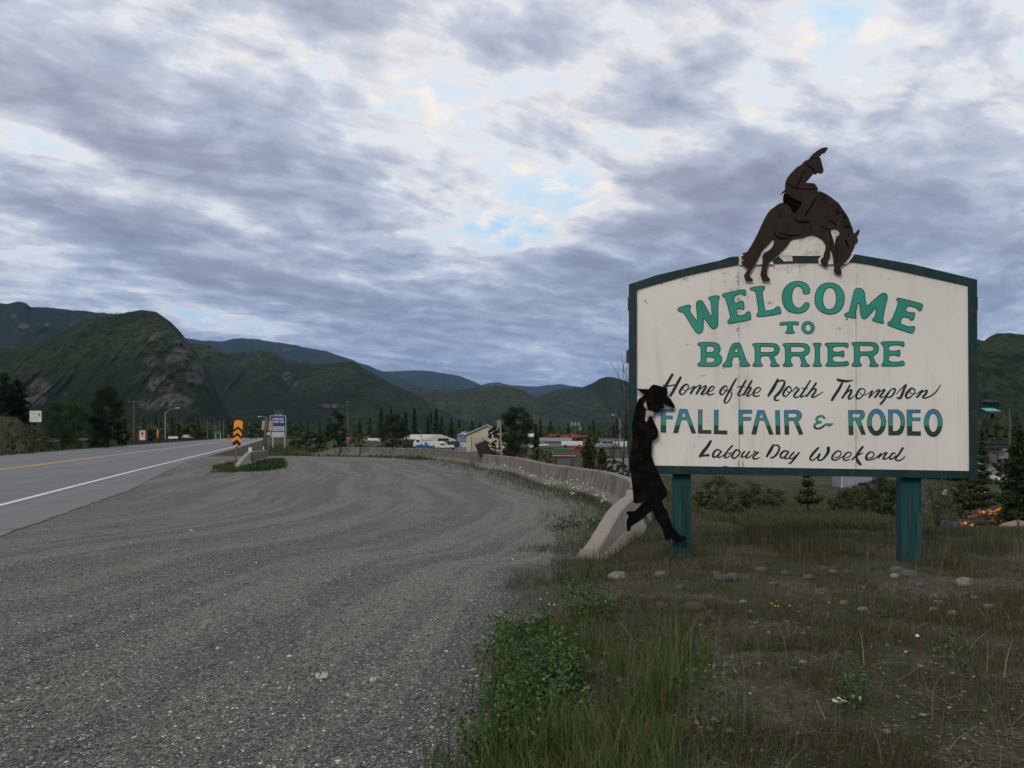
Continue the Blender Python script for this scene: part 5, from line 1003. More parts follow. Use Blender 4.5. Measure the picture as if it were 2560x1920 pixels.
# ------------------------------------------------------------------ the yards beyond the barrier: buildings and vehicles
def bldg(px, d, yb, label, name='building', cat='building', group=None):
    x = (px-CX)/F*d; return thing(name, label, cat, (x, d, hz(yb, d)), group)
def U(d): return d/F          # metres per photo pixel at distance d
d = 230; u = U(d)
t = bldg(1100, d, 1124, 'white arched fabric shelter with a dark doorway in its front', 'fabric_shelter', 'shelter')
gab = [(-40, 0), (-40, 22), (-38, 26), (-25, 31), (-8, 38), (4, 37.5), (22, 31), (37, 26), (40, 22), (40, 0)]; gab = [(a*u, b*u) for a, b in gab]
WFAB = mat('white_fabric', (.50, .50, .47), (.42, .42, .39), .5, .5)
dr = [(-5*u, 14*u), (22*u, 14*u), (22*u, 28*u), (-5*u, 28*u)]
mb = MB()
def sk(poly, y0, y1): return poly
fr_ = [Vector((x, 0, z)) for x, z in gab]; bk_ = [v+Vector((-8, 12, 0)) for v in fr_]; n_ = len(fr_)
mb.add(fr_+bk_, [(i, i+1, n_+i+1, n_+i) for i in range(n_-1)]+[tuple(range(n_, 2*n_))]); mb.build('roof_skin', WFAB, t, world=False)
mb = MB(); mb.v = fr_+[Vector((x, 0, z)) for x, z in dr]; tt = tessellate_polygon([[Vector((v.x, v.z, 0)) for v in fr_], [Vector((x, z, 0)) for x, z in dr]]); mb.f = [tuple(q_) for q_ in tt]; mb.build('front_wall', WFAB, t, world=False)
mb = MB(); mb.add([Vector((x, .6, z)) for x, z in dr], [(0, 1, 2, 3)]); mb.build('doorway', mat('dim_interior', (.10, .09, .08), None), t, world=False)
# garage with blue annexe
d = 200; u = U(d); t = bldg(1210, d, 1128, 'cream garage with pale gable roof and roll-up door', 'garage', 'garage')
wl = [(-44, 0), (-44, 40), (8, 62), (60, 40), (60, 0)]; mb = MB(); panel(mb, [(a*u, b*u) for a, b in wl], 0, 10); mb.build('wall', M['beige'], t, world=False)
for sg_, (x0, x1) in ((1, (-50, 8)), (-1, (8, 66))):
    z0, z1 = (38.5, 64) if sg_ > 0 else (64, 38.5); mb = MB(); mb.slab([Vector((x0*u, 0, z0*u)), Vector((x1*u, 0, z1*u)), Vector((x1*u, 0, (z1+3)*u)), Vector((x0*u, 0, (z0+3)*u))], (0, 1, 0), -.5, 10.5); mb.build('roof', mat('pale_metal_roof', (.40, .41, .45), (.32, .33, .36), .6, .4), t, world=False)
mb = MB(); panel(mb, [(-30*u, 0), (-4*u, 0), (-4*u, 36*u), (-30*u, 36*u)], -.06, -.001); dd = mb.build('roll_up_door', mat('door_cream', (.42, .38, .29), (.36, .33, .25), 1, .6), t, world=False)
for k in range(5): mb = MB(); mb.box((-17*u, -.09, (5+6.5*k)*u), (25*u, .03, .05)); mb.build('door_rib', M['beige'], dd, world=False)
for x_ in (-31, -3): mb = MB(); mb.box((x_*u, -.08, 18*u), (.14, .06, 36.5*u)); mb.build('door_frame', mat('brown_trim', (.10, .085, .07), None), t, world=False)
mb = MB(); panel(mb, [(-62*u, 0), (-44.3*u, 0), (-44.3*u, 40*u), (-48*u, 42*u), (-62*u, 42*u)], .4, 9); mb.build('annexe', mat('blue_grey_wall', (.20, .22, .30), (.16, .18, .25), 1, .6), t, world=False)
mb = MB(); panel(mb, [(-66*u, 42*u), (-44.3*u, 42*u), (-44.3*u, 46*u), (-52*u, 46.5*u)], .1, 9.2); mb.build('annexe_roof', mat('annexe_roof', (.42, .42, .43), None), t, world=False)
d = 225; u = U(d); t = bldg(1153, d, 1124, 'light blue metal shed with pale sloping roof edge', 'shed', 'shed'); mb = MB(); panel(mb, [(-9.5*u, 0), (14*u, 0), (14*u, 45*u), (8*u, 44*u), (-9.5*u, 35*u)], 0, 9); mb.build('wall', M['skyblue'], t, world=False); mb = MB(); panel(mb, [(-10.5*u, 34.5*u), (8*u, 44*u), (8*u, 45.8*u), (-10.5*u, 36.3*u)], -.3, 9.3); mb.build('roof', M['white'], t, world=False)
mb = MB(); mb.box((0, -.04, 24*u), (5*u, .05, 9*u)); mb.build('door', M['blue'], t, world=False)
# long low buildings
def longroof(px0, px1, d, ye, yt, yb, label, rm, wm=None, name='warehouse'):
    u = U(d); t = bldg((px0+px1)/2, d, yb, label, name, 'building'); w = (px1-px0)*u/2; ze, zt = (yb-ye)*u, (yb-yt)*u
    mb = MB(); mb.box((0, 4, ze/2), (2*w-.3, 8, ze)); mb.build('wall', wm or M['greymetal'], t, world=False)
    pr = [(-.4, ze-.02), (4, zt), (8.4, ze-.02), (8.4, ze-.3), (-.4, ze-.3)]; mb = MB(); mb.slab([Vector((0, y, z)) for y, z in pr], (1, 0, 0), -w, w); mb.build('roof', rm, t, world=False); return t
GR = mat('grey_roof', (.17, .18, .20), (.13, .14, .155), .8, .5); GR2 = mat('pale_grey_wall', (.20, .19, .18), (.16, .15, .14), .8, .6)
longroof(1350, 1432, 235, 1102, 1094, 1116, 'long grey roofed warehouse beyond the shrubs', GR, GR2)
longroof(1500, 1566, 235, 1104, 1096, 1116, 'dark long roofed warehouse seen left of the board edge', mat('dark_roof', (.08, .08, .09), (.06, .06, .065), .8, .6), GR2)
longroof(1308, 1336, 250, 1090, 1084, 1100, 'small white canopy roof glimpsed through the leafy tree', M['white'], M['dark'], 'canopy')
# grey box hut with brown roof
d = 92; u = U(d); t = bldg(1406, d, 1165, 'grey container hut with flat rusty brown roof edge', 'container_hut', 'hut'); mb = MB(); mb.box((0, 1.5, 13*u), (44*u, 3, 27*u)); mb.build('wall', mat('hut_grey', (.105, .11, .11), (.08, .085, .085), 1.5, .7), t, world=False); mb = MB(); mb.box((4*u, 1.5, 29*u), (60*u, 3.4, 6*u)); mb.build('roof', mat('rusty_roof', (.14, .075, .045), (.10, .055, .035), 2), t, world=False)
mb = MB(); mb.box((4*u, -.22, 25.6*u), (58*u, .06, 1.2*u)); mb.build('gutter', M['white'], t, world=False)
for x_ in (-17, 23, 28): mb = MB(); mb.box((x_*u, -.1, 12*u), (.10, .10, 26*u)); mb.build('post', M['dark'], t, world=False)
d = 150; u = U(d); t = bldg(1412, d, 1134, 'green flatbed dumpster before the red tanker', 'dumpster', 'dumpster'); mb = MB(); panel(mb, [(-25*u, 3*u), (24*u, 3*u), (25*u, 13*u), (-25*u, 13*u)], 0, 2.2); mb.build('bin', mat('bin_green', (.012, .13, .06), (.01, .10, .05), 3, .5), t, world=False, bevel=.05); mb = MB(); mb.box((0, 1.1, 1.5*u), (46*u, 1.8, 3*u)); mb.build('skid', M['dark'], t, world=False)
# building right of the board
d = 120; u = U(d); t = bldg(2440, d, 1160, 'long low building with dark fascias and a tan gabled porch', 'commercial_building', 'building')
mb = MB(); mb.box((0, 6, 8*u), (160*u, 12, 80*u)); mb.build('wall', mat('pale_blue_wall', (.26, .27, .30), (.22, .23, .25), 1), t, world=False)
mb = MB(); mb.box((0, 5.9, 51*u), (166*u, 12.6, 6.5*u)); mb.build('upper_fascia', mat('dark_fascia', (.02, .02, .022), None), t, world=False)
mb = MB(); mb.box((-10*u, -.8, 41.5*u), (146*u, 1.8, 5*u)); mb.build('lower_fascia', M['dark'], t, world=False)
mb = MB(); panel(mb, [(16*u, 8*u), (38*u, 8*u), (38*u, 30*u), (16*u, 33*u)], -1.2, -.2); mb.build('porch', mat('porch_tan', (.14, .11, .075), None), t, world=False); mb = MB(); panel(mb, [(14*u, 33*u), (40*u, 29*u), (40*u, 31*u), (14*u, 35.5*u)], -1.5, -.1); mb.build('porch_roof', M['wood'], t, world=False)
for x_ in (15.5, 39): mb = MB(); mb.box((x_*u, -1.5, 22*u), (.12, .12, 44*u)); mb.build('porch_post', M['dark'], t, world=False)
d = 330; u = U(d); t = bldg(2485, d, 1034, 'house with turquoise roof on the wooded hillside', 'house', 'house'); mb = MB(); mb.box((0, 3, 3*u), (26*u, 6, 6*u)); mb.build('wall', mat('dark_house_wall', (.05, .045, .04), None), t, world=False); mb = MB(); mb.slab([Vector((-17*u, 0, 5*u)), Vector((17*u, 0, 5*u)), Vector((17*u, 5, 13.5*u)), Vector((-14*u, 5, 13.5*u))], (0, 0, 1), 0, .2); mb.build('roof', M['turq'], t, world=False)
# pale trailer wall seen between the posts
d = 85; u = U(d); t = bldg(2150, d, 1224, 'pale blue grey trailer side seen under the board', 'trailer_box', 'trailer'); mb = MB(); mb.box((0, 2, 18*u), (78*u, 2.4, 30*u)); mb.build('body', mat('trailer_skin', (.24, .26, .29), (.20, .22, .25), 1, .5), t, world=False); mb = MB(); mb.box((-38.5*u, .75, 18*u), (1.6*u, .1, 31*u)); mb.build('corner_trim', M['white'], t, world=False)
for x_ in (10, 20): mb = MB(); mb.tube((x_*u, .7, .3), (x_*u, .95, .3), .35, n=12); mb.build('wheel', M['black'], t, world=False)
# vehicles -------------------------------------------------------
def car(px, d, yb, L, label, m_, name='parked_car', cat='car', pickup=False, rz=0., group='vehicles parked in the yard'):
    t = bldg(px, d, yb, label, name, cat, group); t.rotation_euler[2] = rz; s = L/4.6
    pr = [(-2.3, .35), (-2.25, .95), (-1.35, 1.05), (-.75, 1.55), (.75, 1.58), (1.35, 1.08), (2.2, 1.0), (2.3, .4)] if not pickup else [(-2.3, .45), (-2.28, 1.05), (-1.3, 1.12), (-.75, 1.75), (.35, 1.75), (.5, 1.12), (2.28, 1.12), (2.3, .5)]
    mb = MB(); panel(mb, [(x*s, z*s) for x, z in pr], -.9*s, .9*s); mb.build('body', m_, t, world=False, bevel=.06)
    for a, b in (((-1.22, 1.1), (-.02, 1.5)), ((.08, 1.1), (.3 if pickup else 1.1, 1.5))):
        for sd_ in (-1, 1): mb = MB(); mb.slab([Vector((a[0]*s+(.35*s if a[0] < -1 else 0), 0, b[1]*s)), Vector((b[0]*s-(.3*s if b[0] > 1 else 0), 0, b[1]*s)), Vector((b[0]*s, 0, a[1]*s)), Vector((a[0]*s, 0, a[1]*s))], (0, 1, 0), sd_*.905*s, sd_*.89*s); mb.build('window', M['glass'], t, world=False)
    for x in (-1.45, 1.45):
        for y in (-1, 1): mb = MB(); mb.tube((x*s, y*.93*s, .33*s), (x*s, y*.72*s, .33*s), .33*s, n=14); w_ = mb.build('wheel', M['black'], t, world=False); mb = MB(); mb.tube((x*s, y*.94*s, .33*s), (x*s, y*.92*s, .33*s), .18*s, n=10); mb.build('rim', M['galv'], w_, world=False)
    return t
def boxtruck(px, d, yb, L, h, label, m_, name='box_truck', cat='truck', win=(), cab=True, group='vehicles parked in the yard'):
    t = bldg(px, d, yb, label, name, cat, group); mb = MB(); mb.box((0, 0, h/2+.45), (L, 2.3, h)); mb.build('body', m_, t, world=False, bevel=.15)
    for x, z, w, hh in win: mb = MB(); mb.box((x, -1.17, z), (w, .04, hh)); mb.build('window', M['glass'], t, world=False)
    if cab: mb = MB(); panel(mb, [(-L/2-1.7, .4), (-L/2-1.7, 1.1), (-L/2-1.0, 1.9), (-L/2-.05, 1.95), (-L/2-.05, .4)], -1.0, 1.0); c_ = mb.build('cab', m_, t, world=False, bevel=.08); mb = MB(); mb.box((-L/2-.75, -1.02, 1.45), (.6, .04, .4)); mb.build('cab_window', M['glass'], c_, world=False)
    for x in ((-L*.32, L*.32) if L > 3 else (0,)): mb = MB(); mb.tube((x, -1.15, .38), (x, -.85, .38), .38, n=12); mb.build('wheel', M['black'], t, world=False)
    return t
boxtruck(937, 215, 1114, 3.2, 1.35, 'white camper trailer with two dark windows left of the bushy tree', M['white'], 'camper_trailer', 'camper', win=((-1.0, 1.05, .8, .45), (.35, 1.0, .8, .5)), cab=False)
car(905, 215, 1112, 3.6, 'white car half hidden by brush left of the camper', M['white'])
boxtruck(1083, 170, 1121, 4.2, .9, 'low white van body parked before the fabric shelter', M['white'], 'parked_van', 'van', win=((-1.3, 1.0, .5, .35),), cab=True)
car(1112, 160, 1124, 3.4, 'white pickup truck with dark windows before the fabric shelter', M['white'], 'pickup_truck', 'pickup', pickup=True)
boxtruck(1134, 165, 1124, 2.1, 1.15, 'black cube trailer between the white pickup and the small white sign', M['dark'], 'cube_trailer', 'trailer', cab=False)
t, W, za, zb2 = board(1158, 165, 1107, 1117, 14, 'small white notice board before the cream garage', M['white'], 'notice_board', 'board'); mb = MB(); mb.box((0, -.05, (za+zb2)/2), (W*.5, .03, .12)); mb.build('print_line', M['dark'], t, world=False)
boxtruck(1430, 215, 1119, 5.2, 1.1, 'white tarpaulined truck beside the grey warehouse', M['white'], cab=False)
t = bldg(1470, 190, 1120, 'red tank wagon end beside the white truck', 'tank_wagon', 'tanker', 'vehicles parked in the yard'); mb = MB(); mb.box((0, 1.5, 1.0), (1.9, 3, 1.7)); mb.build('tank', M['red'], t, world=False, bevel=.2); mb = MB(); mb.tube((.5, -.03, 1.1), (.5, .02, 1.1), .22); mb.build('hatch', M['dark'], t, world=False)
for x in (-.6, .6): mb = MB(); mb.tube((x, .1, .2), (x, .4, .2), .3, n=10); mb.build('wheel', M['black'], t, world=False)
car(1447, 140, 1134, 3.2, 'red pickup truck behind the green dumpster', M['red'], 'pickup_truck', 'pickup', pickup=True)
boxtruck(1557, 190, 1122, 4.5, 1.1, 'white trailer close to the left edge of the board', M['white'], 'cargo_trailer', 'trailer', cab=False)
car(1518, 150, 1122, 4.0, 'mottled pale car behind the young pine', M['greymetal']); car(2410, 85, 1246, 3.6, 'white car parked behind the young pines under the board corner', M['white'], group=None)
car(2520, 112, 1206, 3.8, 'white car seen through branches near the right edge', M['white'], group=None)
for px, d, yt, lb, w in ((1355, 210, 1109, 'white car roof just above the shrubs', 3.), (1322, 210, 1113, 'white car glimpsed below the canopy', 2.8), (1258, 170, 1117, 'white car glimpsed behind the tag post', 3.4)): car(px, d, yt+8, w, lb, M['white'])
# orange machinery
def loader(px, d, yb, label, s=1., m_='orange'):
    t = bldg(px, d, yb, label, 'loader', 'machine', 'orange machines in the yard'); t.rotation_euler[2] = px*.7; mb = MB(); mb.box((0, 0, .9*s), (2.4*s, 1.6*s, .8*s)); mb.build('body', M[m_], t, world=False, bevel=.1); mb = MB(); mb.box((-.3*s, 0, 1.7*s), (1.0*s, 1.3*s, .9*s)); mb.build('cab', M['glass'], t, world=False, bevel=.08)
    mb = MB(); mb.path([Vector((.8*s, -.5*s, 1.1*s)), Vector((1.8*s, -.5*s, 1.7*s)), Vector((2.4*s, -.5*s, .7*s))], [.12*s, .1*s, .1*s]); mb.build('boom', M[m_], t, world=False)
    for x in (-.8, .8): mb = MB(); mb.tube((x*s, -.9*s, .45*s), (x*s, -.6*s, .45*s), .5*s, n=12); mb.build('wheel', M['black'], t, world=False)
loader(873, 220, 1103, 'orange machine right of the tall bare pole', .75); loader(921, 240, 1098, 'small orange machine above the camper trailer', .5); loader(1383, 262, 1096, 'orange machine above the grey warehouse roof', .9)
loader(1412, 258, 1098, 'middle one of the orange machines above the warehouse', 1.0); loader(1440, 258, 1099, 'orange machine right of the transformer pole', 1.1); loader(1458, 258, 1098, 'rightmost orange machine near the red tank wagon', .9)
t = bldg(1053, 230, 1092, 'orange crane jib standing above the brush behind the lumber', 'crane', 'crane'); mb = MB(); mb.path([Vector((0, 0, -1)), Vector((0, 0, 1.4)), Vector((-.7, 0, 1.6))], [.14, .12, .08]); mb.build('jib', M['orange'], t, world=False); mb = MB(); mb.box((0, 0, -1.2), (1.2, 1.2, .5)); mb.build('base', M['orange'], t, world=False)
# lumber stacks: every board a part
lbm = base_mesh('lumber_board', *(lambda b: (b.v, b.f))(MB().box((0, 0, 0), (3.6, .30, .17))), [M['lumber']])
for px, lb, nz, w in ((1018, 'left stack of orange lumber beyond the barrier', 5, 3), (1036, 'right stack of orange lumber beyond the barrier', 5, 3)):
    t = bldg(px, 200, 1109, lb, 'lumber_stack', 'lumber', 'lumber stacks'); k = 0
    for z in range(nz):
        for y in range(w): o = link('lumber_board', lbm, t); o.location = (random.uniform(-.3, .3), y*.33, .1+z*.20); k += 1
# blue barrels
for k, (px, lb) in enumerate(((1044, 'leftmost blue barrel beyond the barrier'), (1052, 'second blue barrel from the left beyond the barrier'), (1060, 'third blue barrel from the left beyond the barrier'), (1067, 'rightmost blue barrel beyond the barrier'))):
    t = bldg(px, 120, 1126-(k % 2)*2, lb, 'blue_barrel', 'barrel', 'blue barrels beyond the barrier'); mb = MB(); mb.tube((0, 0, 0), (0, 0, .72), .27, n=12); mb.build('drum', mat('barrel_blue', (.02, .12, .32), (.02, .09, .25), 3), t, world=False, bevel=.03); mb = MB(); mb.tube((0, 0, .72), (0, 0, .75), .24, n=12); mb.build('lid', M['white'] if k % 2 else M['skyblue'], t, world=False)
# paved yard edge seen left of the board
V4 = [at(1500, 78, H1(at(1500, 78).x, 78)+.10), at(1580, 78, 0), at(1580, 128, 0), at(1500, 128, 0)]
zz = max(H1(v.x, v.y) for v in V4)+.25
mb = MB(); mb.add([Vector((v.x, v.y, zz)) for v in V4]+[Vector((v.x, v.y, zz-.6)) for v in V4], [(0, 1, 2, 3), (0, 4, 5, 1), (1, 5, 6, 2), (2, 6, 7, 3), (3, 7, 4, 0)]); mb.build('paved_yard', mat('yard_asphalt', (.13, .13, .13), (.10, .10, .10), 3, .9, c3=(.2, .2, .19), s3=1), kind='structure')
for y in (79, 127): mb = MB(); mb.box((at(1540, y).x, y, zz+.02), (U(y)*80, .5, .03)); mb.build('kerb', M['white'], kind='structure')
# ------------------------------------------------------------------ vegetation
def palette(n, cols, var=.25, w=None):
    c = np.array(cols, float); i = RNG.choice(len(c), n, p=w); return c[i]*(1+RNG.uniform(-var, var, (n, 1)))
def cards(P, size, col, up=.3, aspect=.5, dirs=None, jit=1.0):
    """many small rhombic leaf faces at P"""
    n = len(P); size = np.broadcast_to(size, (n,))
    a = RNG.normal(size=(n, 3)) if dirs is None else dirs+RNG.normal(size=(n, 3))*jit*.35
    a /= np.linalg.norm(a, axis=1, keepdims=True)+1e-9
    b = np.cross(a, RNG.normal(size=(n, 3))); b[:, 2] *= (1-up); b /= np.linalg.norm(b, axis=1, keepdims=True)+1e-9
    a = a*size[:, None]; b = b*size[:, None]*aspect
    V = np.stack([P-a*.5, P+b*.5-a*.05, P+a*.5, P-b*.5-a*.05], 1).reshape(-1, 3)
    return V, np.arange(4*n).reshape(n, 4), np.repeat(col, 4, 0)
def blades(P, h, w, col, lean=.35, curve=.5, seg=2):
    """curved grass blades rooted at P; colour fades to the given tip tint"""
    n = len(P); h = np.broadcast_to(h, (n,)); w = np.broadcast_to(w, (n,)); an = RNG.uniform(0, 2*np.pi, n); L = np.abs(RNG.normal(0, lean, n))*h
    d = np.stack([np.cos(an), np.sin(an), np.zeros(n)], 1); s = np.stack([-np.sin(an+RNG.uniform(-1, 1, n)), np.cos(an), np.zeros(n)], 1)
    rows = []
    for k in range(seg+1):
        t = k/seg; c = P+d*(L*t**(1+curve))[:, None]; c = c+np.array([0, 0, 1.])*(h*t*(1-.12*t))[:, None]; ww = (w*(1-t)**.7*.5)[:, None]
        if k < seg: rows += [c-s*ww, c+s*ww]
        else: rows += [c]
    V = np.stack(rows, 1); m = V.shape[1]; b = (np.arange(n)*m)[:, None]
    fs = [np.concatenate([b+2*k, b+2*k+1, b+2*k+3], 1) for k in range(seg-1)]+[np.concatenate([b+2*k, b+2*k+3, b+2*k+2], 1) for k in range(seg-1)]+[np.concatenate([b+2*seg-2, b+2*seg-1, b+2*seg], 1)]
    return V.reshape(-1, 3), np.concatenate(fs, 0), np.repeat(col, m, 0)
def join(parts):
    V, Fc, C = [], [], []; o = 0
    for v, f, c in parts: V.append(v); Fc.append(f+o); C.append(c); o += len(v)
    return np.concatenate(V), np.concatenate(Fc), np.concatenate(C)
def scatter_px(n, x0, x1, y0, y1, zone=None, power=1.0):
    """ground points whose picture positions spread over a rectangle of the photo (denser near the viewer as it shows)"""
    px = RNG.uniform(x0, x1, n); py = y0+(y1-y0)*RNG.random(n)**power; d = CH*F/np.maximum(py-HY, 8); x = (px-CX)/F*d
    z = height(x, d, False)
    for _ in range(3): d = (CH-z)*F/np.maximum(py-HY, 8); x = (px-CX)/F*d; z = height(x, d, False)
    s, arc = edge_dist(x, d); z = height(x, d)
    P = np.stack([x, d, z], 1); ok = np.ones(n, bool) if zone is None else zone(x, d, s)
    return P[ok], s[ok]
def stuffput(name, parts, m_, label=None):
    V, Fc, C = join(parts); return put(name, V, Fc, m_, col=C, kind='stuff')
GRN = [(.042, .072, .020), (.056, .084, .024), (.030, .052, .016), (.070, .088, .028)]
DRY = [(.105, .082, .042), (.075, .056, .030), (.14, .115, .066), (.060, .044, .024), (.085, .060, .034)]
OLV = [(.062, .070, .028), (.080, .080, .036), (.046, .056, .022), (.088, .076, .040)]
def clump(x, y, sc, seed, lo, hi): n_ = fbm(x*sc, y*sc, 3, seed); return sst(lo, hi, n_)
G_ = []
# tall green grass in the near corner
P, s = scatter_px(24000, 1060, 1960, 1560, 2150, lambda x, y, s: (s > -.02) & (RNG.random(len(x)) < .12+.88*clump(x, y, 2.4, 51, .38, .58)))
pxs = P[:, 0]/P[:, 1]*F+CX; edge_ = 1700+260*(fbm(P[:, 0]*2, P[:, 1]*2, 3, 45)-.5)+(pxs*0); keep = RNG.random(len(P)) < np.where(pxs > 1230, 1, .22)*(1-.93*sst(-90, 110, pxs-edge_)); P = P[keep]
G_.append(blades(P, RNG.uniform(.05, .30, len(P))*(.55+.6*clump(P[:, 0], P[:, 1], 2.4, 51, .35, .6)), RNG.uniform(.0034, .0085, len(P)), palette(len(P), [(.060, .100, .026), (.085, .125, .034), (.036, .060, .018), (.115, .140, .044), (.20, .15, .055)], .35, [.28, .26, .2, .18, .08]), .5, .7, 3))
P, s = scatter_px(420, 1280, 1760, 1600, 2100, lambda x, y, s: (s > .1)); G_.append(blades(P, RNG.uniform(.06, .22, len(P)), RNG.uniform(.003, .006, len(P)), palette(len(P), [(.20, .13, .035), (.16, .14, .05), (.24, .17, .08)], .25), .5, .8, 3))
# far right corner and scattered tufts
P, s = scatter_px(42000, 1500, 2640, 1480, 2080, lambda x, y, s: (s > .0) & (RNG.random(len(x)) < .10+.9*clump(x, y, 2.0, 57, .44, .60)))
G_.append(blades(P, RNG.uniform(.02, .11, len(P)), RNG.uniform(.0025, .005, len(P)), palette(len(P), GRN[:2]+DRY+OLV[:2], .3), .5, .7, 2))
# dry short grass on the mound
P, s = scatter_px(60000, 1250, 2640, 1385, 1640, lambda x, y, s: (s > -.15) & (RNG.random(len(x)) < .16+.84*clump(x, y, 1.6, 61, .42, .60)))
G_.append(blades(P, RNG.uniform(.015, .085, len(P)), RNG.uniform(.003, .0065, len(P)), palette(len(P), DRY+OLV+GRN[:2], .3), .55, .7, 2))
# tall tawny grass round the posts and behind the board
P, s = scatter_px(92000, 1380, 2640, 1225, 1500, lambda x, y, s: (s > .12) & (y > 8.6+1.6*fbm(x*1.3, y*1.3, 3, 44)+.9*RNG.random(len(x))) & (RNG.random(len(x)) < .16+.84*clump(x, y, 1.1, 67, .40, .58)))
sc_ = np.clip(P[:, 1]/12, .8, 2.2)
G_.append(blades(P, RNG.uniform(.05, .21, len(P))*(.6+.7*clump(P[:, 0], P[:, 1], .8, 68, .35, .6))*np.where(P[:, 1] < 13, 1.15, .8), RNG.uniform(.004, .008, len(P))*sc_, palette(len(P), GRN+OLV*2+DRY[:3]+[(.095, .060, .028)], .3), .45, .5, 2))
# grass along the foot of the barriers and beyond
P, s = scatter_px(60000, 880, 1560, 1125, 1420, lambda x, y, s: (s > -(.25+1.0*sst(11.5, 17, y)+.02*y)+(fbm(x*.9, y*.9, 3, 71)-.5)*1.9) & (s < .6) & (RNG.random(len(x)) < np.exp(np.minimum(s+.3, 0)*1.2)*sst(9, 12.5, y)))
G_.append(blades(P, RNG.uniform(.04, .20, len(P))*np.clip(P[:, 1]/22, .7, 1.4), .006*np.clip(P[:, 1]/14, .8, 4), palette(len(P), GRN+OLV[:2], .3), .45, .6, 2))
P, s = scatter_px(34000, 500, 780, 1140, 1200, lambda x, y, s: np.hypot((x+13.6-(y-46)*-.2)/1.8, (y-46)/8.8) < .95+(fbm(x*1.5, y*1.5, 2, 3)-.5)*.5)
G_.append(blades(P, RNG.uniform(.05, .22, len(P)), .02, palette(len(P), GRN+[(.045, .07, .018)], .3), .4, .6, 2))
P, s = scatter_px(26000, 660, 1230, 1112, 1150, lambda x, y, s: (s > -1.2) & (s < 9) & (x > xright(y)+.5)); G_.append(blades(P, RNG.uniform(.15, .40, len(P)), .035, palette(len(P), GRN+OLV, .3), .4, .6, 2))
# far side of the road
px = RNG.uniform(-100, 700, 40000); dd = RNG.uniform(45, 330, 40000)**1.0; x = (px-CX)/F*dd; lb = xleft(dd)-x; ok = (lb > .3) & (lb < 26); P = np.stack([x, dd, height(x, dd)], 1)[ok]
G_.append(blades(P, RNG.uniform(.12, .4, len(P)), .03+.0004*P[:, 1], palette(len(P), [(.030, .038, .014), (.044, .042, .018), (.036, .050, .016), (.024, .030, .011)], .25), .4, .6, 2))
# field behind the board
P, s = scatter_px(70000, 1560, 2640, 1190, 1330, lambda x, y, s: (s > 2) & (y < 90)); G_.append(blades(P, RNG.uniform(.05, .2, len(P)), .012+.0006*P[:, 1], palette(len(P), OLV+DRY[:3]+GRN[:2], .3), .4, .6, 2))
stuffput('grass', G_, M['grass'])
# leafy clover-like weeds
Wd = []; cen = []
for (x0, x1, y0, y1, n) in ((1270, 1390, 1610, 1690, 20), (1270, 1440, 1680, 1820, 60), (1250, 1360, 1750, 1850, 20), (1330, 1440, 1600, 1680, 12), (1230, 1300, 1620, 1660, 12), (1440, 1530, 1520, 1570, 14), (1180, 1300, 1850, 1920, 20), (2120, 2160, 1750, 1800, 3), (1700, 1800, 1700, 1900, 3), (2380, 2500, 1640, 1720, 2), (1380, 1450, 1480, 1540, 4)):
    P, s = scatter_px(n, x0, x1, y0, y1); cen.append(P)
cen = np.concatenate(cen)
for c in cen:
    n = 85; r = RNG.uniform(.03, .10); hh_ = RNG.uniform(.03, .14); q_ = RNG.normal(size=(n, 3))*np.array([r, r, .02+hh_*.35])+c+np.array([0, 0, .03+hh_]); q_[:, 2] = np.maximum(q_[:, 2], c[2]+.008)
    Wd.append(cards(q_, RNG.uniform(.012, .042, n), palette(n, [(.042, .096, .026), (.066, .128, .036), (.028, .062, .018), (.105, .160, .050)], .4)*RNG.uniform(.7, 1.25), .6, .55))
# weeds on the island and along the barrier
P, s = scatter_px(330, 628, 700, 1146, 1184, lambda x, y, s: (np.hypot((x+13.4-(y-46)*-.2)/1.8, (y-46)/8.8) < 1) & ((CH-0)*F/y+HY > 1180-((x/y*F+CX)-590)*.33))
for c in P:
    n = 40; q_ = RNG.normal(size=(n, 3))*np.array([.2, .2, .05])+c+np.array([0, 0, .08]); Wd.append(cards(q_, RNG.uniform(.08, .14, n), palette(n, [(.022, .050, .018), (.032, .066, .022)], .3), .6, .6))
P, s = scatter_px(700, 1190, 1520, 1140, 1330, lambda x, y, s: (s > -1.2) & (s < -.2) & (y > 13) & (RNG.random(len(x)) < clump(x, y, .8, 72, .42, .56)))
for c in P:
    n = 22; q_ = RNG.normal(size=(n, 3))*np.array([.10, .10, .06])+c+np.array([0, 0, .08]); Wd.append(cards(q_, RNG.uniform(.03, .06, n), palette(n, [(.022, .050, .016), (.034, .060, .020)], .3), .6, .6))
stuffput('leafy_weeds', Wd, M['leaf'])
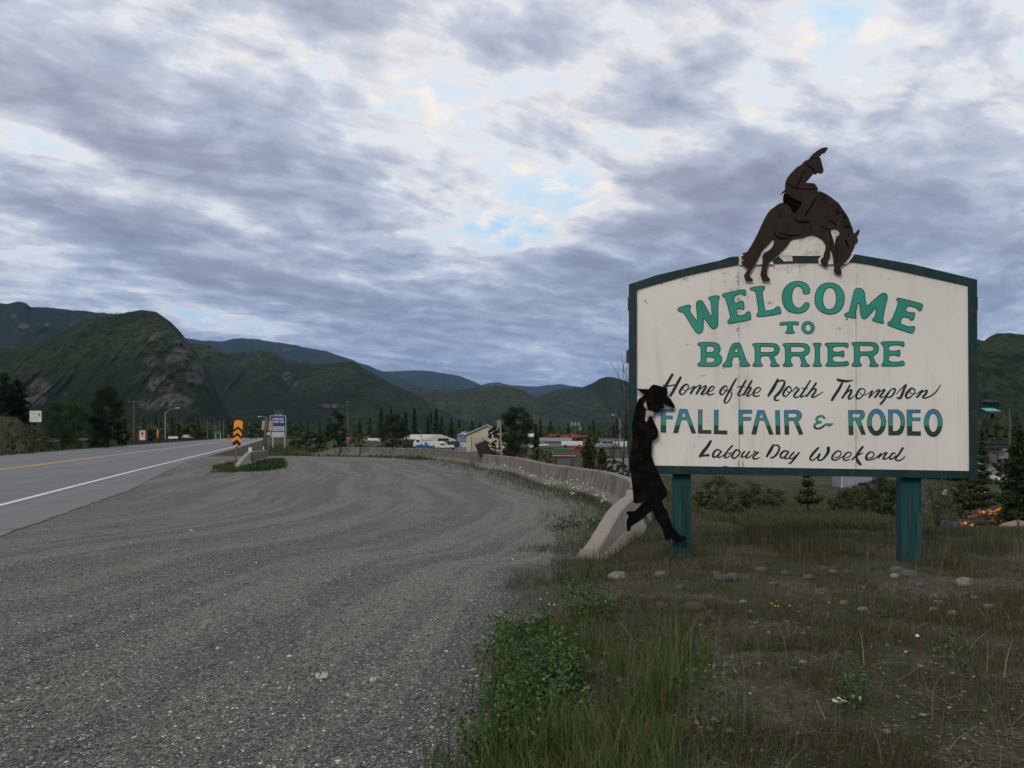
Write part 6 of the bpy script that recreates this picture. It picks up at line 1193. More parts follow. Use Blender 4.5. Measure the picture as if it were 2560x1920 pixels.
# dry stalks and litter of straw
St = []; P, s = scatter_px(900, 1250, 2600, 1400, 1950, lambda x, y, s: s > .05)
n = len(P); an = RNG.uniform(0, 6.28, n); L = RNG.uniform(.04, .20, n); d_ = np.stack([np.cos(an), np.sin(an), np.abs(RNG.normal(0, .25, n))], 1)*L[:, None]; w_ = np.cross(d_, [0, 0, 1.]); w_ /= np.linalg.norm(w_, axis=1, keepdims=True)+1e-9; w_ *= .0022
P0 = P+[0, 0, .012]; V = np.stack([P0-w_, P0+w_, P0+d_+w_*.6, P0+d_-w_*.6], 1).reshape(-1, 3); St.append((V, np.arange(4*n).reshape(n, 4), np.repeat(palette(n, [(.26, .22, .16), (.20, .15, .10), (.12, .085, .06)], .2), 4, 0)))
stuffput('straw_litter', St, M['grass'])
St = []; P, s = scatter_px(900, 1380, 2560, 1250, 1460, lambda x, y, s: (s > .25) & (RNG.random(len(x)) < .25+.75*clump(x, y, 1.2, 46, .45, .6))); St.append(blades(P, RNG.uniform(.25, .6, len(P)), .006, palette(len(P), [(.17, .13, .08), (.11, .08, .05)], .2), .25, .5, 3))
P, s = scatter_px(90, 1750, 2560, 1500, 1900, lambda x, y, s: s > .25); St.append(blades(P, RNG.uniform(.12, .28, len(P)), .005, palette(len(P), [(.25, .21, .14), (.16, .12, .08)], .2), .5, .5, 3))
stuffput('dry_stalks', St, M['grass'])

# pebbles lying loose on the gravel
def stones(P, r, col, name, m_, flat=.6):
    n = len(P); base = np.array([(1, 0, 0), (0, 1, 0), (-1, 0, 0), (0, -1, 0), (.6, .6, .75), (-.6, .6, .7), (-.5, -.6, .75), (.6, -.6, .7), (0, 0, 1.0), (0, 0, -.6)], float)
    fs = np.array([(0, 1, 4), (1, 2, 5), (2, 3, 6), (3, 0, 7), (4, 1, 5), (5, 2, 6), (6, 3, 7), (7, 0, 4), (8, 4, 5), (8, 5, 6), (8, 6, 7), (8, 7, 4), (9, 1, 0), (9, 2, 1), (9, 3, 2), (9, 0, 3)])
    B = base[None]*(1+RNG.uniform(-.28, .28, (n, 10, 1))); B = B*np.stack([RNG.uniform(.7, 1.3, n), RNG.uniform(.6, 1.0, n), RNG.uniform(.45, .85, n)*flat/.6], 1)[:, None]
    a = RNG.uniform(0, 6.28, n); c, s_ = np.cos(a)[:, None], np.sin(a)[:, None]; X = B[:, :, 0]*c-B[:, :, 1]*s_; Y = B[:, :, 0]*s_+B[:, :, 1]*c
    V = np.stack([X, Y, B[:, :, 2]], -1)*np.broadcast_to(r, (n,))[:, None, None]+P[:, None]
    put(name, V.reshape(-1, 3), (fs[None]+(np.arange(n)*10)[:, None, None]).reshape(-1, 3), m_, col=np.repeat(col, 10, 0), kind='stuff')
stm = leafmat('loose_stone', rough=.85, trans=0)
P, s = scatter_px(90000, -60, 1500, 1250, 2080, lambda x, y, s: (s < .1) & (x > xright(y)-.35+.5*RNG.random(len(x))) & (RNG.random(len(x)) < .55+.45*(1-clump(x, y*.25, 1.4, 91, .42, .6))), .8)
tone = palette(len(P), [(.085, .084, .080), (.125, .121, .108), (.17, .163, .142), (.25, .242, .21), (.50, .49, .44)], .25, [.28, .28, .24, .15, .05])
stones(P+[0, 0, .001], np.minimum(RNG.gamma(2.6, .0018, len(P))+.0026, .019), tone, 'loose_gravel', stm, .42)
P, s = scatter_px(5200, 1150, 2620, 1400, 2050, lambda x, y, s: (s > .0) & (RNG.random(len(x)) < .1+.9*clump(x, y, 1.3, 95, .46, .6))); tone = palette(len(P), [(.08, .074, .062), (.12, .112, .097), (.18, .17, .15), (.34, .33, .30)], .25, [.45, .35, .16, .04]); stones(P+[0, 0, .003], RNG.gamma(2.5, .0022, len(P))+.003, tone, 'loose_pebbles', stm)
# individual field stones
RK = [(1545, 1445, 24, 'pale grey', 1), (1651, 1442, 18, 'grey', .8), (1737, 1525, 30, 'dark bluish', .35), (1326, 1560, 12, 'tan', 1.2), (2243, 1430, 21, 'round grey', .55), (2237, 1443, 12, 'small pale', 1.1), (2271, 1440, 20, 'brown', .5), (2335, 1490, 11, 'grey', .8), (2333, 1497, 13, 'brownish', .7), (2344, 1508, 13, 'flat grey', .9), (2332, 1526, 12, 'pale', 1.4), (2381, 1538, 15, 'smooth bluish grey', .75),
      (2358, 1497, 9, 'dark', .45), (2439, 1498, 11, 'flat', .8), (2471, 1520, 14, 'flat pale', .9), (2410, 1462, 24, 'lichened pale', 1.0), (1857, 1507, 10, 'orange tan', 1.1), (1874, 1533, 12, 'greenish pale', 1.0), (2083, 1432, 14, 'flat dull', .7), (2112, 1511, 14, 'dull', .7), (2156, 1523, 12, 'grey white', 1.2), (2055, 1486, 7, 'white', 1.5), (1965, 1556, 8, 'white', 1.5), (1990, 1560, 8, 'pale', 1.2), (1889, 1558, 6, 'white', 1.5), (2300, 1655+14, 7, 'white', 1.5), (1805, 1455, 24, 'mossy brown', .4),
      (2060, 1428, 16, 'brown', .4), (2120, 1436, 14, 'dim brown', .42), (1964, 1438, 14, 'dark grey', .4), (1983, 1672, 9, 'rusty white', 1.3), (1655, 1637, 10, 'pale cream', 1.3), (2008, 1658, 12, 'elongated cream', 1.2), (2302, 1668, 7, 'round white', 1.7), (1700, 1470, 12, 'small dark', .5), (1790, 1440, 15, 'rounded dull', .6), (1830, 1447, 18, 'half buried dull', .5), (1905, 1428, 16, 'half buried brown', .45), (1935, 1462, 12, 'low dark', .5), (2020, 1446, 17, 'low brown', .5), (2155, 1470, 13, 'dark', .45), (2205, 1476, 10, 'dull', .6), (2300, 1458, 14, 'brownish dark', .45), (2085, 1468, 10, 'dull brown', .5), (493, 1486, 9, 'cream', 1.3), (2240, 1815, 7, 'tan', 1.)]
rkm = {}
for k, (px, py, r, lab, br) in enumerate(RK):
    z = .15
    for _ in range(4): x, y = gp(px, py, z); z = H1(x, y)
    R0 = r*1.05/F*y; bb = bpy.data.meshes.new('field_stone'); import bmesh; bm = bmesh.new(); bmesh.ops.create_icosphere(bm, subdivisions=3, radius=1)
    rs = random.Random(k); ax, ay, az_ = rs.uniform(.85, 1.1), rs.uniform(.65, .9), rs.uniform(.42, .62); ph = rs.uniform(0, 50)
    for v in bm.verts:
        c = v.co; n0 = float(fbm(np.array([c.x*1.3+ph]), np.array([c.y*1.3+c.z+ph]), 3, 4)[0])-.5; v.co = Vector((c.x*ax, c.y*ay, c.z*az_))*R0*(1+n0*.45)
    bm.to_mesh(bb); bm.free(); bb.polygons.foreach_set('use_smooth', [True]*len(bb.polygons))
    kk = round(br, 1)
    if kk not in rkm: rkm[kk] = mat('stone_%d' % int(kk*10), (.20*kk, .19*kk, .17*kk), (.13*kk, .125*kk, .115*kk), 22, .85, bump=.3, c3=(.06, .06, .045), s3=12, f3=.5)
    bb.materials.append(rkm[kk]); where = 'at the foot of the right sign post' if 2200 < px < 2300 and py < 1450 else 'near the left sign post' if px < 1760 and 1400 < py < 1560 else 'on the gravel' if px < 1200 else 'in the small cluster right of the right post' if 2320 < px < 2480 and py < 1560 else 'in the dry grass below the board' if py < 1600 else 'in the near weeds'
    o = link('field_stone', bb, label='%s field stone %s, %s' % (lab, where, ['lower left', 'upper left', 'lower middle', 'upper middle', 'lower right', 'upper right'][(0 if px < 1900 else 2 if px < 2250 else 4)+(1 if py < 1500 else 0)]), cat='stone', group='field stones round the board'); o.location = (x, y, z+R0*az_*.30); o.rotation_euler[2] = rs.uniform(-.5, .5)

# torn paper
def paper(px, py, w, label, seed, m_=None):
    z = 0.
    for _ in range(4): x, y = gp(px, py, z); z = H1(x, y)
    rs = random.Random(seed); R0 = w/2/F*y; n = 11; mb = MB(); ring = [Vector((R0*math.cos(6.283*i/n)*rs.uniform(.6, 1.15), R0*.9*math.sin(6.283*i/n)*rs.uniform(.5, 1.15), rs.uniform(.004, .035))) for i in range(n)]; mid = [v*.5+Vector((0, 0, rs.uniform(.0, .03))) for v in ring]
    mb.add(ring+mid+[Vector((0, 0, .02))], [(i, (i+1) % n, n+(i+1) % n, n+i) for i in range(n)]+[(n+i, n+(i+1) % n, 2*n) for i in range(n)]); o = mb.build('paper_scrap', m_ or M['petal'], world=False, label=label, cat='litter', group='torn paper litter'); o.location = (x, y, z+(.03 if px > 1900 else .006))
    sd_ = o.modifiers.new('thickness', 'SOLIDIFY'); sd_.thickness = .0008
paper(2100, 1777, 50, 'crumpled white paper scrap lying in the near right weeds', 3); paper(2143, 1765, 26, 'smaller white paper scrap just right of the crumpled one', 4); paper(802, 1699, 36, 'torn cream paper scrap on the gravel', 5, mat('cream_paper', (.42, .40, .34), (.36, .34, .29), 9)); paper(934, 1710, 18, 'small torn paper scrap right of the cream one on gravel', 6, M['beige'])
paper(985, 1146+2, 8, 'tiny white scrap on the far gravel before the barrier', 7); paper(1282, 1404, 9, 'tiny white scrap at the gravel edge near the barrier nose', 8)
paper(475, 1330, 16, 'flat pale scrap on the gravel left of centre', 9, M['beige'])
# ------------------------------------------------------------------ trees and bushes
def leafcloud(cl, n, size, cols, up=.3, aspect=.55, var=.3):
    """leaf faces in many clumps; cl = array of (x,y,z,r)"""
    cl = np.array(cl, float); i = RNG.choice(len(cl), n, p=cl[:, 3]**2/(cl[:, 3]**2).sum()); d = RNG.normal(size=(n, 3)); d /= np.linalg.norm(d, axis=1, keepdims=True)
    rad = cl[i, 3]*RNG.random(n)**.42; P = cl[i, :3]+d*rad[:, None]*np.array([1, 1, .8]); tone = (.75+.5*RNG.random(len(cl)))[i][:, None]
    return cards(P, RNG.uniform(.6, 1.3, n)*size, palette(n, cols, var)*tone, up, aspect)
DEC = [(.040, .076, .022), (.054, .094, .030), (.028, .056, .018), (.075, .108, .036)]
DKG = [(.022, .040, .015), (.030, .052, .019), (.015, .028, .012), (.040, .058, .022)]
SHR = [(.078, .090, .040), (.105, .112, .056), (.052, .064, .028), (.15, .148, .085)]
def broadleaf(name, label, px, d, ytop, ybase, wpx, cols, cat='tree', n=5000, size=.11, nclump=60, group=None, shape=.5, hollow=True, trunk=True, seed=0, stems=5):
    u = d/F; x = (px-CX)*u; zb = H1(x, d); t = thing(name, label, cat, (x, d, zb), group); h = hz(ytop, d)-zb; w = wpx*u/2; rs = random.Random(seed); cl = []
    for _ in range(nclump):
        f = rs.random()**.8; zz = (.08+.86*f)*h if not trunk else (.14+.80*f)*h; prof = (1-((f-shape)/(1-shape))**2)**.5 if f > shape else .62+.38*(f/shape); a = rs.uniform(0, 6.283); r = w*prof*rs.uniform(.25, 1.0)**.6
        cl.append((r*math.cos(a)*.92, r*math.sin(a)*.8, zz, w*rs.uniform(.13, .26)))
    mb = MB()
    for k in range(stems):
        a = 6.283*k/stems+rs.random(); top = Vector((math.cos(a)*w*.55*rs.uniform(.3, 1), math.sin(a)*w*.45, h*rs.uniform(.6, .88))); b0 = Vector((math.cos(a)*.04*w, math.sin(a)*.04*w, -.1)); m_ = b0.lerp(top, .5)+Vector((0, 0, h*.06)); r0 = max(.012, h*.012)
        mb.path([b0, b0.lerp(m_, .5), m_, top], [r0, r0*.8, r0*.55, r0*.15], 5)
        for c in rs.sample(cl, 3):
            if (Vector(c[:3])-m_).length < w*1.1: mb.path([m_, m_.lerp(Vector(c[:3]), .6), Vector(c[:3])], [r0*.4, r0*.25, r0*.1], 4)
    mb.build('trunk' if cat == 'tree' else 'stems', M['bark'], t, world=False)
    V, Fc, C = leafcloud(cl, n, size, cols); put('crown' if cat == 'tree' else 'foliage', V, Fc, M['leaf'], t, world=False, col=C); return t
def conifer_parts(h, r, n, cols, seed, full=.06, size=None, droop=.25, gap=0.):
    """whorled boughs carrying many small needle sprays"""
    rs = np.random.default_rng(seed); m_ = n; f = rs.random(m_)**1.15
    if gap: f = np.clip((np.floor(f*h/gap)+.5+rs.normal(0, .13, m_))*gap/h, 0, .985)
    f = f*1.0; z = (full+(1-full)*f)*h; R = r*(1-f)**(.5 if full < .03 else .85)*(.72+.28*np.sin(f*h*7+rs.random())+.05); a0 = np.floor(rs.random(m_)*11)/11*6.283+f*9+rs.normal(0, .16, m_); k = rs.random(m_)**.55; rad = R*k*(.8+.4*rs.random(m_))
    P = np.stack([np.cos(a0)*rad, np.sin(a0)*rad, z-rad*droop+rs.normal(0, .02*h, m_)*.4], 1); D_ = np.stack([np.cos(a0), np.sin(a0), -.15+0*a0], 1)
    i = rs.integers(0, len(cols), m_); c = np.array(cols)[i]*(1+rs.uniform(-.3, .3, (m_, 1)))*(.8+.4*rs.random((m_, 1)))
    s_ = size or .16*r
    return cards(P, rs.uniform(.6, 1.4, m_)*s_, c, .2, .34, dirs=D_, jit=1.0)
def conifer(name, label, px, d, ytop, wpx, cols=DKG, n=2600, size=None, group=None, seed=0, full=.05, zb=None, trunk_r=None, gap=0., droop=.25):
    u = d/F; x = (px-CX)*u; zb = H1(x, d) if zb is None else zb; t = thing(name, label, 'tree', (x, d, zb), group); h = hz(ytop, d)-zb
    V, Fc, C = conifer_parts(h, wpx*u/2, n, cols, seed, full, size, droop, gap); put('crown', V, Fc, M['needle'], t, world=False, col=C)
    mb = MB(); r0 = trunk_r or h*.014; mb.path([Vector((0, 0, -.2)), Vector((0, 0, h*.5)), Vector((0, 0, h*.98))], [r0, r0*.6, r0*.1], 6); mb.build('trunk', M['bark'], t, world=False); return t
PINEC = [(.042, .058, .020), (.056, .072, .026), (.030, .044, .016), (.068, .076, .032)]
# left side of the road
broadleaf('roadside_bush', 'big rounded green bush left of the dark tree across the highway', 160, 100, 1000, 1118, 140, [(.028, .062, .016), (.038, .078, .022), (.020, .044, .013)], 'bush', n=16000, size=.15, nclump=110, trunk=False, shape=.45, seed=3)
broadleaf('dark_tree', 'broad dark tree with rounded top right of the big rounded bush', 268, 104, 964, 1120, 96, DKG[:3], n=20000, size=.16, nclump=140, shape=.22, seed=4); conifer('conifer', 'dark conifer close behind the broad dark tree', 243, 112, 1000, 60, DKG[:3], 3500, .36, seed=5, full=.02)
conifer('conifer', 'dark rounded conifer on the bank behind the white information board', 44, 118, 950, 78, DKG[:3], 7000, .42, seed=6, full=.02); broadleaf('dark_tree', 'dark bushy tree at the left picture edge', 2, 114, 928, 1090, 92, DKG[:3], n=9000, size=.26, nclump=80, shape=.3, seed=7); broadleaf('dark_tree', 'dark bushy tree crown between the edge tree and the rounded conifer', 22, 130, 975, 1090, 60, DKG[:3], n=4000, size=.26, nclump=40, shape=.3, seed=17)
broadleaf('bank_shrub', 'olive shrub on top of the grassy bank', 30, 76, 1052, 1090, 44, SHR, 'shrub', n=1600, size=.12, nclump=16, trunk=False, seed=8, stems=3); broadleaf('bank_shrub', 'olive shrub at the foot of the grassy bank', 70, 72, 1085, 1118, 50, SHR, 'shrub', n=1600, size=.12, nclump=16, trunk=False, seed=9, stems=3)
broadleaf('bank_shrub', 'low shrub between the bank and the big bush', 105, 84, 1070, 1110, 40, SHR, 'shrub', n=1500, size=.12, nclump=16, trunk=False, seed=10, stems=3)
for k, (px, d, yt, w, lb) in enumerate(((305, 115, 1062, 40, 'bush at the right foot of the broad dark tree'), (372, 190, 1075, 26, 'bush behind the red sided board'), (480, 230, 1060, 46, 'bush behind the flatbed trailer'), (440, 220, 1058, 40, 'bush behind the low white sign'), (500, 250, 1070, 34, 'bush left of the green road sign'), (585, 330, 1056, 40, 'bush behind the chevron marker'), (640, 330, 1058, 50, 'bush at the bend of the highway'))):
    broadleaf('far_bush', lb, px, d, yt, 1095, w, DKG+SHR[:1], 'bush', n=1400, size=.3+.0006*d, nclump=22, trunk=False, seed=20+k, stems=3, group='bushes beyond the highway')
# behind the lodging sign and far barrier
broadleaf('roadside_bush', 'leafy green bush right beside the lodging sign', 738, 96, 1060, 1124, 52, DEC, 'bush', n=3600, size=.14, nclump=40, trunk=False, shape=.3, seed=31, stems=4)
broadleaf('roadside_bush', 'low dark bush right of the lodging sign bush', 785, 90, 1085, 1126, 70, DKG, 'bush', n=3600, size=.15, nclump=40, trunk=False, shape=.4, seed=32, stems=4)
broadleaf('poplar_tree', 'dark leafy tree rising left of the tall bare pole', 842, 92, 1026, 1122, 66, [(.018, .044, .014), (.026, .056, .018), (.014, .032, .010)], n=7000, size=.14, nclump=70, shape=.35, seed=33)
broadleaf('roadside_bush', 'brushy bush right of the tall bare pole', 893, 88, 1083, 1126, 62, DKG+SHR, 'bush', n=3200, size=.13, nclump=36, trunk=False, seed=34, stems=4)
broadleaf('roadside_bush', 'small bush left of the far barrier end', 805, 80, 1105, 1130, 46, SHR, 'bush', n=1500, size=.10, nclump=20, trunk=False, seed=35, stems=4)
broadleaf('bushy_tree', 'wide dark bushy tree between the camper and the lumber stacks', 985, 95, 1030, 1120, 92, DKG, n=9000, size=.16, nclump=90, shape=.35, seed=36)
broadleaf('leafy_tree', 'tall leafy tree behind the barrier partly hiding the cream garage', 1290, 52, 1012, 1150, 98, [(.020, .040, .013), (.028, .052, .018), (.014, .028, .010), (.042, .060, .020)], n=15000, size=.085, nclump=120, shape=.5, seed=37, stems=7)
broadleaf('leafy_tree', 'narrower leafy tree with gaps in front of the cream garage', 1236, 54, 1064, 1150, 44, DEC[:3], n=3600, size=.09, nclump=44, shape=.5, seed=38)
conifer('conifer', 'black green conifer just right of the tall leafy tree', 1340, 110, 1062, 34, DKG[:3], 2200, .3, seed=39)
for k, (px, d, yt, w, lb, cc) in enumerate(((1305, 40, 1115, 34, 'low olive shrub below the tall leafy tree', SHR), (1345, 38, 1118, 52, 'yellow green shrub left of the grey hut', SHR), (1368, 36, 1125, 40, 'yellowish shrub touching the grey hut', SHR), (1275, 42, 1122, 46, 'dark shrub behind the barrier near the tag post', DKG), (1232, 46, 1128, 30, 'reddish low shrub right of the tipped box', [(.06, .035, .025), (.045, .04, .02)]), (1520, 30, 1130, 46, 'shrub with pale blossoms behind the curved barrier', DKG+SHR), (1552, 26, 1150, 50, 'low shrub below the bare tree', SHR))):
    broadleaf('shrub', lb, px, d, yt, 1160, w, cc, 'shrub', n=2200, size=.055, nclump=30, trunk=False, seed=50+k, stems=5, group='shrubs behind the barrier')
conifer('young_pine', 'dark young pine between the grey hut and the board', 1472, 34, 1098, 62, PINEC, 5200, .15, seed=60, full=.0)
conifer('young_pine', 'slim young pine near the board left edge', 1505, 38, 1120, 44, PINEC, 2600, .15, seed=61, full=.0)
# bare thin tree by the board
def bare(px, d, ytop, label, w=.9, seed=1, depth=4, r=.03):
    u = d/F; x = (px-CX)*u; zb = H1(x, d); t = thing('bare_tree', label, 'tree', (x, d, zb), 'bare saplings'); rs = random.Random(seed); mb = MB(); h = hz(ytop, d)-zb; mb2 = MB()
    def gr(p, dr, L, r, k):
        q_ = p+dr*L; (mb if k == depth else mb2).path([p, p.lerp(q_, .5)+Vector((rs.gauss(0, .02*L), rs.gauss(0, .02*L), 0)), q_], [r, r*.8, r*.6], 5)
        if k <= 0: return
        for j in range(3): dd_ = (dr+Vector((rs.gauss(0, .38*w), rs.gauss(0, .38*w), .25))).normalized(); gr(p.lerp(q_, .55+.22*j), dd_, L*rs.uniform(.5, .75), r*.55, k-1)
    gr(Vector((0, 0, -.1)), Vector((.03, 0, 1)).normalized(), h*.5, r, depth); mb.build('trunk', M['bark'], t, world=False); mb2.build('branches', M['bark'], t, world=False)
bare(1556, 22, 905, 'thin bare sapling at the left edge of the board', .8, 3); bare(1530, 24, 1010, 'lower bare sapling left of the board', .9, 4, 4, .02); bare(1490, 30, 1085, 'leafless bush twigs beside the young pine', 1., 6, 3, .02)
bare(2545, 16, 1255, 'leafless twiggy shrub at the right edge', 1., 8, 3, .012)
# under and right of the board
us = [(1800, 30, 1188, 100, 'bush left of centre under the board', SHR), (1868, 32, 1200, 110, 'pale leaved bush under the middle of the board', SHR), (1760, 26, 1225, 60, 'low bush right of the left sign post', SHR), (1925, 36, 1222, 90, 'low grey green bush under the board', SHR), (2150, 28, 1215, 110, 'leafy bush left of the right sign post', SHR+DEC[:1]), (2205, 26, 1190, 110, 'dark bush beside the right sign post', DKG+SHR[:1]), (2105, 30, 1240, 70, 'low bush before the grey trailer', SHR),
      (2345, 45, 1192, 120, 'pale leaved bush right of the right sign post', SHR), (2470, 30, 1322, 90, 'low leafy bush before the sand patch', SHR+DEC[:1]), (2400, 66, 1205, 80, 'bush behind the orange cones', DKG+SHR), (2410, 26, 1322, 80, 'low dull bush under the board corner', SHR), (1835, 24, 1262, 60, 'small brown bush in the grass', DRY+SHR), (2535, 62, 1222, 60, 'green bush at the far right', DEC[:2])]
for k, (px, d, yt, w, lb, cc) in enumerate(us): broadleaf('shrub', lb, px, d, yt, 1300, w, cc, 'shrub', n=4200, size=.045+.0007*d, nclump=64, trunk=False, seed=70+k, stems=9, shape=.6, group='shrubs behind the board')
for k, (px, d, yt, w, n, lb) in enumerate(((2020, 24, 1150, 70, 2600, 'scraggly young pine seen between the sign posts'), (2390, 60, 1140, 90, 3200, 'open young pine right of the right sign post'), (2455, 58, 1080, 76, 4200, 'slender young pine just outside the board corner'), (2425, 62, 1160, 70, 2600, 'young pine behind the board corner'))):
    conifer('young_pine', lb, px, d, yt, w, PINEC, int(n*1.2), .12 if d < 40 else .26, seed=90+k, full=.16, trunk_r=.028 if d < 40 else .05, group='young pines near the board', gap=.30 if d < 40 else .6, droop=-.35)
broadleaf('dark_tree', 'dark round tree right of the long building', 2510, 70, 1132, 1200, 60, DKG, n=4000, size=.14, nclump=50, seed=101); conifer('conifer', 'tall dark pine at the right picture edge', 2550, 48, 1075, 130, DKG+PINEC[:1], 9000, .28, seed=102, full=.02)
conifer('conifer', 'olive pine before the far right hillside', 2535, 70, 1095, 70, PINEC, 4000, .28, seed=103)

# distant spruces: individuals with shared meshes
pr_ = []
for k in range(4):
    V, Fc, C = conifer_parts(10, 2.0, 900, DKG, 200+k, .06, .8); t = thing('spruce_tree', 'x', 'tree', (0, 0, 0), 'dark spruces at the edge of the far yards')
    put('crown', V, Fc, M['needle'], t, world=False, col=C); mb = MB(); mb.tube((0, 0, -.4), (0, 0, 9), .16, .03, 6); mb.build('trunk', M['bark'], t, world=False); pr_.append(t)
SPR = [(953, 1022), (977, 1016), (967, 1035), (1036, 1020), (1014, 1032), (1070, 1040), (1090, 1023), (1078, 1033), (925, 1046), (1005, 1046), (1128, 1046), (1104, 1042), (1148, 1050), (1352, 1048), (1376, 1054), (1420, 1060), (1484, 1050), (1500, 1056), (1534, 1052), (1180, 1052), (1200, 1056), (900, 1050), (752, 1050), (770, 1056), (725, 1052), (800, 1052), (820, 1058), (612, 1050), (628, 1054), (390, 1046), (402, 1052), (430, 1046), (345, 1052), (360, 1044), (470, 1052), (495, 1050), (570, 1052), (2462, 1062), (2490, 1058), (2505, 1066), (1565, 1040), (1542, 1046)]
lw = ['left', 'centre left', 'centre', 'centre right', 'right']
for k, (px, yt) in enumerate(SPR):
    d = 290+37*(k*7 % 5)+(60 if px < 700 else 0); x = (px-CX)/F*d; zb = -2.2 if px > 800 else -.2; h = hz(yt, d)-zb; s = h/10.; o = pr_[k % 4] if k < 4 else copy_tree(pr_[k % 4]); o.location = (x, d, zb); o.scale = (s*random.uniform(.8, 1.25), s*random.uniform(.8, 1.2), s); o.rotation_euler[2] = random.uniform(0, 6)
    near_ = 'above the camper trailer' if 890 < px < 1000 else 'behind the fabric shelter' if 1000 <= px < 1140 else 'behind the cream garage' if px < 1210 and px > 1140 else 'behind the grey warehouses' if 1340 < px < 1580 else 'right of the board' if px > 2400 else 'behind the lodging sign' if 700 < px < 900 else 'beyond the highway signs'
    o['label'] = 'dark spruce %s, number %s from its left' % (near_, ['zero', 'one', 'two', 'three', 'four', 'five', 'six', 'seven', 'eight', 'nine', 'ten', 'eleven', 'twelve', 'thirteen'][1+sum(1 for q_, _ in SPR if q_ < px and ((890 < q_ < 1000) == (890 < px < 1000)) and ((1000 <= q_ < 1140) == (1000 <= px < 1140)) and ((1340 < q_ < 1580) == (1340 < px < 1580)) and ((q_ > 2400) == (px > 2400)) and ((1140 < q_ < 1210) == (1140 < px < 1210)) and ((700 < q_ < 900) == (700 < px < 900)))])
# the wood along the foot of the hills reads as one mass
def coneforest(P, H_, Rr, cols, name):
    n = len(P); k = 6; lev = 4; V = []; 
    for l in range(lev):
        zb_, zt_ = l/lev*.92+.06, min(1, (l+1.55)/lev*.92+.08); rb = (1-l/lev)*1.0; a = RNG.uniform(0, 6.28, n)[:, None]+np.arange(k)[None]*2*np.pi/k; rr_ = Rr[:, None]*rb*(1+RNG.uniform(-.35, .35, (n, k)))
        ring = np.stack([np.cos(a)*rr_, np.sin(a)*rr_, H_[:, None]*(zb_+RNG.uniform(-.04, .04, (n, k)))], -1)+P[:, None]; tip = P+np.stack([0*H_, 0*H_, H_*zt_], -1); V.append(np.concatenate([ring, tip[:, None]], 1))
    V = np.concatenate(V, 1); f0 = np.concatenate([np.array([[l*(k+1)+i, l*(k+1)+(i+1) % k, l*(k+1)+k] for i in range(k)]) for l in range(lev)]); fs = (f0[None]+(np.arange(n)*lev*(k+1))[:, None, None]).reshape(-1, 3)
    put(name, V.reshape(-1, 3), fs, M['needle'], col=np.repeat(palette(n, cols, .3), lev*(k+1), 0), kind='stuff')
def band(n, p0, p1, d0, d1, zb, lo, hi):
    px = RNG.uniform(p0, p1, n); d = RNG.uniform(d0, d1, n); x = (px-CX)/F*d; P = np.stack([x, d, np.full(n, zb)], 1); H_ = RNG.uniform(lo, hi, n)*(.7+.6*fbm(px*.02, d*.01, 3, 7)); return P, H_
A = [band(1500, -150, 900, 430, 640, -2.5, 6, 11), band(1500, 850, 1700, 400, 640, -3, 5, 10), band(500, 2350, 2750, 330, 420, -3, 6, 14), band(240, 400, 760, 410, 440, -1.5, 5, 9)]
P = np.concatenate([a[0] for a in A]); H_ = np.concatenate([a[1] for a in A]); coneforest(P, H_, H_*RNG.uniform(.14, .32, len(H_)), DKG+[(.034, .040, .018)], 'far_wood')
# round bushes among them
px = RNG.uniform(-100, 1650, 420); d = RNG.uniform(330, 430, 420); x = (px-CX)/F*d; keep = (x < xleft(np.minimum(d, 460))-3) | (px > 690); px, d, x = px[keep], d[keep], x[keep]; parts = []
px2 = RNG.uniform(2380, 2680, 150); d2 = RNG.uniform(150, 400, 150); x = np.concatenate([x, (px2-CX)/F*d2]); d = np.concatenate([d, d2]); px3 = RNG.uniform(330, 690, 60); d3 = RNG.uniform(250, 405, 60); x3 = (px3-CX)/F*d3; k3 = x3 < xleft(d3)-4; x = np.concatenate([x, x3[k3]]); d = np.concatenate([d, d3[k3]])
for a_, b_ in zip(x, d):
    r = RNG.uniform(1.2, 3.0); n = 110; q_ = RNG.normal(size=(n, 3)); q_ /= np.linalg.norm(q_, axis=1, keepdims=True); q_ = q_*r*RNG.random((n, 1))**.4*[1, 1, .9]+[a_, b_, (-4.2 if a_ > .4*b_ else -2.0 if a_ > -.27*b_ else -.3)+r*.8]; parts.append(cards(q_, r*.38, palette(n, DKG+SHR[:2]+DEC[2:3], .3)*RNG.uniform(.7, 1.3), .3, .7))
stuffput('far_brush', parts, M['leaf'])
